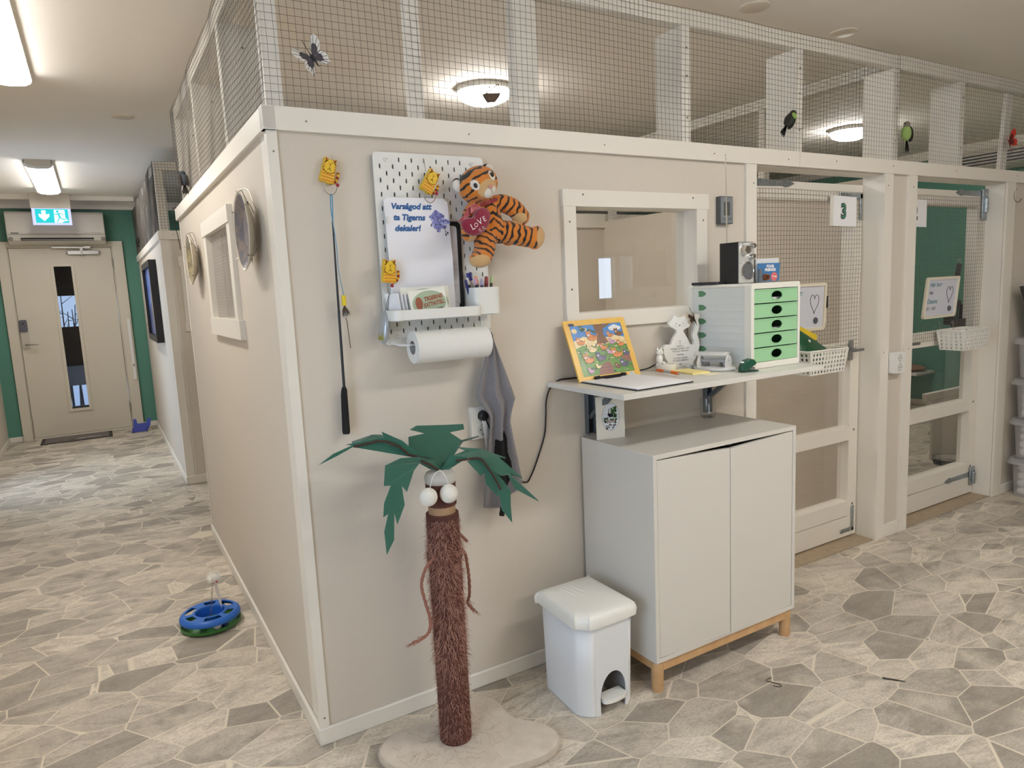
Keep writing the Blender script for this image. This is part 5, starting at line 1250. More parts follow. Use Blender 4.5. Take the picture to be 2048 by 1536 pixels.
# puzzle leaning against the wall
g = thing('jigsaw_puzzle', 'yellow-framed tray jigsaw of cartoon cats leaning on the wall', 'jigsaw', (1.06, -0.08, ZS))
A = V((0.918, -0.118, ZS + 0.0015)); B_ = V((1.190, -0.112, ZS + 0.0015)); u = (B_ - A).normalized(); W_ = 0.272
v = V((0.015, 0.40, 0.92)); v = (v - u * v.dot(u)).normalized(); uv = (u, v); n = u.cross(v); Hh = 0.222
PM = [M('puzzle_frame', (222, 172, 66), 0.3, var=(14, (236, 196, 96), 0.25)), M('puzzle_sky', (74, 138, 206), 0.25), M('puzzle_grass', (84, 134, 58), 0.25, var=(30, (116, 158, 70), 0.3)), M('puzzle_bark', (124, 84, 52), 0.25), M('puzzle_leaf', (42, 84, 48), 0.25), M('puzzle_ginger', (216, 136, 66), 0.25), M('puzzle_cream', (236, 214, 160), 0.25), M('puzzle_grey', (96, 92, 120), 0.25), M('puzzle_pink', (206, 160, 190), 0.25), M('puzzle_rock', (146, 98, 82), 0.25), M('puzzle_ink', (48, 50, 74), 0.25), M('puzzle_white', (232, 234, 236), 0.25), M('puzzle_barcode', (70, 70, 70), 0.4)]
MB().plate(rrect(0, W_, 0, Hh, 0.002, 2), A, uv, 0.007).build('tray', PM, g, smooth=0)
b = MB(); ly = [0.0002]
def shp(pts, m):
    b.plate(pts, A + n * ly[0], uv, 0, m=m); ly[0] += 0.000006
x0, x1, z0, z1 = 0.022, W_ - 0.022, 0.018, Hh - 0.020
shp([(x0, z0), (x1, z0), (x1, z1), (x0, z1)], 10); x0 += 0.001; x1 -= 0.001; z0 += 0.001; z1 -= 0.001
w_, h_ = x1 - x0, z1 - z0
def P(fx, fz): return (x0 + fx * w_, z0 + fz * h_)
shp([P(0, 0.55), P(1, 0.55), P(1, 1), P(0, 1)], 1)
shp([P(0, 0.70), P(0.2, 0.78), P(0.5, 0.70), P(0.8, 0.76), P(1, 0.70), P(1, 0.5), P(0, 0.5)], 6)
shp([P(0, 0), P(1, 0), P(1, 0.55), P(0.75, 0.62), P(0.4, 0.56), P(0.15, 0.60), P(0, 0.55)], 2)
shp(oval(*P(0.06, 0.90), 0.012, 0.009, 16), 6)
for fx, fz, r_ in ((0.80, 0.90, 0.011), (0.86, 0.92, 0.012), (0.92, 0.90, 0.010), (0.26, 0.92, 0.008)): shp(oval(*P(fx, fz), r_ * 1.4, r_ * 0.8, 14), 11)
shp([P(0.42, 0.60), P(0.47, 0.80), P(0.44, 1.0), P(0.64, 1.0), P(0.60, 0.80), P(0.66, 0.62)], 3)
shp([P(0.60, 0.90), P(0.74, 0.97), P(0.80, 1.0), P(0.70, 1.0), P(0.58, 0.96)], 3); shp([P(0.46, 0.86), P(0.34, 0.93), P(0.28, 0.90), P(0.36, 0.88), P(0.46, 0.80)], 4)
rnd = random.Random(21)
def cat(fx, fz, s, m, m2=6):
    s *= 0.82
    cx, cz = P(fx, fz)
    shp(oval(cx, cz, 0.020 * s, 0.012 * s, 16), 10); shp(oval(cx, cz, 0.0185 * s, 0.0108 * s, 16), m)
    hx, hz = cx - 0.011 * s, cz + 0.013 * s
    for e in (-1, 1): shp([(hx + e * 0.010 * s, hz + 0.003 * s), (hx + e * 0.0095 * s, hz + 0.014 * s), (hx + e * 0.002 * s, hz + 0.009 * s)][::e], m)
    shp(oval(hx, hz, 0.0105 * s, 0.0095 * s, 16), m)
    shp(oval(hx, hz - 0.003 * s, 0.0055 * s, 0.004 * s, 12), m2)
    for e in (-1, 1): shp(oval(hx + e * 0.0038 * s, hz + 0.003 * s, 0.0014 * s, 0.0020 * s, 8), 10)
    shp(oval(hx, hz - 0.001 * s, 0.0015 * s, 0.001 * s, 8), 10)
    shp([(cx + 0.016 * s, cz), (cx + 0.026 * s, cz + 0.012 * s), (cx + 0.024 * s, cz + 0.020 * s), (cx + 0.029 * s, cz + 0.012 * s), (cx + 0.019 * s, cz - 0.006 * s)], m)
    for e in (-0.5, 0.3): shp([(cx + e * 0.02 * s, cz + 0.010 * s), (cx + e * 0.02 * s + 0.003 * s, cz + 0.009 * s), (cx + e * 0.02 * s + 0.002 * s, cz - 0.002 * s)], 10 if m != 7 else 10)
for i in range(150):
    fx, fz = rnd.random(), 0.03 + 0.58 * rnd.random(); shp(oval(*P(fx * 0.96 + 0.02, fz), 0.0015 + 0.005 * rnd.random(), 0.001 + 0.0016 * rnd.random(), 8), rnd.choice((4, 4, 2, 6, 2, 4, 8, 9, 10)))
shp([P(0.80, 0.30), P(1.0, 0.38), P(1.0, 0.18), P(0.92, 0.20)], 9); shp([P(0.30, 0.0), P(0.34, 0.12), P(0.44, 0.22), P(0.56, 0.24), P(0.60, 0.14), P(0.58, 0.0)], 9)
for z in (0.06, 0.12, 0.18): shp([P(0.33, z), P(0.58, z + 0.01), P(0.58, z + 0.016), P(0.33, z + 0.006)], 10)
for fx, fz, s, m in ((0.12, 0.66, 1.0, 5), (0.36, 0.74, 1.25, 5), (0.22, 0.92, 0.7, 4), (0.72, 0.76, 0.75, 5), (0.90, 0.78, 1.0, 3), (0.30, 0.50, 1.1, 6), (0.52, 0.52, 0.9, 5), (0.72, 0.62, 0.8, 8), (0.88, 0.56, 0.9, 5), (0.62, 0.42, 0.7, 8), (0.18, 0.30, 1.2, 5), (0.42, 0.32, 1.15, 7), (0.75, 0.36, 1.25, 5), (0.94, 0.36, 0.8, 7), (0.84, 0.15, 1.0, 7), (0.70, 0.12, 0.7, 3), (0.16, 0.08, 0.7, 8), (0.32, 0.15, 0.6, 6)):
    cat(fx, fz, s, m, 11 if m in (7, 5) else 6)
# cut lines between the pieces
for i in range(1, 8):
    for hv in (0, 1):
        pts = []
        for k in range(33):
            t = k / 32; wv = 0.012 * math.sin(t * 40 + i * 2.1) * (1 if int(t * 7) % 2 else -1)
            pts.append(P(t, i / 8 + wv) if hv else P(i / 8 + wv, t))
        for p, q in zip(pts, pts[1:]):
            d = V((q[0] - p[0], q[1] - p[1])).normalized() * 0.00022
            b.plate([(p[0] + d.y, p[1] - d.x), (q[0] + d.y, q[1] - d.x), (q[0] - d.y, q[1] + d.x), (p[0] - d.y, p[1] + d.x)], A + n * (ly[0] + 0.0001), uv, 0, m=10)
b.plate(oval(0.030, Hh - 0.016, 0.014, 0.0055, 20), A + n * 0.0012, uv, 0, m=10)
b.plate([(W_ - 0.052, 0.004), (W_ - 0.030, 0.004), (W_ - 0.030, 0.015), (W_ - 0.052, 0.015)], A + n * 0.0012, uv, 0, m=11)
for i in range(7): b.plate([(W_ - 0.050 + 0.0026 * i, 0.006), (W_ - 0.0488 + 0.0026 * i, 0.006), (W_ - 0.0488 + 0.0026 * i, 0.014), (W_ - 0.050 + 0.0026 * i, 0.014)], A + n * 0.0013, uv, 0, m=12)
b.text('CE', A + u * (W_ - 0.068) + v * 0.005 + n * 0.0012, uv, 0.010, 12, align='CENTER')
b.build('picture', PM, g, smooth=0)

# clipboard on the shelf
a = R(2); u = V((math.cos(a), math.sin(a), 0)); v = V((-math.sin(a), math.cos(a), 0))
g = thing('clipboard', 'dark clipboard with a white form lying on the shelf in front of the puzzle', 'clipboard', (1.08, -0.26, ZS))
o = V((0.932, -0.392, ZS + 0.0005))
MB().plate(rrect(0, 0.245, 0, 0.285, 0.006), o + V((0, 0, 0.0035)), (u, v), 0.003).build('board', M('dark_board', (48, 44, 42), 0.5), g, smooth=0)
b = MB().plate([(0.004, 0.003), (0.238, 0.003), (0.238, 0.272), (0.004, 0.272)], o + V((0, 0, 0.0062)), (u, v), 0.0024)
for i in range(9): b.plate([(0.03, 0.05 + 0.022 * i), (0.21 - 0.02 * (i % 3), 0.05 + 0.022 * i), (0.21 - 0.02 * (i % 3), 0.0512 + 0.022 * i), (0.03, 0.0512 + 0.022 * i)], o + V((0, 0, 0.0063)), (u, v), 0, m=1)
b.build('form', [PAPER, M('form_line', (168, 170, 182), 0.8)], g, smooth=0)
b = MB().tube([o + u * 0.075 + v * 0.272 + V((0, 0, 0.010)), o + u * 0.175 + v * 0.272 + V((0, 0, 0.010))], 0.0042, 10)
b.tube([o + u * 0.055 + v * 0.268 + V((0, 0, 0.011)), o + u * 0.075 + v * 0.268 + V((0, 0, 0.012))], 0.006, 10).tube([o + u * 0.175 + v * 0.268 + V((0, 0, 0.012)), o + u * 0.192 + v * 0.268 + V((0, 0, 0.011))], 0.006, 10)
b.plate(rrect(0.09, 0.16, 0.25, 0.275, 0.004), o + V((0, 0, 0.0085)), (u, v), 0.0015)
b.build('clip', BLACK, g)

# pen, note pads
g = thing('orange_pen', 'orange and grey ballpoint pen lying between the clipboard and the notes', 'pen', (1.258, -0.20, ZS))
p0 = V((1.2565, -0.118, ZS + 0.0115)); p1 = V((1.238, -0.258, ZS + 0.0115)); d = p1 - p0
ORP = M('orange_plastic', (232, 112, 36), 0.3)
MB().tube([p0, p0 + d * 0.05, p0 + d * 0.36], [0.0028, 0.0058, 0.0058], 12).build('grip', ORP, g)
MB().tube([p0 + d * 0.36, p0 + d * 0.66], 0.0056, 12).build('barrel', M('pen_grey', (172, 172, 172), 0.35), g)
MB().tube([p0 + d * 0.66, p0 + d * 0.93], 0.0058, 12).build('cap', ORP, g)
MB().tube([p0 + d * 0.93, p0 + d], [0.004, 0.003], 10).build('push_button', M('pen_silver', (190, 190, 190), 0.3, 0.6), g)
g = thing('note_pad', 'pale yellow notes lying on the shelf behind the orange pen', 'note pad', (1.35, -0.17, ZS))
a = R(-4); u = V((math.cos(a), math.sin(a), 0)); v = V((-math.sin(a), math.cos(a), 0))
MB().plate([(0, 0), (0.076, 0), (0.076, 0.12), (0, 0.12)], (1.300, -0.255, ZS + 0.0062), (u, v), 0.006).build('sheets', M('yellow_note', (238, 222, 150), 0.8), g, smooth=0)
g = thing('loose_note', 'cream loose note under the edge of the yellow notes', 'note', (1.37, -0.27, ZS))
MB().plate([(0, 0), (0.07, 0), (0.07, 0.06), (0, 0.06)], (1.318, -0.302, ZS + 0.0012), (u, v), 0.001).build('paper', M('cream_note', (236, 228, 196), 0.8), g, smooth=0)

# little cat bowl figurine
g = thing('cat_bowl', 'small white ceramic dish with a kitten figure on its rim', 'figurine', (1.335, -0.075, ZS))
CER = M('white_ceramic', (230, 226, 216), 0.25, coat=0.4)
cx, cy = 1.322, -0.100
MB().lathe([(0.0001, 0.0), (0.032, 0.0), (0.037, 0.008), (0.0385, 0.024), (0.037, 0.026), (0.035, 0.022), (0.031, 0.007), (0.0001, 0.006)], (cx, cy, ZS + 0.0003), n=36).build('dish', CER, g)
b = MB(); kx, ky = cx - 0.028, cy + 0.004
b.ell((kx, ky, ZS + 0.045), (0.013, 0.012, 0.022)).ell((kx - 0.001, ky - 0.002, ZS + 0.071), (0.0145, 0.0125, 0.0125))
for e in (-1, 1): b.lathe([(0.0045, 0), (0.0005, 0.010)], (kx + e * 0.0085 - 0.001, ky, ZS + 0.079), n=10)
for e in (-1, 1): b.ell((kx + 0.010 + 0.003 * e, ky - 0.008 * (e > 0), ZS + 0.030), (0.006, 0.005, 0.008))
b.build('kitten', CER, g)
b = MB(); b.ell((kx + 0.006, ky - 0.0135, ZS + 0.073), (0.0015, 0.001, 0.0018)).ell((kx - 0.006, ky - 0.0135, ZS + 0.073), (0.0015, 0.001, 0.0018)).ell((kx + 0.0125, ky - 0.006, ZS + 0.078), (0.003, 0.003, 0.002))
b.build('painted_face', BLACK, g)

# white cat sign
g = thing('cat_sign', 'white wooden cat-shaped sign with grey lettering on the shelf', 'sign', (1.42, -0.06, ZS))
cs = [(1.367, 1.018), (1.373, 1.036), (1.359, 1.057), (1.348, 1.088), (1.352, 1.103), (1.362, 1.109), (1.376, 1.108), (1.383, 1.106), (1.394, 1.129), (1.411, 1.153), (1.408, 1.161), (1.382, 1.175), (1.374, 1.185), (1.380, 1.193), (1.391, 1.202), (1.397, 1.218), (1.413, 1.207), (1.432, 1.207), (1.453, 1.216), (1.456, 1.201), (1.469, 1.189), (1.474, 1.177), (1.460, 1.167), (1.442, 1.161), (1.438, 1.154), (1.453, 1.131), (1.469, 1.101), (1.484, 1.101), (1.486, 1.115), (1.479, 1.129), (1.480, 1.141), (1.489, 1.158), (1.492, 1.178), (1.484, 1.194), (1.486, 1.207), (1.496, 1.213), (1.509, 1.214), (1.511, 1.204), (1.503, 1.191), (1.509, 1.175), (1.507, 1.157), (1.499, 1.140), (1.507, 1.117), (1.510, 1.095), (1.502, 1.068), (1.489, 1.045), (1.480, 1.034), (1.487, 1.018)]
a = R(-9); uq = V((math.cos(a), math.sin(a), 0)); oq = V((1.43, -0.070, 0)); uvq = (uq, Z1); nq = uq.cross(Z1)
MB().plate([((p[0] - 1.43) * 1.02, p[1]) for p in cs], oq, uvq, 0.014).build('board', M('whitewashed_wood', (232, 230, 224), 0.6, bump=(200, 0.1)), g, bevel=0.001)
b = MB()
for tx, z, s in (('IN', 1.1145, 0.0085), ('A', 1.105, 0.0085), ('PERFECT', 1.0965, 0.0075), ('WORLD EVERY CAT', 1.087, 0.0088), ('WOULD HAVE A', 1.0775, 0.0088), ('home', 1.064, 0.0125), ('& EVERY HOME', 1.0515, 0.0088), ('WOULD HAVE A', 1.0425, 0.0088), ('cat', 1.028, 0.0125)):
    b.text(tx, oq + uq * -0.008 + Z1 * z + nq * 0.0006, uvq, s, 0, bold=0.0, shear=0.25 if tx in ('home', 'cat') else 0, sx=1.05)
for x in (-0.024, 0.006): b.plate(oval(x, 1.1845, 0.0016, 0.0028, 12), oq + nq * 0.0008, uvq, 0)
b.plate([(-0.0145, 1.1795), (-0.004, 1.1795), (-0.009, 1.1735)], oq + nq * 0.0008, uvq, 0)
for e in (-1, 1):
    for k in range(2): b.tube([oq + nq * 0.0006 + uq * (-0.009 + e * 0.012) + Z1 * (1.176 - 0.003 * k), oq + nq * 0.0006 + uq * (-0.009 + e * 0.026) + Z1 * (1.178 - 0.006 * k)], 0.0003, 4)
b.build('lettering', M('grey_lettering', (128, 128, 132), 0.7), g, smooth=0)
# butterfly clipped on the cat sign's ear
def butterfly(label, c, uv, s, mats, stem=None, fold=18, group=None):
    g = thing('butterfly', label, 'butterfly', c, group=group)
    c = V(c); u, v = uv; n = u.cross(v)
    fore = [(0.02, 0.06), (0.16, 0.30), (0.34, 0.50), (0.46, 0.52), (0.52, 0.40), (0.48, 0.22), (0.34, 0.06), (0.05, -0.02)]
    hind = [(0.04, -0.02), (0.32, 0.04), (0.42, -0.06), (0.44, -0.20), (0.38, -0.30), (0.40, -0.44), (0.33, -0.36), (0.22, -0.36), (0.10, -0.22), (0.02, -0.10)]
    for sgn in (1, -1):
        w_ = (u * sgn * math.cos(R(fold)) + n * math.sin(R(fold))).normalized()
        for nm, pts in (('fore_wing', fore), ('hind_wing', hind)):
            def PT(p, k=1.0): return c + w_ * (p[0] * s * k) + v * (p[1] * s * k)
            nn = w_.cross(v)
            if nn.dot(n) < 0: nn = -nn
            b = MB().poly3([PT(p) for p in pts], 0.0004, nn, 0)
            inner = [(0.02 + (p[0] - 0.02) * (0.62 if nm == 'fore_wing' else 0.66), p[1] * (0.62 if nm == 'fore_wing' else 0.60)) for p in pts]
            b.poly3([PT(p) + nn * 0.0006 for p in inner], 0.0012, nn, 1)
            for q in pts[1:-1]: b.tube([PT((q[0] * 0.5, q[1] * 0.5)) + nn * 0.0006, PT((q[0] * 0.97, q[1] * 0.97)) + nn * 0.0006], 0.00045, 4, 2)
            if nm == 'hind_wing':
                for q in pts[3:8]: b.ell(PT((q[0] * 0.86, q[1] * 0.86)) + nn * 0.0008, (0.0012, 0.0012, 0.0012), None, 6, 4, 2)
            b.build(nm, mats, g, smooth=0)
    MB().tube([c + v * 0.14 * s + n * 0.002, c + v * 0.08 * s + n * 0.003, c - v * 0.05 * s + n * 0.003, c - v * 0.30 * s + n * 0.002], [0.015 * s, 0.034 * s, 0.036 * s, 0.012 * s], 8).build('body', mats[2], g)
    if stem: MB().tube([c + v * 0.12 * s + n * 0.002, c + V(stem)], 0.0009, 5).build('wire_stem', mats[2], g)
    return g
BW = [M('wing_pale', (216, 212, 204), 0.8), M('wing_dark', (74, 68, 74), 0.8), M('butterfly_black', (24, 22, 24), 0.7)]
uq2 = V((0.25, -0.95, 0.1)).normalized(); vq2 = V((-0.35, 0.0, 0.93)).normalized(); vq2 = (vq2 - uq2 * vq2.dot(uq2)).normalized()
butterfly('cream and brown butterfly clipped behind the ear of the white cat sign', (1.478, -0.086, 1.202), (uq2, vq2), 0.060, [M('wing_cream', (226, 208, 184), 0.8), M('wing_brown', (96, 70, 52), 0.8), M('butterfly_black', (24, 22, 24), 0.7)], stem=(-0.022, 0, 0.040), fold=50)

# drawer unit
g = thing('drawer_unit', 'white desktop drawer unit with five mint green drawers on the shelf', 'drawer unit', (1.65, -0.16, ZS))
DX0, DX1, DY0, DY1, DZ0, DZ1 = 1.520, 1.783, -0.318, -0.012, ZS + 0.001, 1.322
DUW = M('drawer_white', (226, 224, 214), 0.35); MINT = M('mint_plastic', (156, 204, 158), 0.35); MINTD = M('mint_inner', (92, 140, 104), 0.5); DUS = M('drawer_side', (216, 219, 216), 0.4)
MB().plate(rrect(DX0, DX1, DZ0, DZ1, 0.010), (0, DY0, 0), XZ, 0.030, holes=[rrect(DX0 + 0.016, DX1 - 0.012, DZ0 + 0.022, DZ1 - 0.020, 0.003, 2)]).build('front_frame', DUW, g, bevel=0.003)
MB().plate(rrect(DX0 + 0.001, DX1 - 0.001, DZ0, DZ1 - 0.001, 0.010), (0, DY1 - 0.020, 0), XZ, 0.020).build('back_frame', DUW, g, bevel=0.003)
MB().box(DX1 - 0.012, DX1 - 0.008, DY0 + 0.03, DY1 - 0.02, DZ0 + 0.004, DZ1 - 0.012).build('side_panel', DUS, g)
b = MB().box(DX0 + 0.008, DX0 + 0.012, DY0 + 0.03, DY1 - 0.02, DZ0 + 0.004, DZ1 - 0.012, 0)
nd = 5; dh = (DZ1 - 0.020 - DZ0 - 0.022) / nd
for i in range(nd * 2): b.box(DX0 + 0.005, DX0 + 0.009, DY0 + 0.03, DY1 - 0.02, DZ0 + 0.022 + dh * i / 2 - 0.0012, DZ0 + 0.022 + dh * i / 2 + 0.0012, 0)
for i in range(nd):
    z = DZ0 + 0.022 + dh * (i + 0.76)
    b.plate([(0, -0.011), (0.02, -0.011), (0.034, -0.005), (0.038, 0), (0.034, 0.005), (0.02, 0.011), (0, 0.011)], (DX0 + 0.0078, DY1 - 0.050, z), YZ, 0.0005, m=1)
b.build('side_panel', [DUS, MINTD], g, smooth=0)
MB().box(DX0 + 0.002, DX1 - 0.002, DY0 + 0.02, DY1 - 0.01, DZ1 - 0.014, DZ1).build('top_panel', DUW, g, bevel=0.006)
MB().box(DX0 + 0.006, DX1 - 0.006, DY0 + 0.02, DY1 - 0.01, DZ0, DZ0 + 0.014).build('bottom_panel', DUW, g)
for i in range(nd):
    z0 = DZ0 + 0.022 + dh * i + 0.0012; z1 = z0 + dh - 0.0036; cx = (DX0 + DX1) / 2 + 0.004; cz = (z0 + z1) / 2 + 0.001
    yf = DY0 + 0.002
    b = MB().plate([(DX0 + 0.0175, z0), (DX1 - 0.0135, z0), (DX1 - 0.0135, z1), (DX0 + 0.0175, z1)], (0, yf, 0), XZ, 0.003, holes=[oval(cx, cz, 0.030, 0.0165, 28)])
    b.box(DX0 + 0.0175, DX1 - 0.0135, yf - 0.0015, yf + 0.002, z1 - 0.004, z1)
    dr = b.build('drawer', MINT, g, bevel=0.0008)
    MB().tube([(cx + 0.0305 * math.cos(R(t)), yf - 0.001, cz + 0.017 * math.sin(R(t))) for t in range(0, 360, 12)], 0.0018, 6, closed=True).build('grip_ring', MINT, dr)
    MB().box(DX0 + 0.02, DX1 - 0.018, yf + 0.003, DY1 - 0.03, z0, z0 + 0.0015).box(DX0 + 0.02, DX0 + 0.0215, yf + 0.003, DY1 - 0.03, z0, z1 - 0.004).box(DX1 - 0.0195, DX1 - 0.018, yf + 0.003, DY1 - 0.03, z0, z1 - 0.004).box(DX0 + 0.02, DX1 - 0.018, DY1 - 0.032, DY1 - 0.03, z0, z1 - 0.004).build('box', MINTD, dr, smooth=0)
    if i in (4, 2): MB().box(DX0 + 0.04, DX1 - 0.04, yf + 0.02, yf + 0.22, z0 + 0.0016, z0 + (0.018 if i == 4 else 0.012)).build('papers', PAPER, dr, label='white papers inside')
    if i == 3: MB().box(DX0 + 0.06, DX0 + 0.12, yf + 0.01, yf + 0.10, z0 + 0.0016, z0 + 0.014).build('yellow_box', M('yellow_box', (206, 166, 60), 0.6), dr, label='yellow box inside')
ZD = DZ1
# radio
g = thing('radio', 'black radio with a silver front on top of the drawer unit', 'radio', (1.66, -0.125, ZD))
RX0, RX1, RY0, RY1, RZ1 = 1.567, 1.650, -0.222, -0.131, ZD + 0.150
MB().box(RX0, RX1, RY0 + 0.004, RY1, ZD + 0.0005, RZ1).build('cabinet', M('black_vinyl', (26, 25, 26), 0.5), g, bevel=0.0015)
SIL = M('radio_silver', (206, 206, 202), 0.35, 0.35)
MB().plate(rrect(RX0 + 0.002, RX1 - 0.002, ZD + 0.002, RZ1 - 0.002, 0.001, 1), (0, RY0 + 0.001, 0), XZ, 0.004).build('front_panel', SIL, g)
toy_ = Matrix(((1, 0, 0), (0, 0, 1), (0, -1, 0)))     # local z -> -y
toy_ = Matrix(((1, 0, 0), (0, 0, -1), (0, 1, 0)))
MB().lathe([(0.034, 0), (0.034, 0.003), (0.031, 0.004), (0.030, 0.002)], ((RX0 + RX1) / 2 + 0.004, RY0 + 0.001, ZD + 0.045), toy_, 32).build('speaker_ring', CHROME, g)
MB().lathe([(0.030, 0.0005), (0.020, 0.0025), (0.0001, 0.004)], ((RX0 + RX1) / 2 + 0.004, RY0 + 0.001, ZD + 0.045), toy_, 32).build('speaker_grille', M('grey_grille', (118, 118, 120), 0.6, 0.3, bump=(1500, 0.6)), g)
for dx, dz, r_ in ((-0.012, 0.038, 0.017), (0.024, 0.052, 0.010), (0.022, 0.014, 0.010)):
    MB().lathe([(r_ * 1.1, 0), (r_, 0.004), (r_ * 0.95, 0.016), (r_ * 0.8, 0.018), (0.0001, 0.018)], ((RX0 + RX1) / 2 + dx, RY0 + 0.001, ZD + 0.083 + dz), toy_, 24).build('knob', CHROME, g)
b = MB()
for dx, dz in ((-0.02, 0.155), (0.02, 0.153), (-0.03, 0.085), (-0.005, 0.088), (0.012, 0.088), (-0.032, 0.12)): b.box((RX0 + RX1) / 2 + dx - 0.003, (RX0 + RX1) / 2 + dx + 0.003, RY0 + 0.0003, RY0 + 0.0008, ZD + dz - 0.012, ZD + dz - 0.0105)
b.build('printed_mark', BLACK, g, smooth=0)
MB().tube([(1.599, RY1 - 0.006, RZ1 - 0.02), (1.598, RY1 - 0.005, RZ1 + 0.15)], 0.0024, 8).tube([(1.598, RY1 - 0.005, RZ1 + 0.15), (1.596, RY1 - 0.004, 1.790)], 0.0016, 8).ell((1.596, RY1 - 0.004, 1.792), 0.003).build('antenna', CHROME, g)
# phone and its cable on the drawer unit
g = thing('phone', 'black phone lying at the left end of the drawer unit top', 'phone', (1.55, -0.08, ZD))
MB().plate(rrect(0, 0.07, 0, 0.13, 0.010), (1.524, -0.160, ZD + 0.0105), (V((1, 0.05, 0)).normalized(), V((-0.05, 1, 0)).normalized()), 0.0095).build('case', M('phone_black', (40, 40, 42), 0.35), g, bevel=0.002)
MB().tube(smoothpts([(1.60, -0.12, ZD + 0.005), (1.625, -0.10, ZD + 0.005), (1.63, -0.108, ZD + 0.006), (1.62, -0.125, ZD + 0.015)], 5), 0.0022, 6).build('cable', BLACK, g)
# treat tub
g = thing('treat_tub', 'clear treat tub with a blue and coral label on the drawer unit beside the radio', 'treat tub', (1.745, -0.12, ZD))
uvt = (V((0.99, -0.10, 0)).normalized(), Z1); o = V((1.668, -0.218, ZD + 0.0005)); nt_ = uvt[0].cross(Z1)
MB().loft([[o + uvt[0] * (x + dx * sx) + Z1 * z + nt_ * y for x, y, dx in ((0, 0, -1), (0.105, 0, 1), (0.105, -0.07, 1), (0, -0.07, -1))] for z, sx in ((0, 0), (0.02, 0.001), (0.088, 0.006))]).build('tub', M('clear_plastic_tub', (206, 208, 208), 0.25), g, bevel=0.004)
b = MB().plate([(0.002, 0.004), (0.103, 0.004), (0.108, 0.070), (-0.003, 0.070)], o + nt_ * 0.0065, uvt, 0.0005, m=0)
for i in range(26): b.plate(oval(0.014 + 0.040 * rnd.random(), 0.008 + 0.020 * rnd.random(), 0.007, 0.005, 8), o + nt_ * 0.0068, uvt, 0, m=rnd.choice((2, 2, 3)))
b.plate(oval(0.078, 0.020, 0.016, 0.016, 24), o + nt_ * 0.0072, uvt, 0, m=4)
b.text('FOUR', o + uvt[0] * 0.058 + Z1 * 0.054 + nt_ * 0.0072, uvt, 0.014, 1, bold=0.05); b.text('FRIENDS', o + uvt[0] * 0.058 + Z1 * 0.041 + nt_ * 0.0072, uvt, 0.014, 1, bold=0.05)
b.box(0, 0, 0, 0, 0, 0)
b.text('Turkey', o + uvt[0] * 0.078 + Z1 * 0.018 + nt_ * 0.0076, uvt, 0.008, 1, bold=0.03)
b.build('label_print', [M('label_blue', (64, 116, 166), 0.4), PAPER, M('treat_brown', (150, 92, 56), 0.6), M('treat_dark', (96, 56, 36), 0.6), M('label_coral', (214, 108, 104), 0.4)], g, smooth=0)
MB().tube([(1.662, -0.238, ZD + 0.0005), (1.662, -0.238, ZD + 0.03), (1.662, -0.238, ZD + 0.05)], [0.009, 0.009, 0.005], 14).build('small_bottle', M('grey_bottle', (92, 100, 108), 0.4), label='small grey bottle between the radio and the treat tub', cat='bottle')

# hole punch
g = thing('hole_punch', 'pale grey desk hole punch on the shelf in front of the drawer unit', 'hole punch', (1.455, -0.22, ZS))
GP = M('pale_grey_plastic', (204, 204, 202), 0.35); PS = M('punch_steel', (150, 150, 152), 0.3, 0.9)
uh = V((0.42, -0.91, 0)); uh.normalize(); vh = V((0.91, 0.42, 0)).normalized(); oh = V((1.447, -0.215, ZS))
mh = Matrix((uh, vh, Z1)).transposed()
MB().lathe([(0.0001, 0.001), (0.062, 0.001), (0.066, 0.005), (0.064, 0.012), (0.055, 0.014), (0.0001, 0.014)], oh, mh, 32, sx=1.15, sy=0.8).build('base', GP, g)
for sx in (-1, 1):
    c = oh + uh * sx * 0.050
    MB().plate([(-0.030, 0.012), (0.035, 0.012), (0.036, 0.030), (0.022, 0.050), (0.000, 0.058), (-0.016, 0.050), (-0.030, 0.030)], c + uh * (0.003 if sx > 0 else -0.003), (vh, Z1) if sx > 0 else (-vh, Z1), 0.006, holes=[oval(0.0, 0.035, 0.004, 0.004, 10)]).build('side_plate', GP, g, bevel=0.001)
MB().obox(oh + vh * 0.002 + V((0, 0, 0.034)), (0.09, 0.018, 0.010), mh).build('crossbar', PS, g)
b = MB()
for sx in (-0.03, -0.022, 0.026): 
    for k in range(5): b.tube([oh + uh * (sx + 0.006 * math.cos(R(a))) + vh * (0.006 * math.sin(R(a))) + V((0, 0, 0.015 + 0.0035 * k)) for a in range(0, 360, 40)], 0.0009, 5, closed=True)
b.build('spring', PS, g)
MB().loft([[oh + uh * x + vh * y + V((0, 0, z)) for y, z in ((-0.012, 0.050), (0.012, 0.055), (0.034, 0.058), (0.030, 0.064), (0.004, 0.064), (-0.014, 0.058))] for x in (-0.075, -0.03, 0.046)]).build('lever', GP, g, bevel=0.002)
MB().box(1.385, 1.430, -0.150, -0.130, ZS + 0.0005, ZS + 0.016).build('paper_stop', M('clear_grey', (188, 188, 186), 0.3), g, bevel=0.002)

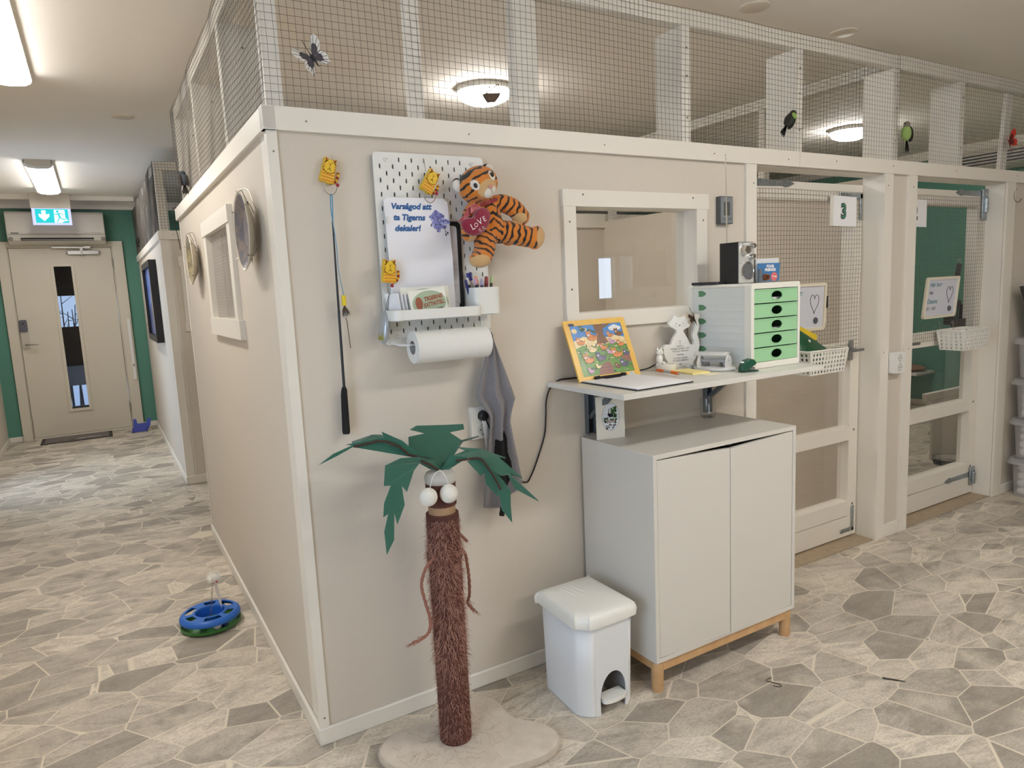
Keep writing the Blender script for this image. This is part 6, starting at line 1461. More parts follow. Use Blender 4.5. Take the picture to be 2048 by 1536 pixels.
# green staple remover / tape cutter
g = thing('stapler', 'small dark green stapler standing at the front edge of the shelf', 'stapler', (1.478, -0.33, ZS))
GG = M('bottle_green_plastic', (26, 78, 58), 0.25)
ug = V((0.93, -0.20, 0)).normalized(); og = V((1.455, -0.335, ZS + 0.0005))
MB().plate(smooth2 := [(-0.010, 0.0), (0.012, 0.0), (0.020, 0.010), (0.034, 0.018), (0.048, 0.024), (0.050, 0.032), (0.040, 0.042), (0.024, 0.046), (0.006, 0.042), (-0.006, 0.030), (-0.012, 0.014)], og + V((0, -0.012, 0)), (ug, Z1), 0.024).build('arm', GG, g, bevel=0.004)
MB().plate([(-0.010, 0.0), (0.055, 0.0), (0.058, 0.004), (0.020, 0.009), (-0.010, 0.009)], og + V((0, -0.013, 0)), (ug, Z1), 0.026).build('base', M('dark_green_base', (22, 58, 46), 0.35), g, bevel=0.001)
MB().plate([(0.016, 0.010), (0.046, 0.008), (0.044, 0.016), (0.022, 0.018)], og + V((0, -0.008, 0)), (ug, Z1), 0.016).build('metal_jaw', PS, g)

# thermometer on the wall
g = thing('thermometer', 'grey digital thermometer on the wall right of the interior window', 'thermometer', (1.722, -0.01, 1.555))
MB().plate(rrect(1.689, 1.760, 1.556, 1.662, 0.003), (0, -0.022, 0), XZ, 0.021).build('case', M('thermo_grey_dark', (84, 86, 88), 0.4), g, bevel=0.002)
MB().plate(rrect(1.692, 1.757, 1.559, 1.659, 0.003), (0, -0.0235, 0), XZ, 0.002, holes=[[(1.708, 1.588), (1.742, 1.588), (1.742, 1.640), (1.708, 1.640)]]).build('face', M('thermo_silver', (142, 148, 152), 0.35, 0.4), g)
MB().plate([(1.708, 1.588), (1.742, 1.588), (1.742, 1.640), (1.708, 1.640)], (0, -0.0225, 0), XZ, 0.0005).build('display', M('lcd', (84, 88, 84), 0.2), g)
MB().box(1.704, 1.716, -0.0245, -0.0235, 1.574, 1.576).box(1.732, 1.748, -0.0245, -0.0235, 1.574, 1.576).build('button', BLACK, g)
# ------------------------------------------------------------------ palm cat tree
g = thing('cat_tree', 'palm-shaped cat scratching tree with felt leaves and a shaggy brown trunk', 'cat tree', (0.332, -0.240, 0))
TX, TY = 0.332, -0.240
rnd = random.Random(11)
out = []
for i in range(96):
    t = 2 * math.pi * i / 96
    r_ = 0.225 + 0.042 * math.cos(4 * (t - R(57))) + 0.010 * math.cos(3 * t + 1)
    out.append((0.345 + r_ * math.cos(t) * 1.02, -0.285 + r_ * math.sin(t) * 0.92))
CARP = M('beige_carpet', (222, 210, 194), 1.0, bump=(420, 0.5), var=(26, (204, 190, 172), 0.3), sheen=0.3)
b = MB(); rings = []
cx, cy = 0.345, -0.285
for sc, z in ((0.965, 0.001), (1.0, 0.006), (1.005, 0.017), (0.985, 0.026), (0.94, 0.030)):
    rings.append([V((cx + (p[0] - cx) * sc, cy + (p[1] - cy) * sc, z)) for p in out])
b.loft(rings); base_o = b.build('base', CARP, g)
b = MB()
for i in range(9000):
    if i < 5600:
        k = rnd.random() * 96; p, q = out[int(k)], out[(int(k) + 1) % 96]; f = k % 1
        x, y = p[0] + (q[0] - p[0]) * f, p[1] + (q[1] - p[1]) * f; nx, ny = x - cx, y - cy; L = math.hypot(nx, ny); nx /= L; ny /= L
        z = 0.004 + rnd.random() * 0.024; x -= nx * 0.004 * max(0, z - 0.02) / 0.01
        P0 = V((x, y, z)); d = V((nx + rnd.uniform(-.5, .5), ny + rnd.uniform(-.5, .5), rnd.uniform(-0.5, 0.4))) * 0.0055
    else:
        a = rnd.random() * 6.2832; k = a / 6.2832 * 96; p = out[int(k) % 96]; f = math.sqrt(rnd.random()) * 0.95
        P0 = V((cx + (p[0] - cx) * f, cy + (p[1] - cy) * f, 0.029)); d = V((rnd.uniform(-1, 1), rnd.uniform(-1, 1), 0.8)) * 0.005
    s_ = V((rnd.uniform(-1, 1), rnd.uniform(-1, 1), 0)).normalized() * 0.0006
    b.add([P0 - s_, P0 + s_, P0 + d], [(0, 1, 2)])
b.build('pile', CARP, base_o, kind='stuff', smooth=0, recalc=False)
b = MB()
for i in range(120):
    a = rnd.random() * 6.2832; r_ = 0.055 + 0.13 * rnd.random() ** 1.5; P0 = V((TX + r_ * math.cos(a), TY + r_ * math.sin(a) * 0.8 - 0.01, 0.0315)); t = rnd.random() * 6.28; pts = [P0]
    for k in range(4): t += rnd.uniform(-0.6, 0.6); pts.append(pts[-1] + V((math.cos(t), math.sin(t), 0)) * 0.008)
    b.tube(pts, 0.00028, 3, 0, caps=False)
b.build('shed_fibre', M('shed_brown', (150, 116, 98), 0.9), base_o, kind='stuff', smooth=0, recalc=False)
# trunk: sisal rope wound round a tube, with a fuzzy coat
SIS = M('sisal_brown', (142, 96, 82), 0.9)
SIS2 = M('sisal_red_brown', (124, 78, 68), 0.95, bump=(500, 0.8), var=(160, (92, 54, 46), 0.3))
TRM = 0.0435
prof = []
z = 0.029
while z < 0.725:
    for k in range(4): prof.append((TRM + 0.0034 * math.sin(math.pi * k / 4), z + 0.0052 * k / 4))
    z += 0.0052
b = MB().lathe([(0.02, 0.028)] + prof + [(0.037, z)], (TX, TY, 0), n=40)
b.build('trunk', SIS2, g, smooth=80)
b = MB()
lat = lambda z0, z1, r_: b.lathe([(r_, z0), (r_, z1)], (TX, TY, 0), n=32)
MB().lathe([(0.0365, 0.70), (0.0385, 0.705), (0.0385, 0.760), (0.036, 0.765)], (TX, TY, 0), n=36).build('cardboard_tube', M('tan_tube', (160, 128, 96), 0.8), g)
pr = []; z = 0.748
while z < 0.826:
    for k in range(4): pr.append((0.0405 + 0.0026 * math.sin(math.pi * k / 4), z + 0.006 * k / 4))
    z += 0.006
MB().lathe([(0.036, 0.747)] + pr + [(0.036, z)], (TX, TY, 0), n=36).build('neck_winding', SIS2, g, smooth=80)
MB().lathe([(0.041, 0.812), (0.0445, 0.820), (0.0445, 0.832), (0.039, 0.842), (0.02, 0.846), (0.0001, 0.847)], (TX, TY, 0), n=36).build('plush_top', M('white_plush', (222, 218, 210), 1.0, bump=(500, 0.8), sheen=0.4), g)
# loose fibres
b = MB()
for i in range(10000):
    a = rnd.random() * 6.2832; z = 0.04 + 0.675 * rnd.random(); den = 1.0 if z > 0.22 else 0.6
    if rnd.random() > den: continue
    L = rnd.uniform(0.008, 0.024) * (1.25 if 0.28 < z < 0.66 else 0.8)
    bul = 0.004 * math.exp(-((z - 0.60) / 0.03) ** 2)
    r_ = TRM + 0.001 + bul
    P0 = V((TX + r_ * math.cos(a), TY + r_ * math.sin(a), z)); nn = V((math.cos(a), math.sin(a), 0)); tt = V((-math.sin(a), math.cos(a), 0))
    d1 = nn * rnd.uniform(0.25, 0.8) + tt * rnd.uniform(-0.8, 0.8) + V((0, 0, rnd.uniform(-1.2, 0.1)))
    d1.normalize(); P1 = P0 + d1 * L * 0.55; d2 = (d1 + V((0, 0, -0.7)) + tt * rnd.uniform(-0.4, 0.4)).normalized(); P2 = P1 + d2 * L * 0.6
    s_ = tt * 0.0006 if abs(d1.dot(tt)) < 0.6 else V((0, 0, 0.0006))
    b.add([P0 - s_, P0 + s_, P1 + s_ * 0.8, P1 - s_ * 0.8, P2], [(0, 1, 2, 3), (3, 2, 4)], 0 if rnd.random() < 0.6 else 1)
b.build('sisal_fuzz', [SIS, M('sisal_light', (182, 138, 120), 0.9)], g, kind='stuff', smooth=0, recalc=False)
def rope(pts, fr, nm='loose_rope'):
    P = smoothpts(pts, 6); b = MB()
    for s_ in (0, 2.1, 4.2):
        b.tube([p + V((0.0026 * math.cos(i * 0.9 + s_), 0.0026 * math.sin(i * 0.9 + s_) * 0.7, 0.0012 * math.sin(i * 0.9 + s_))) for i, p in enumerate(P)], 0.0028, 5)
    e = P[-1]; d = (P[-1] - P[-4]).normalized()
    for i in range(fr):
        q = d + V((rnd.uniform(-.35, .35), rnd.uniform(-.35, .35), rnd.uniform(-.45, .2))); st = P[-1 - int(rnd.random() * 10)]
        L = rnd.uniform(0.010, 0.028)
        b.tube([st, st + q.normalized() * L * 0.5 + V((0, 0, rnd.uniform(-.003, .003))), st + q.normalized() * L + V((0, 0, -0.003))], 0.0004, 3, 0, caps=False)
    b.build(nm, SIS, g)
rope([(0.290, -0.262, 0.605), (0.262, -0.272, 0.592), (0.247, -0.27, 0.560), (0.243, -0.27, 0.531), (0.252, -0.27, 0.482), (0.262, -0.27, 0.435), (0.257, -0.27, 0.400), (0.235, -0.272, 0.386), (0.205, -0.272, 0.382)], 60)
rope([(0.378, -0.240, 0.610), (0.398, -0.236, 0.585), (0.404, -0.236, 0.545), (0.407, -0.236, 0.500), (0.405, -0.236, 0.455), (0.398, -0.236, 0.430), (0.416, -0.238, 0.405)], 50)
rope([(0.372, -0.240, 0.66), (0.390, -0.240, 0.640), (0.405, -0.240, 0.622)], 16)
b = MB()
for i in range(3): b.tube([(TX + 0.0475 * math.cos(R(a)), TY + 0.0475 * math.sin(R(a)), 0.600 - 0.006 * i + 0.006 * math.sin(R(a * 1 + 40 * i))) for a in range(0, 360, 15)], 0.0042, 7, closed=True)
b.build('binding_rope', SIS2, g)
# felt leaves
FELT = M('green_felt', (34, 92, 74), 1.0, bump=(900, 0.5), sheen=0.35, var=(200, (42, 106, 86), 0.25)); RIBM = M('leaf_rib', (64, 44, 36), 0.9)
def leaf(pts, nrm=(0, -1, 0), rib=None, t=0.004, label=None):
    o = MB().poly3(pts, t, nrm).build('leaf', FELT, g, smooth=0)
    if rib: MB().tube(rib, 0.0032, 7).build('leaf_rib', RIBM, o)
leaf([(0.333, -0.235, 0.842), (0.305, -0.216, 0.869), (0.276, -0.198, 0.895), (0.268, -0.184, 0.913), (0.278, -0.162, 0.938), (0.331, -0.155, 0.939), (0.289, -0.147, 0.955), (0.314, -0.139, 0.962), (0.407, -0.137, 0.951), (0.466, -0.135, 0.945), (0.463, -0.146, 0.931), (0.412, -0.153, 0.93), (0.44, -0.168, 0.906), (0.406, -0.193, 0.88), (0.36, -0.228, 0.845)])
leaf([(0.331, -0.24, 0.843), (0.319, -0.238, 0.882), (0.257, -0.231, 0.92), (0.233, -0.227, 0.945), (0.179, -0.22, 0.977), (0.183, -0.221, 0.959), (0.163, -0.219, 0.96), (0.082, -0.208, 0.954), (0.098, -0.21, 0.95), (0.047, -0.204, 0.934), (0.009, -0.199, 0.91), (0.055, -0.205, 0.927), (0.097, -0.21, 0.945), (0.162, -0.219, 0.95), (0.184, -0.221, 0.944), (0.22, -0.226, 0.926), (0.246, -0.229, 0.901), (0.288, -0.235, 0.893)],
     rib=[(0.30, -0.241, 0.885), (0.246, -0.236, 0.905), (0.222, -0.232, 0.930), (0.186, -0.226, 0.950), (0.162, -0.224, 0.954), (0.10, -0.214, 0.947)])
# the same leaf bends back behind its rib
leaf([(0.319, -0.238, 0.880), (0.246, -0.232, 0.908), (0.184, -0.222, 0.952), (0.100, -0.210, 0.949), (0.115, -0.150, 0.948), (0.17, -0.165, 0.962), (0.20, -0.150, 0.955), (0.26, -0.190, 0.918)], nrm=(0, 0, 1))
leaf([(0.328, -0.245, 0.845), (0.316, -0.247, 0.880), (0.264, -0.258, 0.901), (0.239, -0.263, 0.904), (0.21, -0.264, 0.907), (0.161, -0.276, 0.897), (0.143, -0.306, 0.852), (0.162, -0.306, 0.849), (0.138, -0.312, 0.808), (0.133, -0.312, 0.771), (0.147, -0.312, 0.777), (0.133, -0.312, 0.732), (0.135, -0.312, 0.668), (0.158, -0.312, 0.704), (0.164, -0.312, 0.778), (0.17, -0.312, 0.743), (0.194, -0.312, 0.792), (0.192, -0.306, 0.843), (0.203, -0.312, 0.826), (0.238, -0.283, 0.871), (0.262, -0.266, 0.884), (0.296, -0.252, 0.860)], nrm=(-0.2, -1, 0.2),
     rib=[(0.322, -0.254, 0.852), (0.292, -0.262, 0.876), (0.268, -0.266, 0.890)])
leaf([(0.331, -0.24, 0.843), (0.37, -0.244, 0.883), (0.421, -0.236, 0.89), (0.399, -0.225, 0.901), (0.473, -0.235, 0.885), (0.548, -0.245, 0.848), (0.519, -0.250, 0.856), (0.594, -0.256, 0.78), (0.548, -0.258, 0.804), (0.639, -0.27, 0.704), (0.562, -0.266, 0.756), (0.54, -0.268, 0.803), (0.516, -0.268, 0.804), (0.475, -0.268, 0.83), (0.451, -0.266, 0.869), (0.415, -0.258, 0.874), (0.358, -0.243, 0.844)], nrm=(0.25, -1, 0.5))
leaf([(0.452, -0.262, 0.868), (0.41, -0.262, 0.863), (0.447, -0.266, 0.816), (0.462, -0.265, 0.821), (0.463, -0.266, 0.789), (0.498, -0.272, 0.744), (0.505, -0.270, 0.752), (0.507, -0.276, 0.703), (0.536, -0.282, 0.66), (0.536, -0.278, 0.712), (0.54, -0.274, 0.755), (0.519, -0.272, 0.789), (0.49, -0.270, 0.823)], nrm=(-0.2, -1, -0.1),
     rib=[(0.377, -0.256, 0.870), (0.44, -0.268, 0.870), (0.456, -0.272, 0.858), (0.481, -0.276, 0.816), (0.505, -0.279, 0.767)])
leaf([(0.345, -0.225, 0.845), (0.37, -0.20, 0.885), (0.43, -0.17, 0.905), (0.50, -0.15, 0.905), (0.52, -0.13, 0.90), (0.46, -0.14, 0.895), (0.40, -0.19, 0.868)], nrm=(0, -0.6, 1))
# two white plush balls on a string
PLW = M('ball_plush', (226, 222, 212), 1.0, bump=(260, 0.5), sheen=0.3)
for c, r_ in (((0.268, -0.300, 0.796), 0.0245), ((0.3305, -0.297, 0.793), 0.0255)): MB().ell(c, (r_, r_, r_ * 1.03), None, 28, 18).build('ball', PLW, g)
MB().tube(smoothpts([(0.274, -0.300, 0.818), (0.283, -0.293, 0.838), (0.298, -0.286, 0.853), (0.314, -0.283, 0.858), (0.323, -0.286, 0.848), (0.329, -0.292, 0.832), (0.330, -0.296, 0.818)], 5), 0.0011, 6).build('string', M('white_string', (220, 218, 212), 0.8), g)

# ------------------------------------------------------------------ pedal bin
g = thing('pedal_bin', 'white plastic pedal bin standing beside the cabinet', 'bin', (0.80, -0.24, 0))
BP = M('bin_plastic', (218, 220, 222), 0.42); BL = M('bin_lid', (226, 225, 218), 0.35)
# footprint with cut front-left corner; u along the front face
def foot(sc, z, grow=0.0):
    pts = [(0.722, -0.145), (0.712, -0.318), (0.718, -0.335), (0.744, -0.362), (0.758, -0.368), (0.886, -0.366), (0.906, -0.354), (0.912, -0.33), (0.912, -0.145), (0.905, -0.135), (0.730, -0.135)]
    mx, my = 0.806, -0.245
    return [V((mx + (p[0] - mx) * sc + (grow if p[0] > mx else -grow), my + (p[1] - my) * sc + (grow if p[1] > my else -grow), z)) for p in pts]
HB_ = 0.318
# the shell: body walls lofted, front arch cut into the front face
arch = [(0.800, 0.0)] + [(0.836 - 0.036 * math.cos(R(t)) , 0.055 + 0.058 * math.sin(R(t))) for t in range(0, 181, 12)] + [(0.872, 0.030), (0.872, 0.0)]
def sc_at(z): return 1.0 + 0.055 * z / HB_
b = MB(); rings = [foot(sc_at(z), z) for z in (0.0, 0.006, 0.15, HB_)]
N = len(rings[0])
k = len(b.v)
for r_ in rings: b.v += r_
for i in range(len(rings) - 1):
    for j in range(N):
        j2 = (j + 1) % N
        if j == 4: continue                      # front face is built below with its arch
        b.f.append((k + i * N + j, k + i * N + j2, k + (i + 1) * N + j2, k + (i + 1) * N + j)); b.m.append(0)
F0, F1 = rings[0][4], rings[0][5]; T0, T1 = rings[-1][4], rings[-1][5]
def onfront(x, z):
    t = z / HB_; a0 = F0.lerp(T0, t); a1 = F1.lerp(T1, t); f = (x - F0.x) / (F1.x - F0.x); return a0.lerp(a1, f)
ol = [(F0.x, 0), (0.800, 0)] + [p for p in arch[1:-1]] + [(0.868, 0.0), (F1.x, 0), (F1.x, HB_), (F0.x, HB_)]
ol = [(F0.x, 0.0), (0.777, 0.0), (0.775, 0.055)] + [(0.827 - 0.051 * math.cos(R(t)), 0.055 + 0.080 * math.sin(R(t))) for t in range(12, 169, 12)] + [(0.878, 0.055), (0.876, 0.0), (F1.x, 0.0), (F1.x, HB_), (F0.x, HB_)]
tr = tessellate_polygon([[V((p[0], p[1], 0)) for p in ol]])
fp = MB().add([onfront(*p) for p in ol], tr)
o_ = b.build('body', BP, g, smooth=30, recalc=True)
q_ = fp.build('front_panel', BP, g, smooth=0); q_.modifiers.new('wall', 'SOLIDIFY').thickness = 0.004
sd = o_.modifiers.new('wall', 'SOLIDIFY'); sd.thickness = 0.004; sd.offset = -1
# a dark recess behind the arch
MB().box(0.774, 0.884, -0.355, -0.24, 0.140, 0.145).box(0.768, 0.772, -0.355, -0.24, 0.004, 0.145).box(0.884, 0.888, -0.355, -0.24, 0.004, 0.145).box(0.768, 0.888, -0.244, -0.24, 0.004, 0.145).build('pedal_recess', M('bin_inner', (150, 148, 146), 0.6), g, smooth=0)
pd = [(0.785, 0.0), (0.873, 0.0)] + [(0.829 + 0.046 * math.cos(R(t)), -0.038 - 0.014 * math.sin(R(t))) for t in range(0, 181, 15)]
MB().plate([(p[0], p[1] - 0.335) for p in pd][::-1], (0, 0, 0.052), (X1, Y1), 0.013).build('pedal', BL, g, bevel=0.004)
def lid_ring(sc, z, gr): return smoothpts(foot(sc, z, gr) + [foot(sc, z, gr)[0]], 4)[:-1]
rings = [lid_ring(1.055, HB_ - 0.014, 0.005), lid_ring(1.055, HB_ - 0.016, 0.009), lid_ring(1.055, HB_ + 0.006, 0.011), lid_ring(1.045, HB_ + 0.018, 0.008), lid_ring(1.02, HB_ + 0.025, 0.003), lid_ring(0.94, HB_ + 0.029, 0.0), lid_ring(0.5, HB_ + 0.031, 0.0), lid_ring(0.08, HB_ + 0.031, 0)]
MB().loft(rings).build('lid', BL, g, smooth=60)
b = MB()
for dx in (-0.02, 0.0, 0.02): b.ell((0.80 + dx, -0.205, HB_ + 0.0305), (0.005, 0.05, 0.003), Matrix.Rotation(R(10), 3, 'Z'), 12, 6)
b.build('lid_rib', BL, g)

# ------------------------------------------------------------------ cat track toy in the corridor
g = thing('track_toy', 'blue and green ball-track cat toy on the corridor floor', 'cat toy', (-0.178, 1.06, 0))
QX, QY = -0.178, 1.060
TB = M('toy_blue', (36, 104, 196), 0.35); TG = M('toy_green', (62, 122, 56), 0.4); TN = M('toy_navy', (30, 44, 96), 0.4)
RO = 0.118
MB().lathe([(0.055, 0.003), (0.080, 0.001), (RO - 0.010, 0.001), (RO, 0.008), (RO + 0.001, 0.020), (RO - 0.004, 0.020), (RO - 0.012, 0.008), (0.075, 0.006), (0.06, 0.012), (0.055, 0.012)], (QX, QY, 0.0005), n=56).build('base_dish', TG, g)
top = []
hs = []
for i in range(6):
    a0 = 60 * i + 8; sp = 44 if i % 2 == 0 else 30
    hs.append([(QX + r_ * math.cos(R(a)), QY + r_ * math.sin(R(a))) for r_, a in [(0.098, a0 + sp * k / 6) for k in range(7)] + [(0.068, a0 + sp * (6 - k) / 6) for k in range(7)]])
zt = 0.060
ringo = oval(QX, QY, 0.108, 0.108, 56); ringi = oval(QX, QY, 0.058, 0.058, 40)
MB().plate(ringo, (0, 0, zt), (X1, Y1), 0.003, holes=hs + [ringi]).build('top_ring', TB, g, bevel=0.001)
MB().lathe([(0.108, zt - 0.001), (0.116, zt - 0.006), (0.120, zt - 0.014), (0.119, zt - 0.022), (0.116, zt - 0.022), (0.116, zt - 0.014), (0.108, zt - 0.004)], (QX, QY, 0), n=56).build('outer_rim', TB, g)
MB().lathe([(0.058, zt), (0.054, zt - 0.008), (0.052, zt - 0.040), (0.049, zt - 0.040), (0.052, zt - 0.006)], (QX, QY, 0), n=40).lathe([(0.0001, 0.016), (0.05, 0.016)], (QX, QY, 0), n=32).build('inner_wall', TB, g)
for i in range(3):
    a = R(120 * i + 55); MB().obox((QX + 0.105 * math.cos(a), QY + 0.105 * math.sin(a), 0.032), (0.010, 0.012, 0.034), Matrix.Rotation(a, 3, 'Z')).build('spacer', TN, g)
MB().ell((QX + 0.088 * math.cos(R(-80)), QY + 0.088 * math.sin(R(-80)), 0.0245), 0.0165, n=18, q=12).build('ball', M('toy_ball', (210, 206, 200), 0.4), g)
MB().ell((QX + 0.085 * math.cos(R(-60)), QY + 0.085 * math.sin(R(-60)), 0.0245), 0.0165, n=18, q=12).build('ball', TN, g, label='navy ball')
sp = []
for i in range(23 * 8 + 1):
    t = i / (23 * 8); a = i * math.pi / 4; sp.append(V((QX - 0.002 + 0.022 * t + 0.0042 * math.cos(a), QY + 0.0042 * math.sin(a), 0.018 + 0.150 * t)))
MB().tube(sp, 0.0007, 4).build('spring', M('spring_wire', (110, 106, 100), 0.35, 0.9), g)
b = MB(); c0 = V((QX + 0.030, QY, 0.198))
for i in range(1500):
    d = V((rnd.gauss(0, 1), rnd.gauss(0, 1), rnd.gauss(0.25, 1))).normalized(); L = rnd.uniform(0.018, 0.036); s_ = d.orthogonal().normalized() * 0.0005
    P0 = c0 + d * 0.006; b.add([P0 - s_, P0 + s_, c0 + d * L], [(0, 1, 2)])
b.ell(c0, 0.016)
WF = M('white_fur', (244, 242, 236), 1.0, sheen=0.3)
b.build('fluffy_mouse', WF, g, smooth=0, recalc=False)
MB().ell((QX + 0.022, QY - 0.016, 0.180), (0.0028, 0.003, 0.0025)).ell((QX + 0.036, QY - 0.018, 0.185), (0.006, 0.003, 0.0035)).build('pink_nose', M('pink_felt', (190, 70, 84), 0.8), g)
MB().poly3([(QX + 0.026, QY - 0.012, 0.180), (QX + 0.038, QY - 0.016, 0.178), (QX + 0.044, QY - 0.022, 0.13), (QX + 0.046, QY - 0.026, 0.095), (QX + 0.044, QY - 0.028, 0.070), (QX + 0.036, QY - 0.024, 0.10), (QX + 0.029, QY - 0.016, 0.14)], 0.0015).build('feather_tail', M('white_feather', (214, 208, 198), 0.9), g, smooth=0)

# small things on the floor
MB().tube([(1.373, -0.530, 0.0016), (1.352, -0.528, 0.0016), (1.344, -0.534, 0.0016), (1.349, -0.541, 0.0016), (1.365, -0.572, 0.0016), (1.360, -0.582, 0.0016), (1.348, -0.580, 0.0016), (1.340, -0.566, 0.0016)], 0.0013, 5).build('bent_hook', M('dark_wire', (74, 62, 50), 0.5, 0.6), label='small bent wire hook lying on the floor in front of the cabinet', cat='wire hook')
MB().tube([(1.664, -0.741, 0.004), (1.690, -0.776, 0.004), (1.703, -0.796, 0.004)], [0.0028, 0.0022, 0.0012], 8).build('screw', M('dark_screw', (70, 66, 62), 0.45, 0.8), label='dark screw lying on the floor at the lower right', cat='screw')

# doormat and dustpan in the corridor
g = thing('door_mat', 'grey door mat in front of the corridor end door', 'mat', (-0.76, 6.43, 0))
MB().plate(rrect(-1.075, -0.445, 6.25, 6.605, 0.01), (0, 0, 0.006), XY, 0.006).build('rubber_edge', M('mat_rubber', (42, 40, 40), 0.7), g)
b = MB().plate([(-1.045, 6.275), (-0.475, 6.275), (-0.475, 6.585), (-1.045, 6.585)], (0, 0, 0.0085), XY, 0.003)
for cx, cy, r_ in ((-0.72, 6.36, 0.05), (-0.64, 6.37, 0.045), (-0.58, 6.36, 0.035), (-0.80, 6.33, 0.03), (-0.90, 6.34, 0.02)): b.plate(oval(cx, cy, r_, r_ * 0.7, 12), (0, 0, 0.0088), XY, 0, m=1 if cx > -0.75 else 2)
b.build('pile', [M('mat_grey', (112, 106, 102), 0.95, bump=(200, 0.5)), M('mat_pale', (156, 148, 140), 0.95), M('mat_dark', (66, 62, 60), 0.95)], g, smooth=0)
g = thing('dustpan', 'blue dustpan leaning on the skirting right of the corridor end door', 'dustpan', (-0.16, 6.4, 0))
DB = M('dustpan_blue', (38, 54, 150), 0.4)
b = MB().plate([(-0.265, 0.004), (-0.125, 0.004), (-0.085, 0.07), (-0.072, 0.150), (-0.10, 0.148), (-0.125, 0.098), (-0.205, 0.098), (-0.212, 0.150), (-0.242, 0.152), (-0.245, 0.09)], (0, 6.30, 0), (X1, V((0, 0.42, 0.9)).normalized()), 0.006)
b.build('pan', DB, g, bevel=0.002)
MB().box(-0.262, -0.256, 6.26, 6.34, 0.003, 0.05).box(-0.128, -0.122, 6.26, 6.34, 0.003, 0.05).build('side_wall', DB, g, bevel=0.002)

# ------------------------------------------------------------------ transparent boxes at the right edge
def box_(z0, idx, label):
    g = thing('storage_box', label, 'storage box', (4.24, -0.26, z0), group='stack of clear plastic boxes')
    PB_ = PANE('clear_box', (0.86, 0.86, 0.86), 1.0, 0.15)
    fog = bpy.data.materials.get('frosted_box')
    if not fog:
        fog = bpy.data.materials.new('frosted_box'); fog.use_nodes = True
        nt = fog.node_tree; bs = nt.nodes['Principled BSDF']; bs.inputs['Base Color'].default_value = lin((206, 204, 202)) + (1,); bs.inputs['Roughness'].default_value = 0.3
        tr_ = nt.nodes.new('ShaderNodeBsdfTransparent'); mx = nt.nodes.new('ShaderNodeMixShader'); mx.inputs[0].default_value = 0.38
        nt.links.new(tr_.outputs[0], mx.inputs[1]); nt.links.new(bs.outputs[0], mx.inputs[2]); nt.links.new(mx.outputs[0], nt.nodes['Material Output'].inputs[0])
    x0, x1, y0, y1 = 4.040, 4.44, -0.43, -0.052; hb = 0.205
    r0 = rrect(x0 + 0.014, x1 - 0.014, y0 + 0.014, y1 - 0.012, 0.03); r1 = rrect(x0, x1, y0, y1, 0.035)
    MB().loft([[V((p[0], p[1], z0 + 0.002)) for p in r0], [V((p[0], p[1], z0 + hb)) for p in r1]]).build('tub', fog, g, smooth=40)
    rl = rrect(x0 - 0.028, x1 + 0.028, y0 - 0.028, y1 + 0.02, 0.05); rt = rrect(x0 - 0.012, x1 + 0.012, y0 - 0.012, y1 + 0.008, 0.045)
    MB().loft([[V((p[0], p[1], z0 + hb - 0.008)) for p in rl], [V((p[0], p[1], z0 + hb + 0.002)) for p in rl], [V((p[0], p[1], z0 + hb + 0.026)) for p in rt]]).build('lid', fog, g, smooth=40)
    LIN = M('white_rolled_linen', (226, 222, 214), 0.95, bump=(120, 0.4))
    if idx < 3:
        for k in range(4):
            if True:
                zz = z0 + 0.028 + 0.046 * k
                MB().tube(smoothpts([(x0 + 0.030, -0.098, zz), (x0 + 0.12, -0.102, zz + 0.002), (x1 - 0.05, -0.10, zz)], 5), [0.012, 0.0215] + [0.0228] * 7 + [0.0215, 0.012], 16, 0).build('linen_roll', LIN, label='rolled white towel, %s in the %s clear box of the stack' % (('bottom roll', 'second roll up', 'third roll up', 'top roll')[k], ('lowest', 'second', 'third')[idx]), cat='towel', group='rolled white towels in the clear boxes')
    else:
        MB().box(x0 + 0.04, x1 - 0.06, y0 + 0.05, y1 - 0.06, z0 + 0.004, z0 + 0.12).build('folded_cloth', M('grey_cloth', (120, 116, 112), 0.95, bump=(90, 0.4)), bevel=0.02, label='folded grey cloth inside the top clear box', cat='cloth')
for i, lab in enumerate(('clear plastic box with white rolled towels, lowest of the stack', 'clear plastic box with white rolled towels, second from the floor', 'clear plastic box with white rolled towels, third from the floor', 'clear plastic box with grey cloth, topmost of the stack')):
    box_(0.232 * i + 0.001, i, lab)
g = thing('framed_notice', 'dark framed notice leaning on the wall above the stack of boxes', 'notice', (4.25, -0.15, 0.94))
uvn = (V((1, 0, 0)), V((-0.10, 0.17, 0.98)).normalized())
MB().plate([(0.05, 0), (0.42, 0), (0.40, 0.292), (0.0, 0.292)], (4.045, -0.13, 0.9365), uvn, 0.018, holes=[[(0.062, 0.012), (0.408, 0.012), (0.389, 0.280), (0.014, 0.280)]]).build('frame', M('dark_frame', (46, 46, 46), 0.5), g)
MB().plate([(0.06, 0.01), (0.41, 0.01), (0.39, 0.282), (0.012, 0.282)], (4.045, -0.124, 0.9365), uvn, 0.008).build('sheet', M('pale_green_sheet', (166, 176, 168), 0.4), g, smooth=0)
# bent wire hanging at the far right
MB().tube(smoothpts([(4.06, -0.004, 1.76), (4.028, -0.010, 1.755), (4.012, -0.012, 1.72), (4.03, -0.012, 1.695), (4.075, -0.012, 1.69), (4.10, -0.012, 1.71)], 6), 0.0018, 6).build('wire_hanger', M('dark_wire', (74, 62, 50), 0.5, 0.6), label='thin bent wire hanger on the wall right of the second gate', cat='wire hanger')
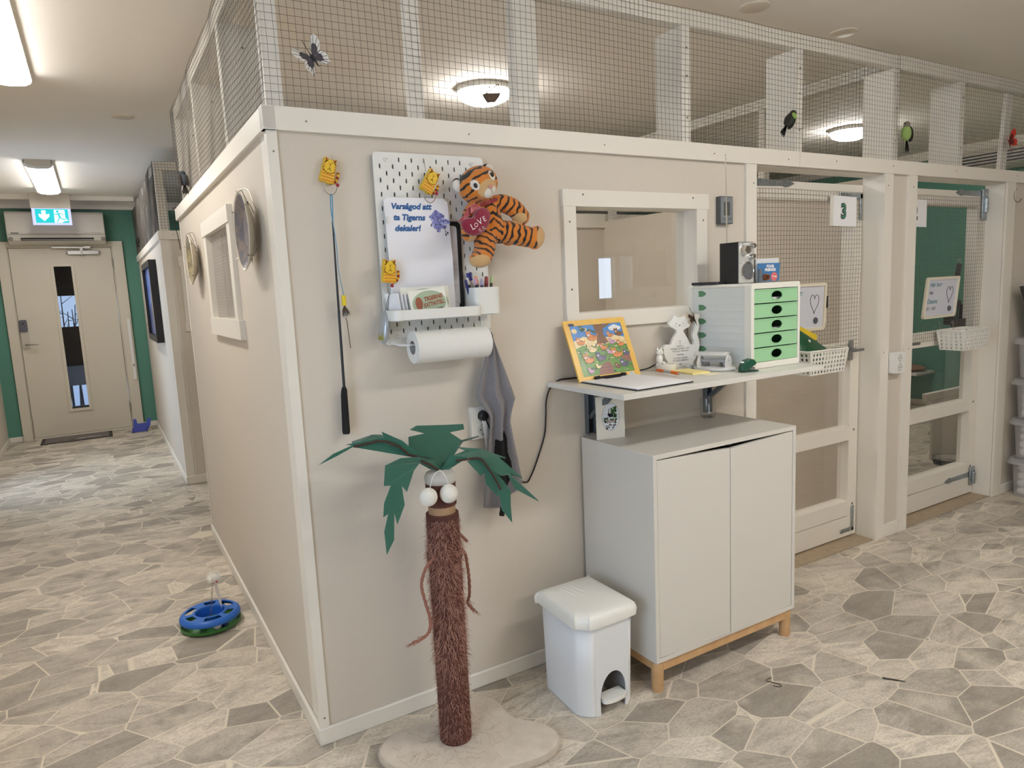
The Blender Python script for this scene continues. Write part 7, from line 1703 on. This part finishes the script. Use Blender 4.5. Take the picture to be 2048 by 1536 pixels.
# ------------------------------------------------------------------ corridor wall things, signs, birds
# indoor unit above the end door
g = thing('air_conditioner', 'white air conditioner above the corridor end door', 'air conditioner', (-0.70, 6.5, 1.99))
ACP = M('ac_plastic', (206, 200, 188), 0.4)
sec = [(6.595, 1.995), (6.53, 1.985), (6.46, 2.02), (6.435, 2.07), (6.43, 2.11), (6.432, 2.28), (6.45, 2.30), (6.595, 2.305)]
MB().loft([[V((x, y, z)) for y, z in sec] for x in (-1.118, -0.283)]).build('housing', ACP, g, bevel=0.008)
MB().box(-1.112, -0.289, 6.4265, 6.433, 2.075, 2.0775).build('panel_joint', M('ac_joint', (126, 120, 112), 0.6), g, smooth=0)
b = MB().obox((-0.70, 6.442, 2.030), (0.62, 0.004, 0.030), Matrix.Rotation(R(-25), 3, 'X'))
b.build('air_outlet', BLACK, g, smooth=0)
for i in range(2): MB().obox((-0.70, 6.434 + 0.010 * i, 2.024 - 0.012 * i), (0.62, 0.010, 0.003), Matrix.Rotation(R(-30), 3, 'X')).build('flap', ACP, g)
b = MB().box(-1.085, -1.020, 6.4275, 6.4295, 2.086, 2.093)
for x in (-0.46, -0.40, -0.37, -0.34): b.box(x, x + 0.006, 6.4275, 6.4295, 2.090, 2.095)
b.build('printed_mark', M('ac_print', (70, 66, 62), 0.6), g, smooth=0)
for x in (-1.09, -0.31): MB().ell((x, 6.445, 2.035), (0.02, 0.012, 0.02)).build('hinge_cover', M('ac_grey', (140, 134, 126), 0.5), g)

# exit sign
g = thing('exit_sign', 'lit green emergency exit sign hanging from the corridor ceiling', 'exit sign', (-0.715, 6.06, 2.13))
MB().box(-0.878, -0.552, 6.07, 6.12, 2.29, CZ).build('lamp_housing', M('sign_housing', (204, 196, 184), 0.5), g, bevel=0.004)
# a slightly turned hanging plate
ex0, ex1, ez0, ez1 = -0.872, -0.557, 2.135, 2.300
def sign_mat(nm, rgb, e):
    m_ = M(nm, tuple(int(255 * (c ** (1 / 2.2))) for c in rgb), 0.3, emit=(rgb, e)); return m_
SGW = EM('sign_white', (0.62, 0.86, 1.0), 1.0); SGG = EM('sign_green', (0.02, 0.40, 0.42), 1.0); SGE = EM('sign_edge', (0.46, 0.50, 0.80), 0.9)
MB().box(ex0, ex1, 6.085, 6.095, ez0, ez1).build('light_plate', SGE, g)
uvx = XZ
b = MB()
gx0, gx1, gz0, gz1 = ex0 + 0.026, ex1 - 0.024, ez0 + 0.020, ez1 - 0.016
b.plate([(gx0, gz0), (gx1, gz0), (gx1, gz1), (gx0, gz1)], (0, 6.0845, 0), XZ, 0, m=0)
W_ = gx1 - gx0; H_ = gz1 - gz0
def Q(fx, fz): return (gx0 + fx * W_, gz0 + fz * H_)
b.plate([Q(0.19, 0.90), Q(0.19, 0.60), Q(0.10, 0.66), Q(0.10, 0.46), Q(0.26, 0.12), Q(0.42, 0.46), Q(0.42, 0.66), Q(0.32, 0.60), Q(0.32, 0.90)], (0, 6.084, 0), XZ, 0, m=1)
b.plate([Q(0.56, 0.02), Q(0.80, 0.02), Q(0.83, 0.10), Q(0.98, 0.16), Q(0.90, 0.40), Q(0.90, 0.94), Q(0.57, 0.94)], (0, 6.084, 0), XZ, 0, m=1)
def bar(p, q, w):
    p = V(Q(*p)); q = V(Q(*q)); d = (q - p).normalized(); e = V((-d.y, d.x)) * w * H_
    b.plate([tuple(p + e), tuple(p - e), tuple(q - e), tuple(q + e)], (0, 6.0835, 0), XZ, 0, m=0)
b.plate(oval(*Q(0.675, 0.82), 0.011, 0.012, 14), (0, 6.0835, 0), XZ, 0, m=0)
for p, q, w in (((0.69, 0.70), (0.735, 0.42), 0.055), ((0.69, 0.68), (0.62, 0.60), 0.03), ((0.62, 0.60), (0.57, 0.64), 0.028), ((0.69, 0.70), (0.80, 0.66), 0.03), ((0.80, 0.66), (0.845, 0.56), 0.028), ((0.735, 0.44), (0.80, 0.26), 0.035), ((0.80, 0.26), (0.93, 0.25), 0.032), ((0.73, 0.44), (0.69, 0.24), 0.035), ((0.69, 0.24), (0.64, 0.08), 0.030)): bar(p, q, w)
b.build('pictogram', [SGG, SGW], g, smooth=0)

# decorative plates on the corridor board wall
def plate_(label, cy, cz, ry, rz, pal):
    g = thing('wall_plate', label, 'decorative plate', (-0.02, cy, cz - rz), group='picture plates hanging on the corridor board wall')
    m_ = Matrix(((0, 0, -1), (1, 0, 0), (0, 1, 0)))            # local z points out of the wall (-x)
    o = V((-0.012, cy, cz)); k = rz / ry
    cer = M('plate_rim', (200, 190, 172), 0.35)
    prof = [(0.0001, 0.004), (ry * 0.55, 0.004), (ry * 0.68, 0.010), (ry * 0.97, 0.028), (ry, 0.031), (ry * 0.985, 0.0335), (ry * 0.68, 0.0155), (ry * 0.56, 0.010), (0.0001, 0.010)]
    MB().lathe(prof, o, m_, 48, sy=k).build('plate', cer, g)
    nm = 'plate_scene_%d' % pal[0][0]
    b = MB(); z = 0.0112
    b.lathe([(0.0001, 0.0108), (ry * 0.56, 0.0108), (ry * 0.68, 0.0163), (ry * 0.93, 0.0315)], o, m_, 48, 0, sy=k)
    rnd = random.Random(int(cy * 10))
    for i in range(60):
        a = rnd.random() * 6.28; r_ = math.sqrt(rnd.random()) * ry * 0.5; s_ = 0.006 + 0.02 * rnd.random()
        c = (r_ * math.cos(a), r_ * math.sin(a) * k)
        b.plate([(c[0] + s_ * (0.5 + rnd.random()) * math.cos(q), c[1] + 1.4 * s_ * (0.5 + rnd.random()) * math.sin(q)) for q in (0, 0.9, 1.8, 2.7, 3.6, 4.5, 5.4)], o + V((-0.0115 - 0.00002 * i, 0, 0)), (Y1 * -1, Z1), 0, m=rnd.choice((1, 2, 3)))
    b.build('painted_scene', [M('%s_%d' % (nm, i), c, 0.4, var=(45, pal[(i + 1) % 4], 0.12)) for i, c in enumerate(pal)], g, smooth=60)
    b = MB()
    for a in (35, 90, 145, -40, -140):
        c, s_ = math.cos(R(a)), math.sin(R(a)); b.tube([o + V((-0.025, -ry * c * 0.93, rz * s_ * 0.93)), o + V((-0.038, -ry * c * 1.01, rz * s_ * 1.01)), o + V((-0.020, -ry * c * 1.03, rz * s_ * 1.03)), o + V((-0.004, -ry * c * 0.7, rz * s_ * 0.7))], 0.0014, 6)
    b.tube(smoothpts([o + V((-0.034, 0.01, rz * 0.99)), o + V((-0.02, 0.0, rz * 1.06)), o + V((-0.006, -0.03, rz * 1.0)), o + V((-0.004, -ry * 0.8, rz * 0.5))], 5), 0.0014, 6)
    b.build('wire_hanger', M('hanger_wire', (150, 142, 130), 0.3, 0.9), g)
plate_('decorative plate with a dusky blue scene, nearer one on the corridor wall', 0.275, 1.553, 0.118, 0.118, [(92, 92, 102), (128, 114, 108), (108, 106, 112), (146, 136, 130)])
plate_('decorative plate with olive and gold scene, beyond the mesh window on the corridor wall', 1.655, 1.545, 0.118, 0.118, [(122, 114, 92), (156, 144, 112), (96, 92, 76), (178, 168, 138)])

# framed picture on the far block
g = thing('framed_picture', 'deep black framed blue picture on the far block beside the end door', 'picture', (-0.02, 4.75, 1.02))
MB().plate(rrect(4.28, 5.25, 1.03, 1.695, 0.004, 1), (-0.055, 0, 0), (Y1, Z1), -0.055, holes=[[(4.33, 1.08), (5.20, 1.08), (5.20, 1.645), (4.33, 1.645)]]).build('frame', M('black_frame', (22, 22, 26), 0.4), g)
b = MB().plate([(4.33, 1.08), (5.20, 1.08), (5.20, 1.645), (4.33, 1.645)], (-0.030, 0, 0), (-Y1, Z1), 0) if False else MB().add([(-0.030, 4.33, 1.08), (-0.030, 5.20, 1.08), (-0.030, 5.20, 1.645), (-0.030, 4.33, 1.645)], [(0, 1, 2, 3)])
for pts, m_ in (([(4.33, 1.08), (5.20, 1.08), (5.20, 1.28), (4.85, 1.36), (4.33, 1.22)], 1), ([(4.55, 1.14), (4.75, 1.16), (4.80, 1.40), (4.72, 1.52), (4.62, 1.48), (4.58, 1.30)], 2)):
    b.add([(-0.0304 - 0.0002 * m_, p[0], p[1]) for p in pts], [tuple(range(len(pts)))], m_)
b.build('picture', [M('pic_blue', (86, 116, 186), 0.25), M('pic_deep_blue', (60, 78, 128), 0.25), M('pic_sand', (158, 140, 116), 0.25)], g, smooth=0)

# black cable hanging over the corner of the band board
MB().tube(smoothpts([(0.03, 2.39, 1.865), (-0.005, 2.385, 1.872), (-0.022, 2.38, 1.862), (-0.022, 2.38, 1.80), (-0.010, 2.385, 1.72), (-0.004, 2.378, 1.64)], 6), 0.0022, 6).build('black_cable', BLACK, label='thin black cable looping over the far end of the corridor band board', cat='cable')

# butterflies and birds on the mesh
uB = V((0.66, 0, 0.75)); vB = V((-0.75, 0, 0.66)).normalized(); vB = (vB * 1.0).normalized()
butterfly('black and white butterfly on the mesh above the tiger wall, near the corner', (0.130, -0.022, 1.988), (V((0.79, 0, 0.61)), V((-0.61, 0, 0.79))), 0.088, BW, stem=(-0.026, -0.004, 0.040), fold=14)
rB = [M('wing_red', (206, 58, 38), 0.8), M('wing_red_dark', (96, 30, 24), 0.8), M('butterfly_black', (24, 22, 24), 0.7)]
butterfly('red butterfly on the mesh at the far right', (3.900, -0.022, 2.000), (V((0.80, 0, 0.60)), V((-0.60, 0, 0.80))), 0.105, rB, fold=30)
def bird(label, c, u, body_c, head_c, wing_c, s=1.0, flip=1, wings=(-1, 1)):
    """Small feathered ornament bird; u = direction from tail to head."""
    g = thing('ornament_bird', label, 'ornament bird', c, group='feathered ornament birds on the mesh')
    c = V(c); u = V(u).normalized(); n = V((0, -1, 0)) if abs(u.y) < 0.9 else V((-1, 0, 0)); n = (n - u * n.dot(u)).normalized(); w_ = u.cross(n); m_ = Matrix((w_, n, u)).transposed()
    def nm(c_): return M('feather_%d_%d_%d' % c_, c_, 0.85, bump=(300, 0.5))
    MB().ell(c, (0.019 * s, 0.018 * s, 0.030 * s), m_, 18, 12).build('body', nm(body_c), g)
    hd = c + u * 0.031 * s + n * 0.004 * s
    MB().ell(hd, (0.0125 * s, 0.0125 * s, 0.0125 * s), m_, 16, 10).build('head', nm(head_c), g)
    MB().tube([hd + (u * 0.5 + w_ * flip) * 0.010 * s, hd + (u * 0.35 + w_ * flip) * 0.019 * s], [0.003 * s, 0.0005], 8).build('beak', BLACK, g)
    MB().ell(hd + n * 0.0105 * s + w_ * flip * 0.005 * s, 0.0018 * s, n=8, q=6).build('eye', BLACK, g)
    for sg in wings:
        MB().ell(c + w_ * sg * 0.014 * s + n * 0.006 * s - u * 0.006 * s, (0.006 * s, 0.014 * s, 0.030 * s), m_, 14, 10).build('wing', nm(wing_c), g)
    b = MB()
    for k in (-1, 0, 1):
        a0 = c - u * 0.024 * s; d = (-u + w_ * 0.22 * k).normalized(); e = d.cross(n).normalized() * 0.006 * s
        b.poly3([a0 - e * 0.5, a0 + e * 0.5, a0 + d * 0.040 * s + e, a0 + d * 0.052 * s, a0 + d * 0.040 * s - e], 0.0012, n)
    b.build('tail', nm(wing_c), g, smooth=0)
    MB().tube([c - n * 0.012 * s - u * 0.01, c - n * 0.022 * s - u * 0.012], 0.0012, 5).build('clip', BLACK, g)
bird('green and black ornament bird on the mesh above the casing of the left gate', (2.086, -0.028, 1.976), (0.55, 0, 0.80), (50, 56, 40), (40, 44, 32), (36, 34, 28), 1.05, 1)
MB().ell((2.099, -0.040, 1.990), (0.016, 0.010, 0.013), Matrix.Rotation(R(35), 3, 'Y'), 14, 10).build('green_collar', M('feather_lime', (138, 164, 84), 0.9), bpy.data.objects['ornament_bird'])
gb = bird('lime green ornament bird on the mesh above the pillar between the gates', (2.925, -0.028, 1.982), (-0.15, 0, 1), (146, 172, 96), (128, 118, 104), (30, 26, 24), 1.2, -1, (1,))
bird('grey and black ornament bird on the corridor mesh beside the far cable', (-0.028, 1.690, 1.918), (0, 0.45, 0.9), (74, 80, 88), (66, 70, 76), (44, 36, 30), 1.05, -1)
bird('tiny dark ornament bird on the mesh of the far block', (-0.025, 5.90, 1.965), (0, 0.3, 0.9), (56, 50, 46), (50, 46, 42), (38, 34, 32), 0.9, -1)

# toy boat hung in front of the dome lamp
g = thing('toy_boat', 'small brown paper boat with a stick mast hanging before the dome lamp', 'ornament', (1.02, 0.60, 2.20))
c = V((1.046, 0.62, 2.138)); sU = V((0.86, -0.51, 0)); 
MB().loft([[c + sU * (x * k) + V((0, 0.012 * k, 0)) * s_ + V((0, 0, z)) for x, s_ in ((-0.034, 0), (-0.02, -1), (0.03, -1), (0.044, 0), (0.03, 1), (-0.02, 1))] for z, k in ((-0.030, 0.45), (-0.012, 0.8), (0.004, 1.0))]).build('hull', M('boat_brown', (110, 92, 80), 0.8), g, smooth=0)
b = MB().tube([c + sU * -0.02 + V((0, 0, 0.004)), c + sU * 0.035 + V((0, 0, 0.040))], 0.0022, 6).tube([c + sU * 0.035 + V((0, 0, 0.040)), c + sU * 0.044 + V((0, 0, 0.004))], 0.002, 6).tube([c + sU * 0.012 + V((0, 0, 0.025)), c + sU * 0.022 + V((0, 0, 0.004))], 0.002, 6)
b.ell(c + sU * -0.002 + V((0, 0, 0.030)), 0.004, n=10, q=6)
b.build('mast', M('boat_stick', (92, 84, 78), 0.8), g)
MB().tube([c + sU * 0.03 + V((0, 0, 0.038)), c + sU * 0.03 + V((0, 0, CZ - c.z))], 0.0004, 4).build('thread', M('thread', (160, 156, 150), 0.8), g)
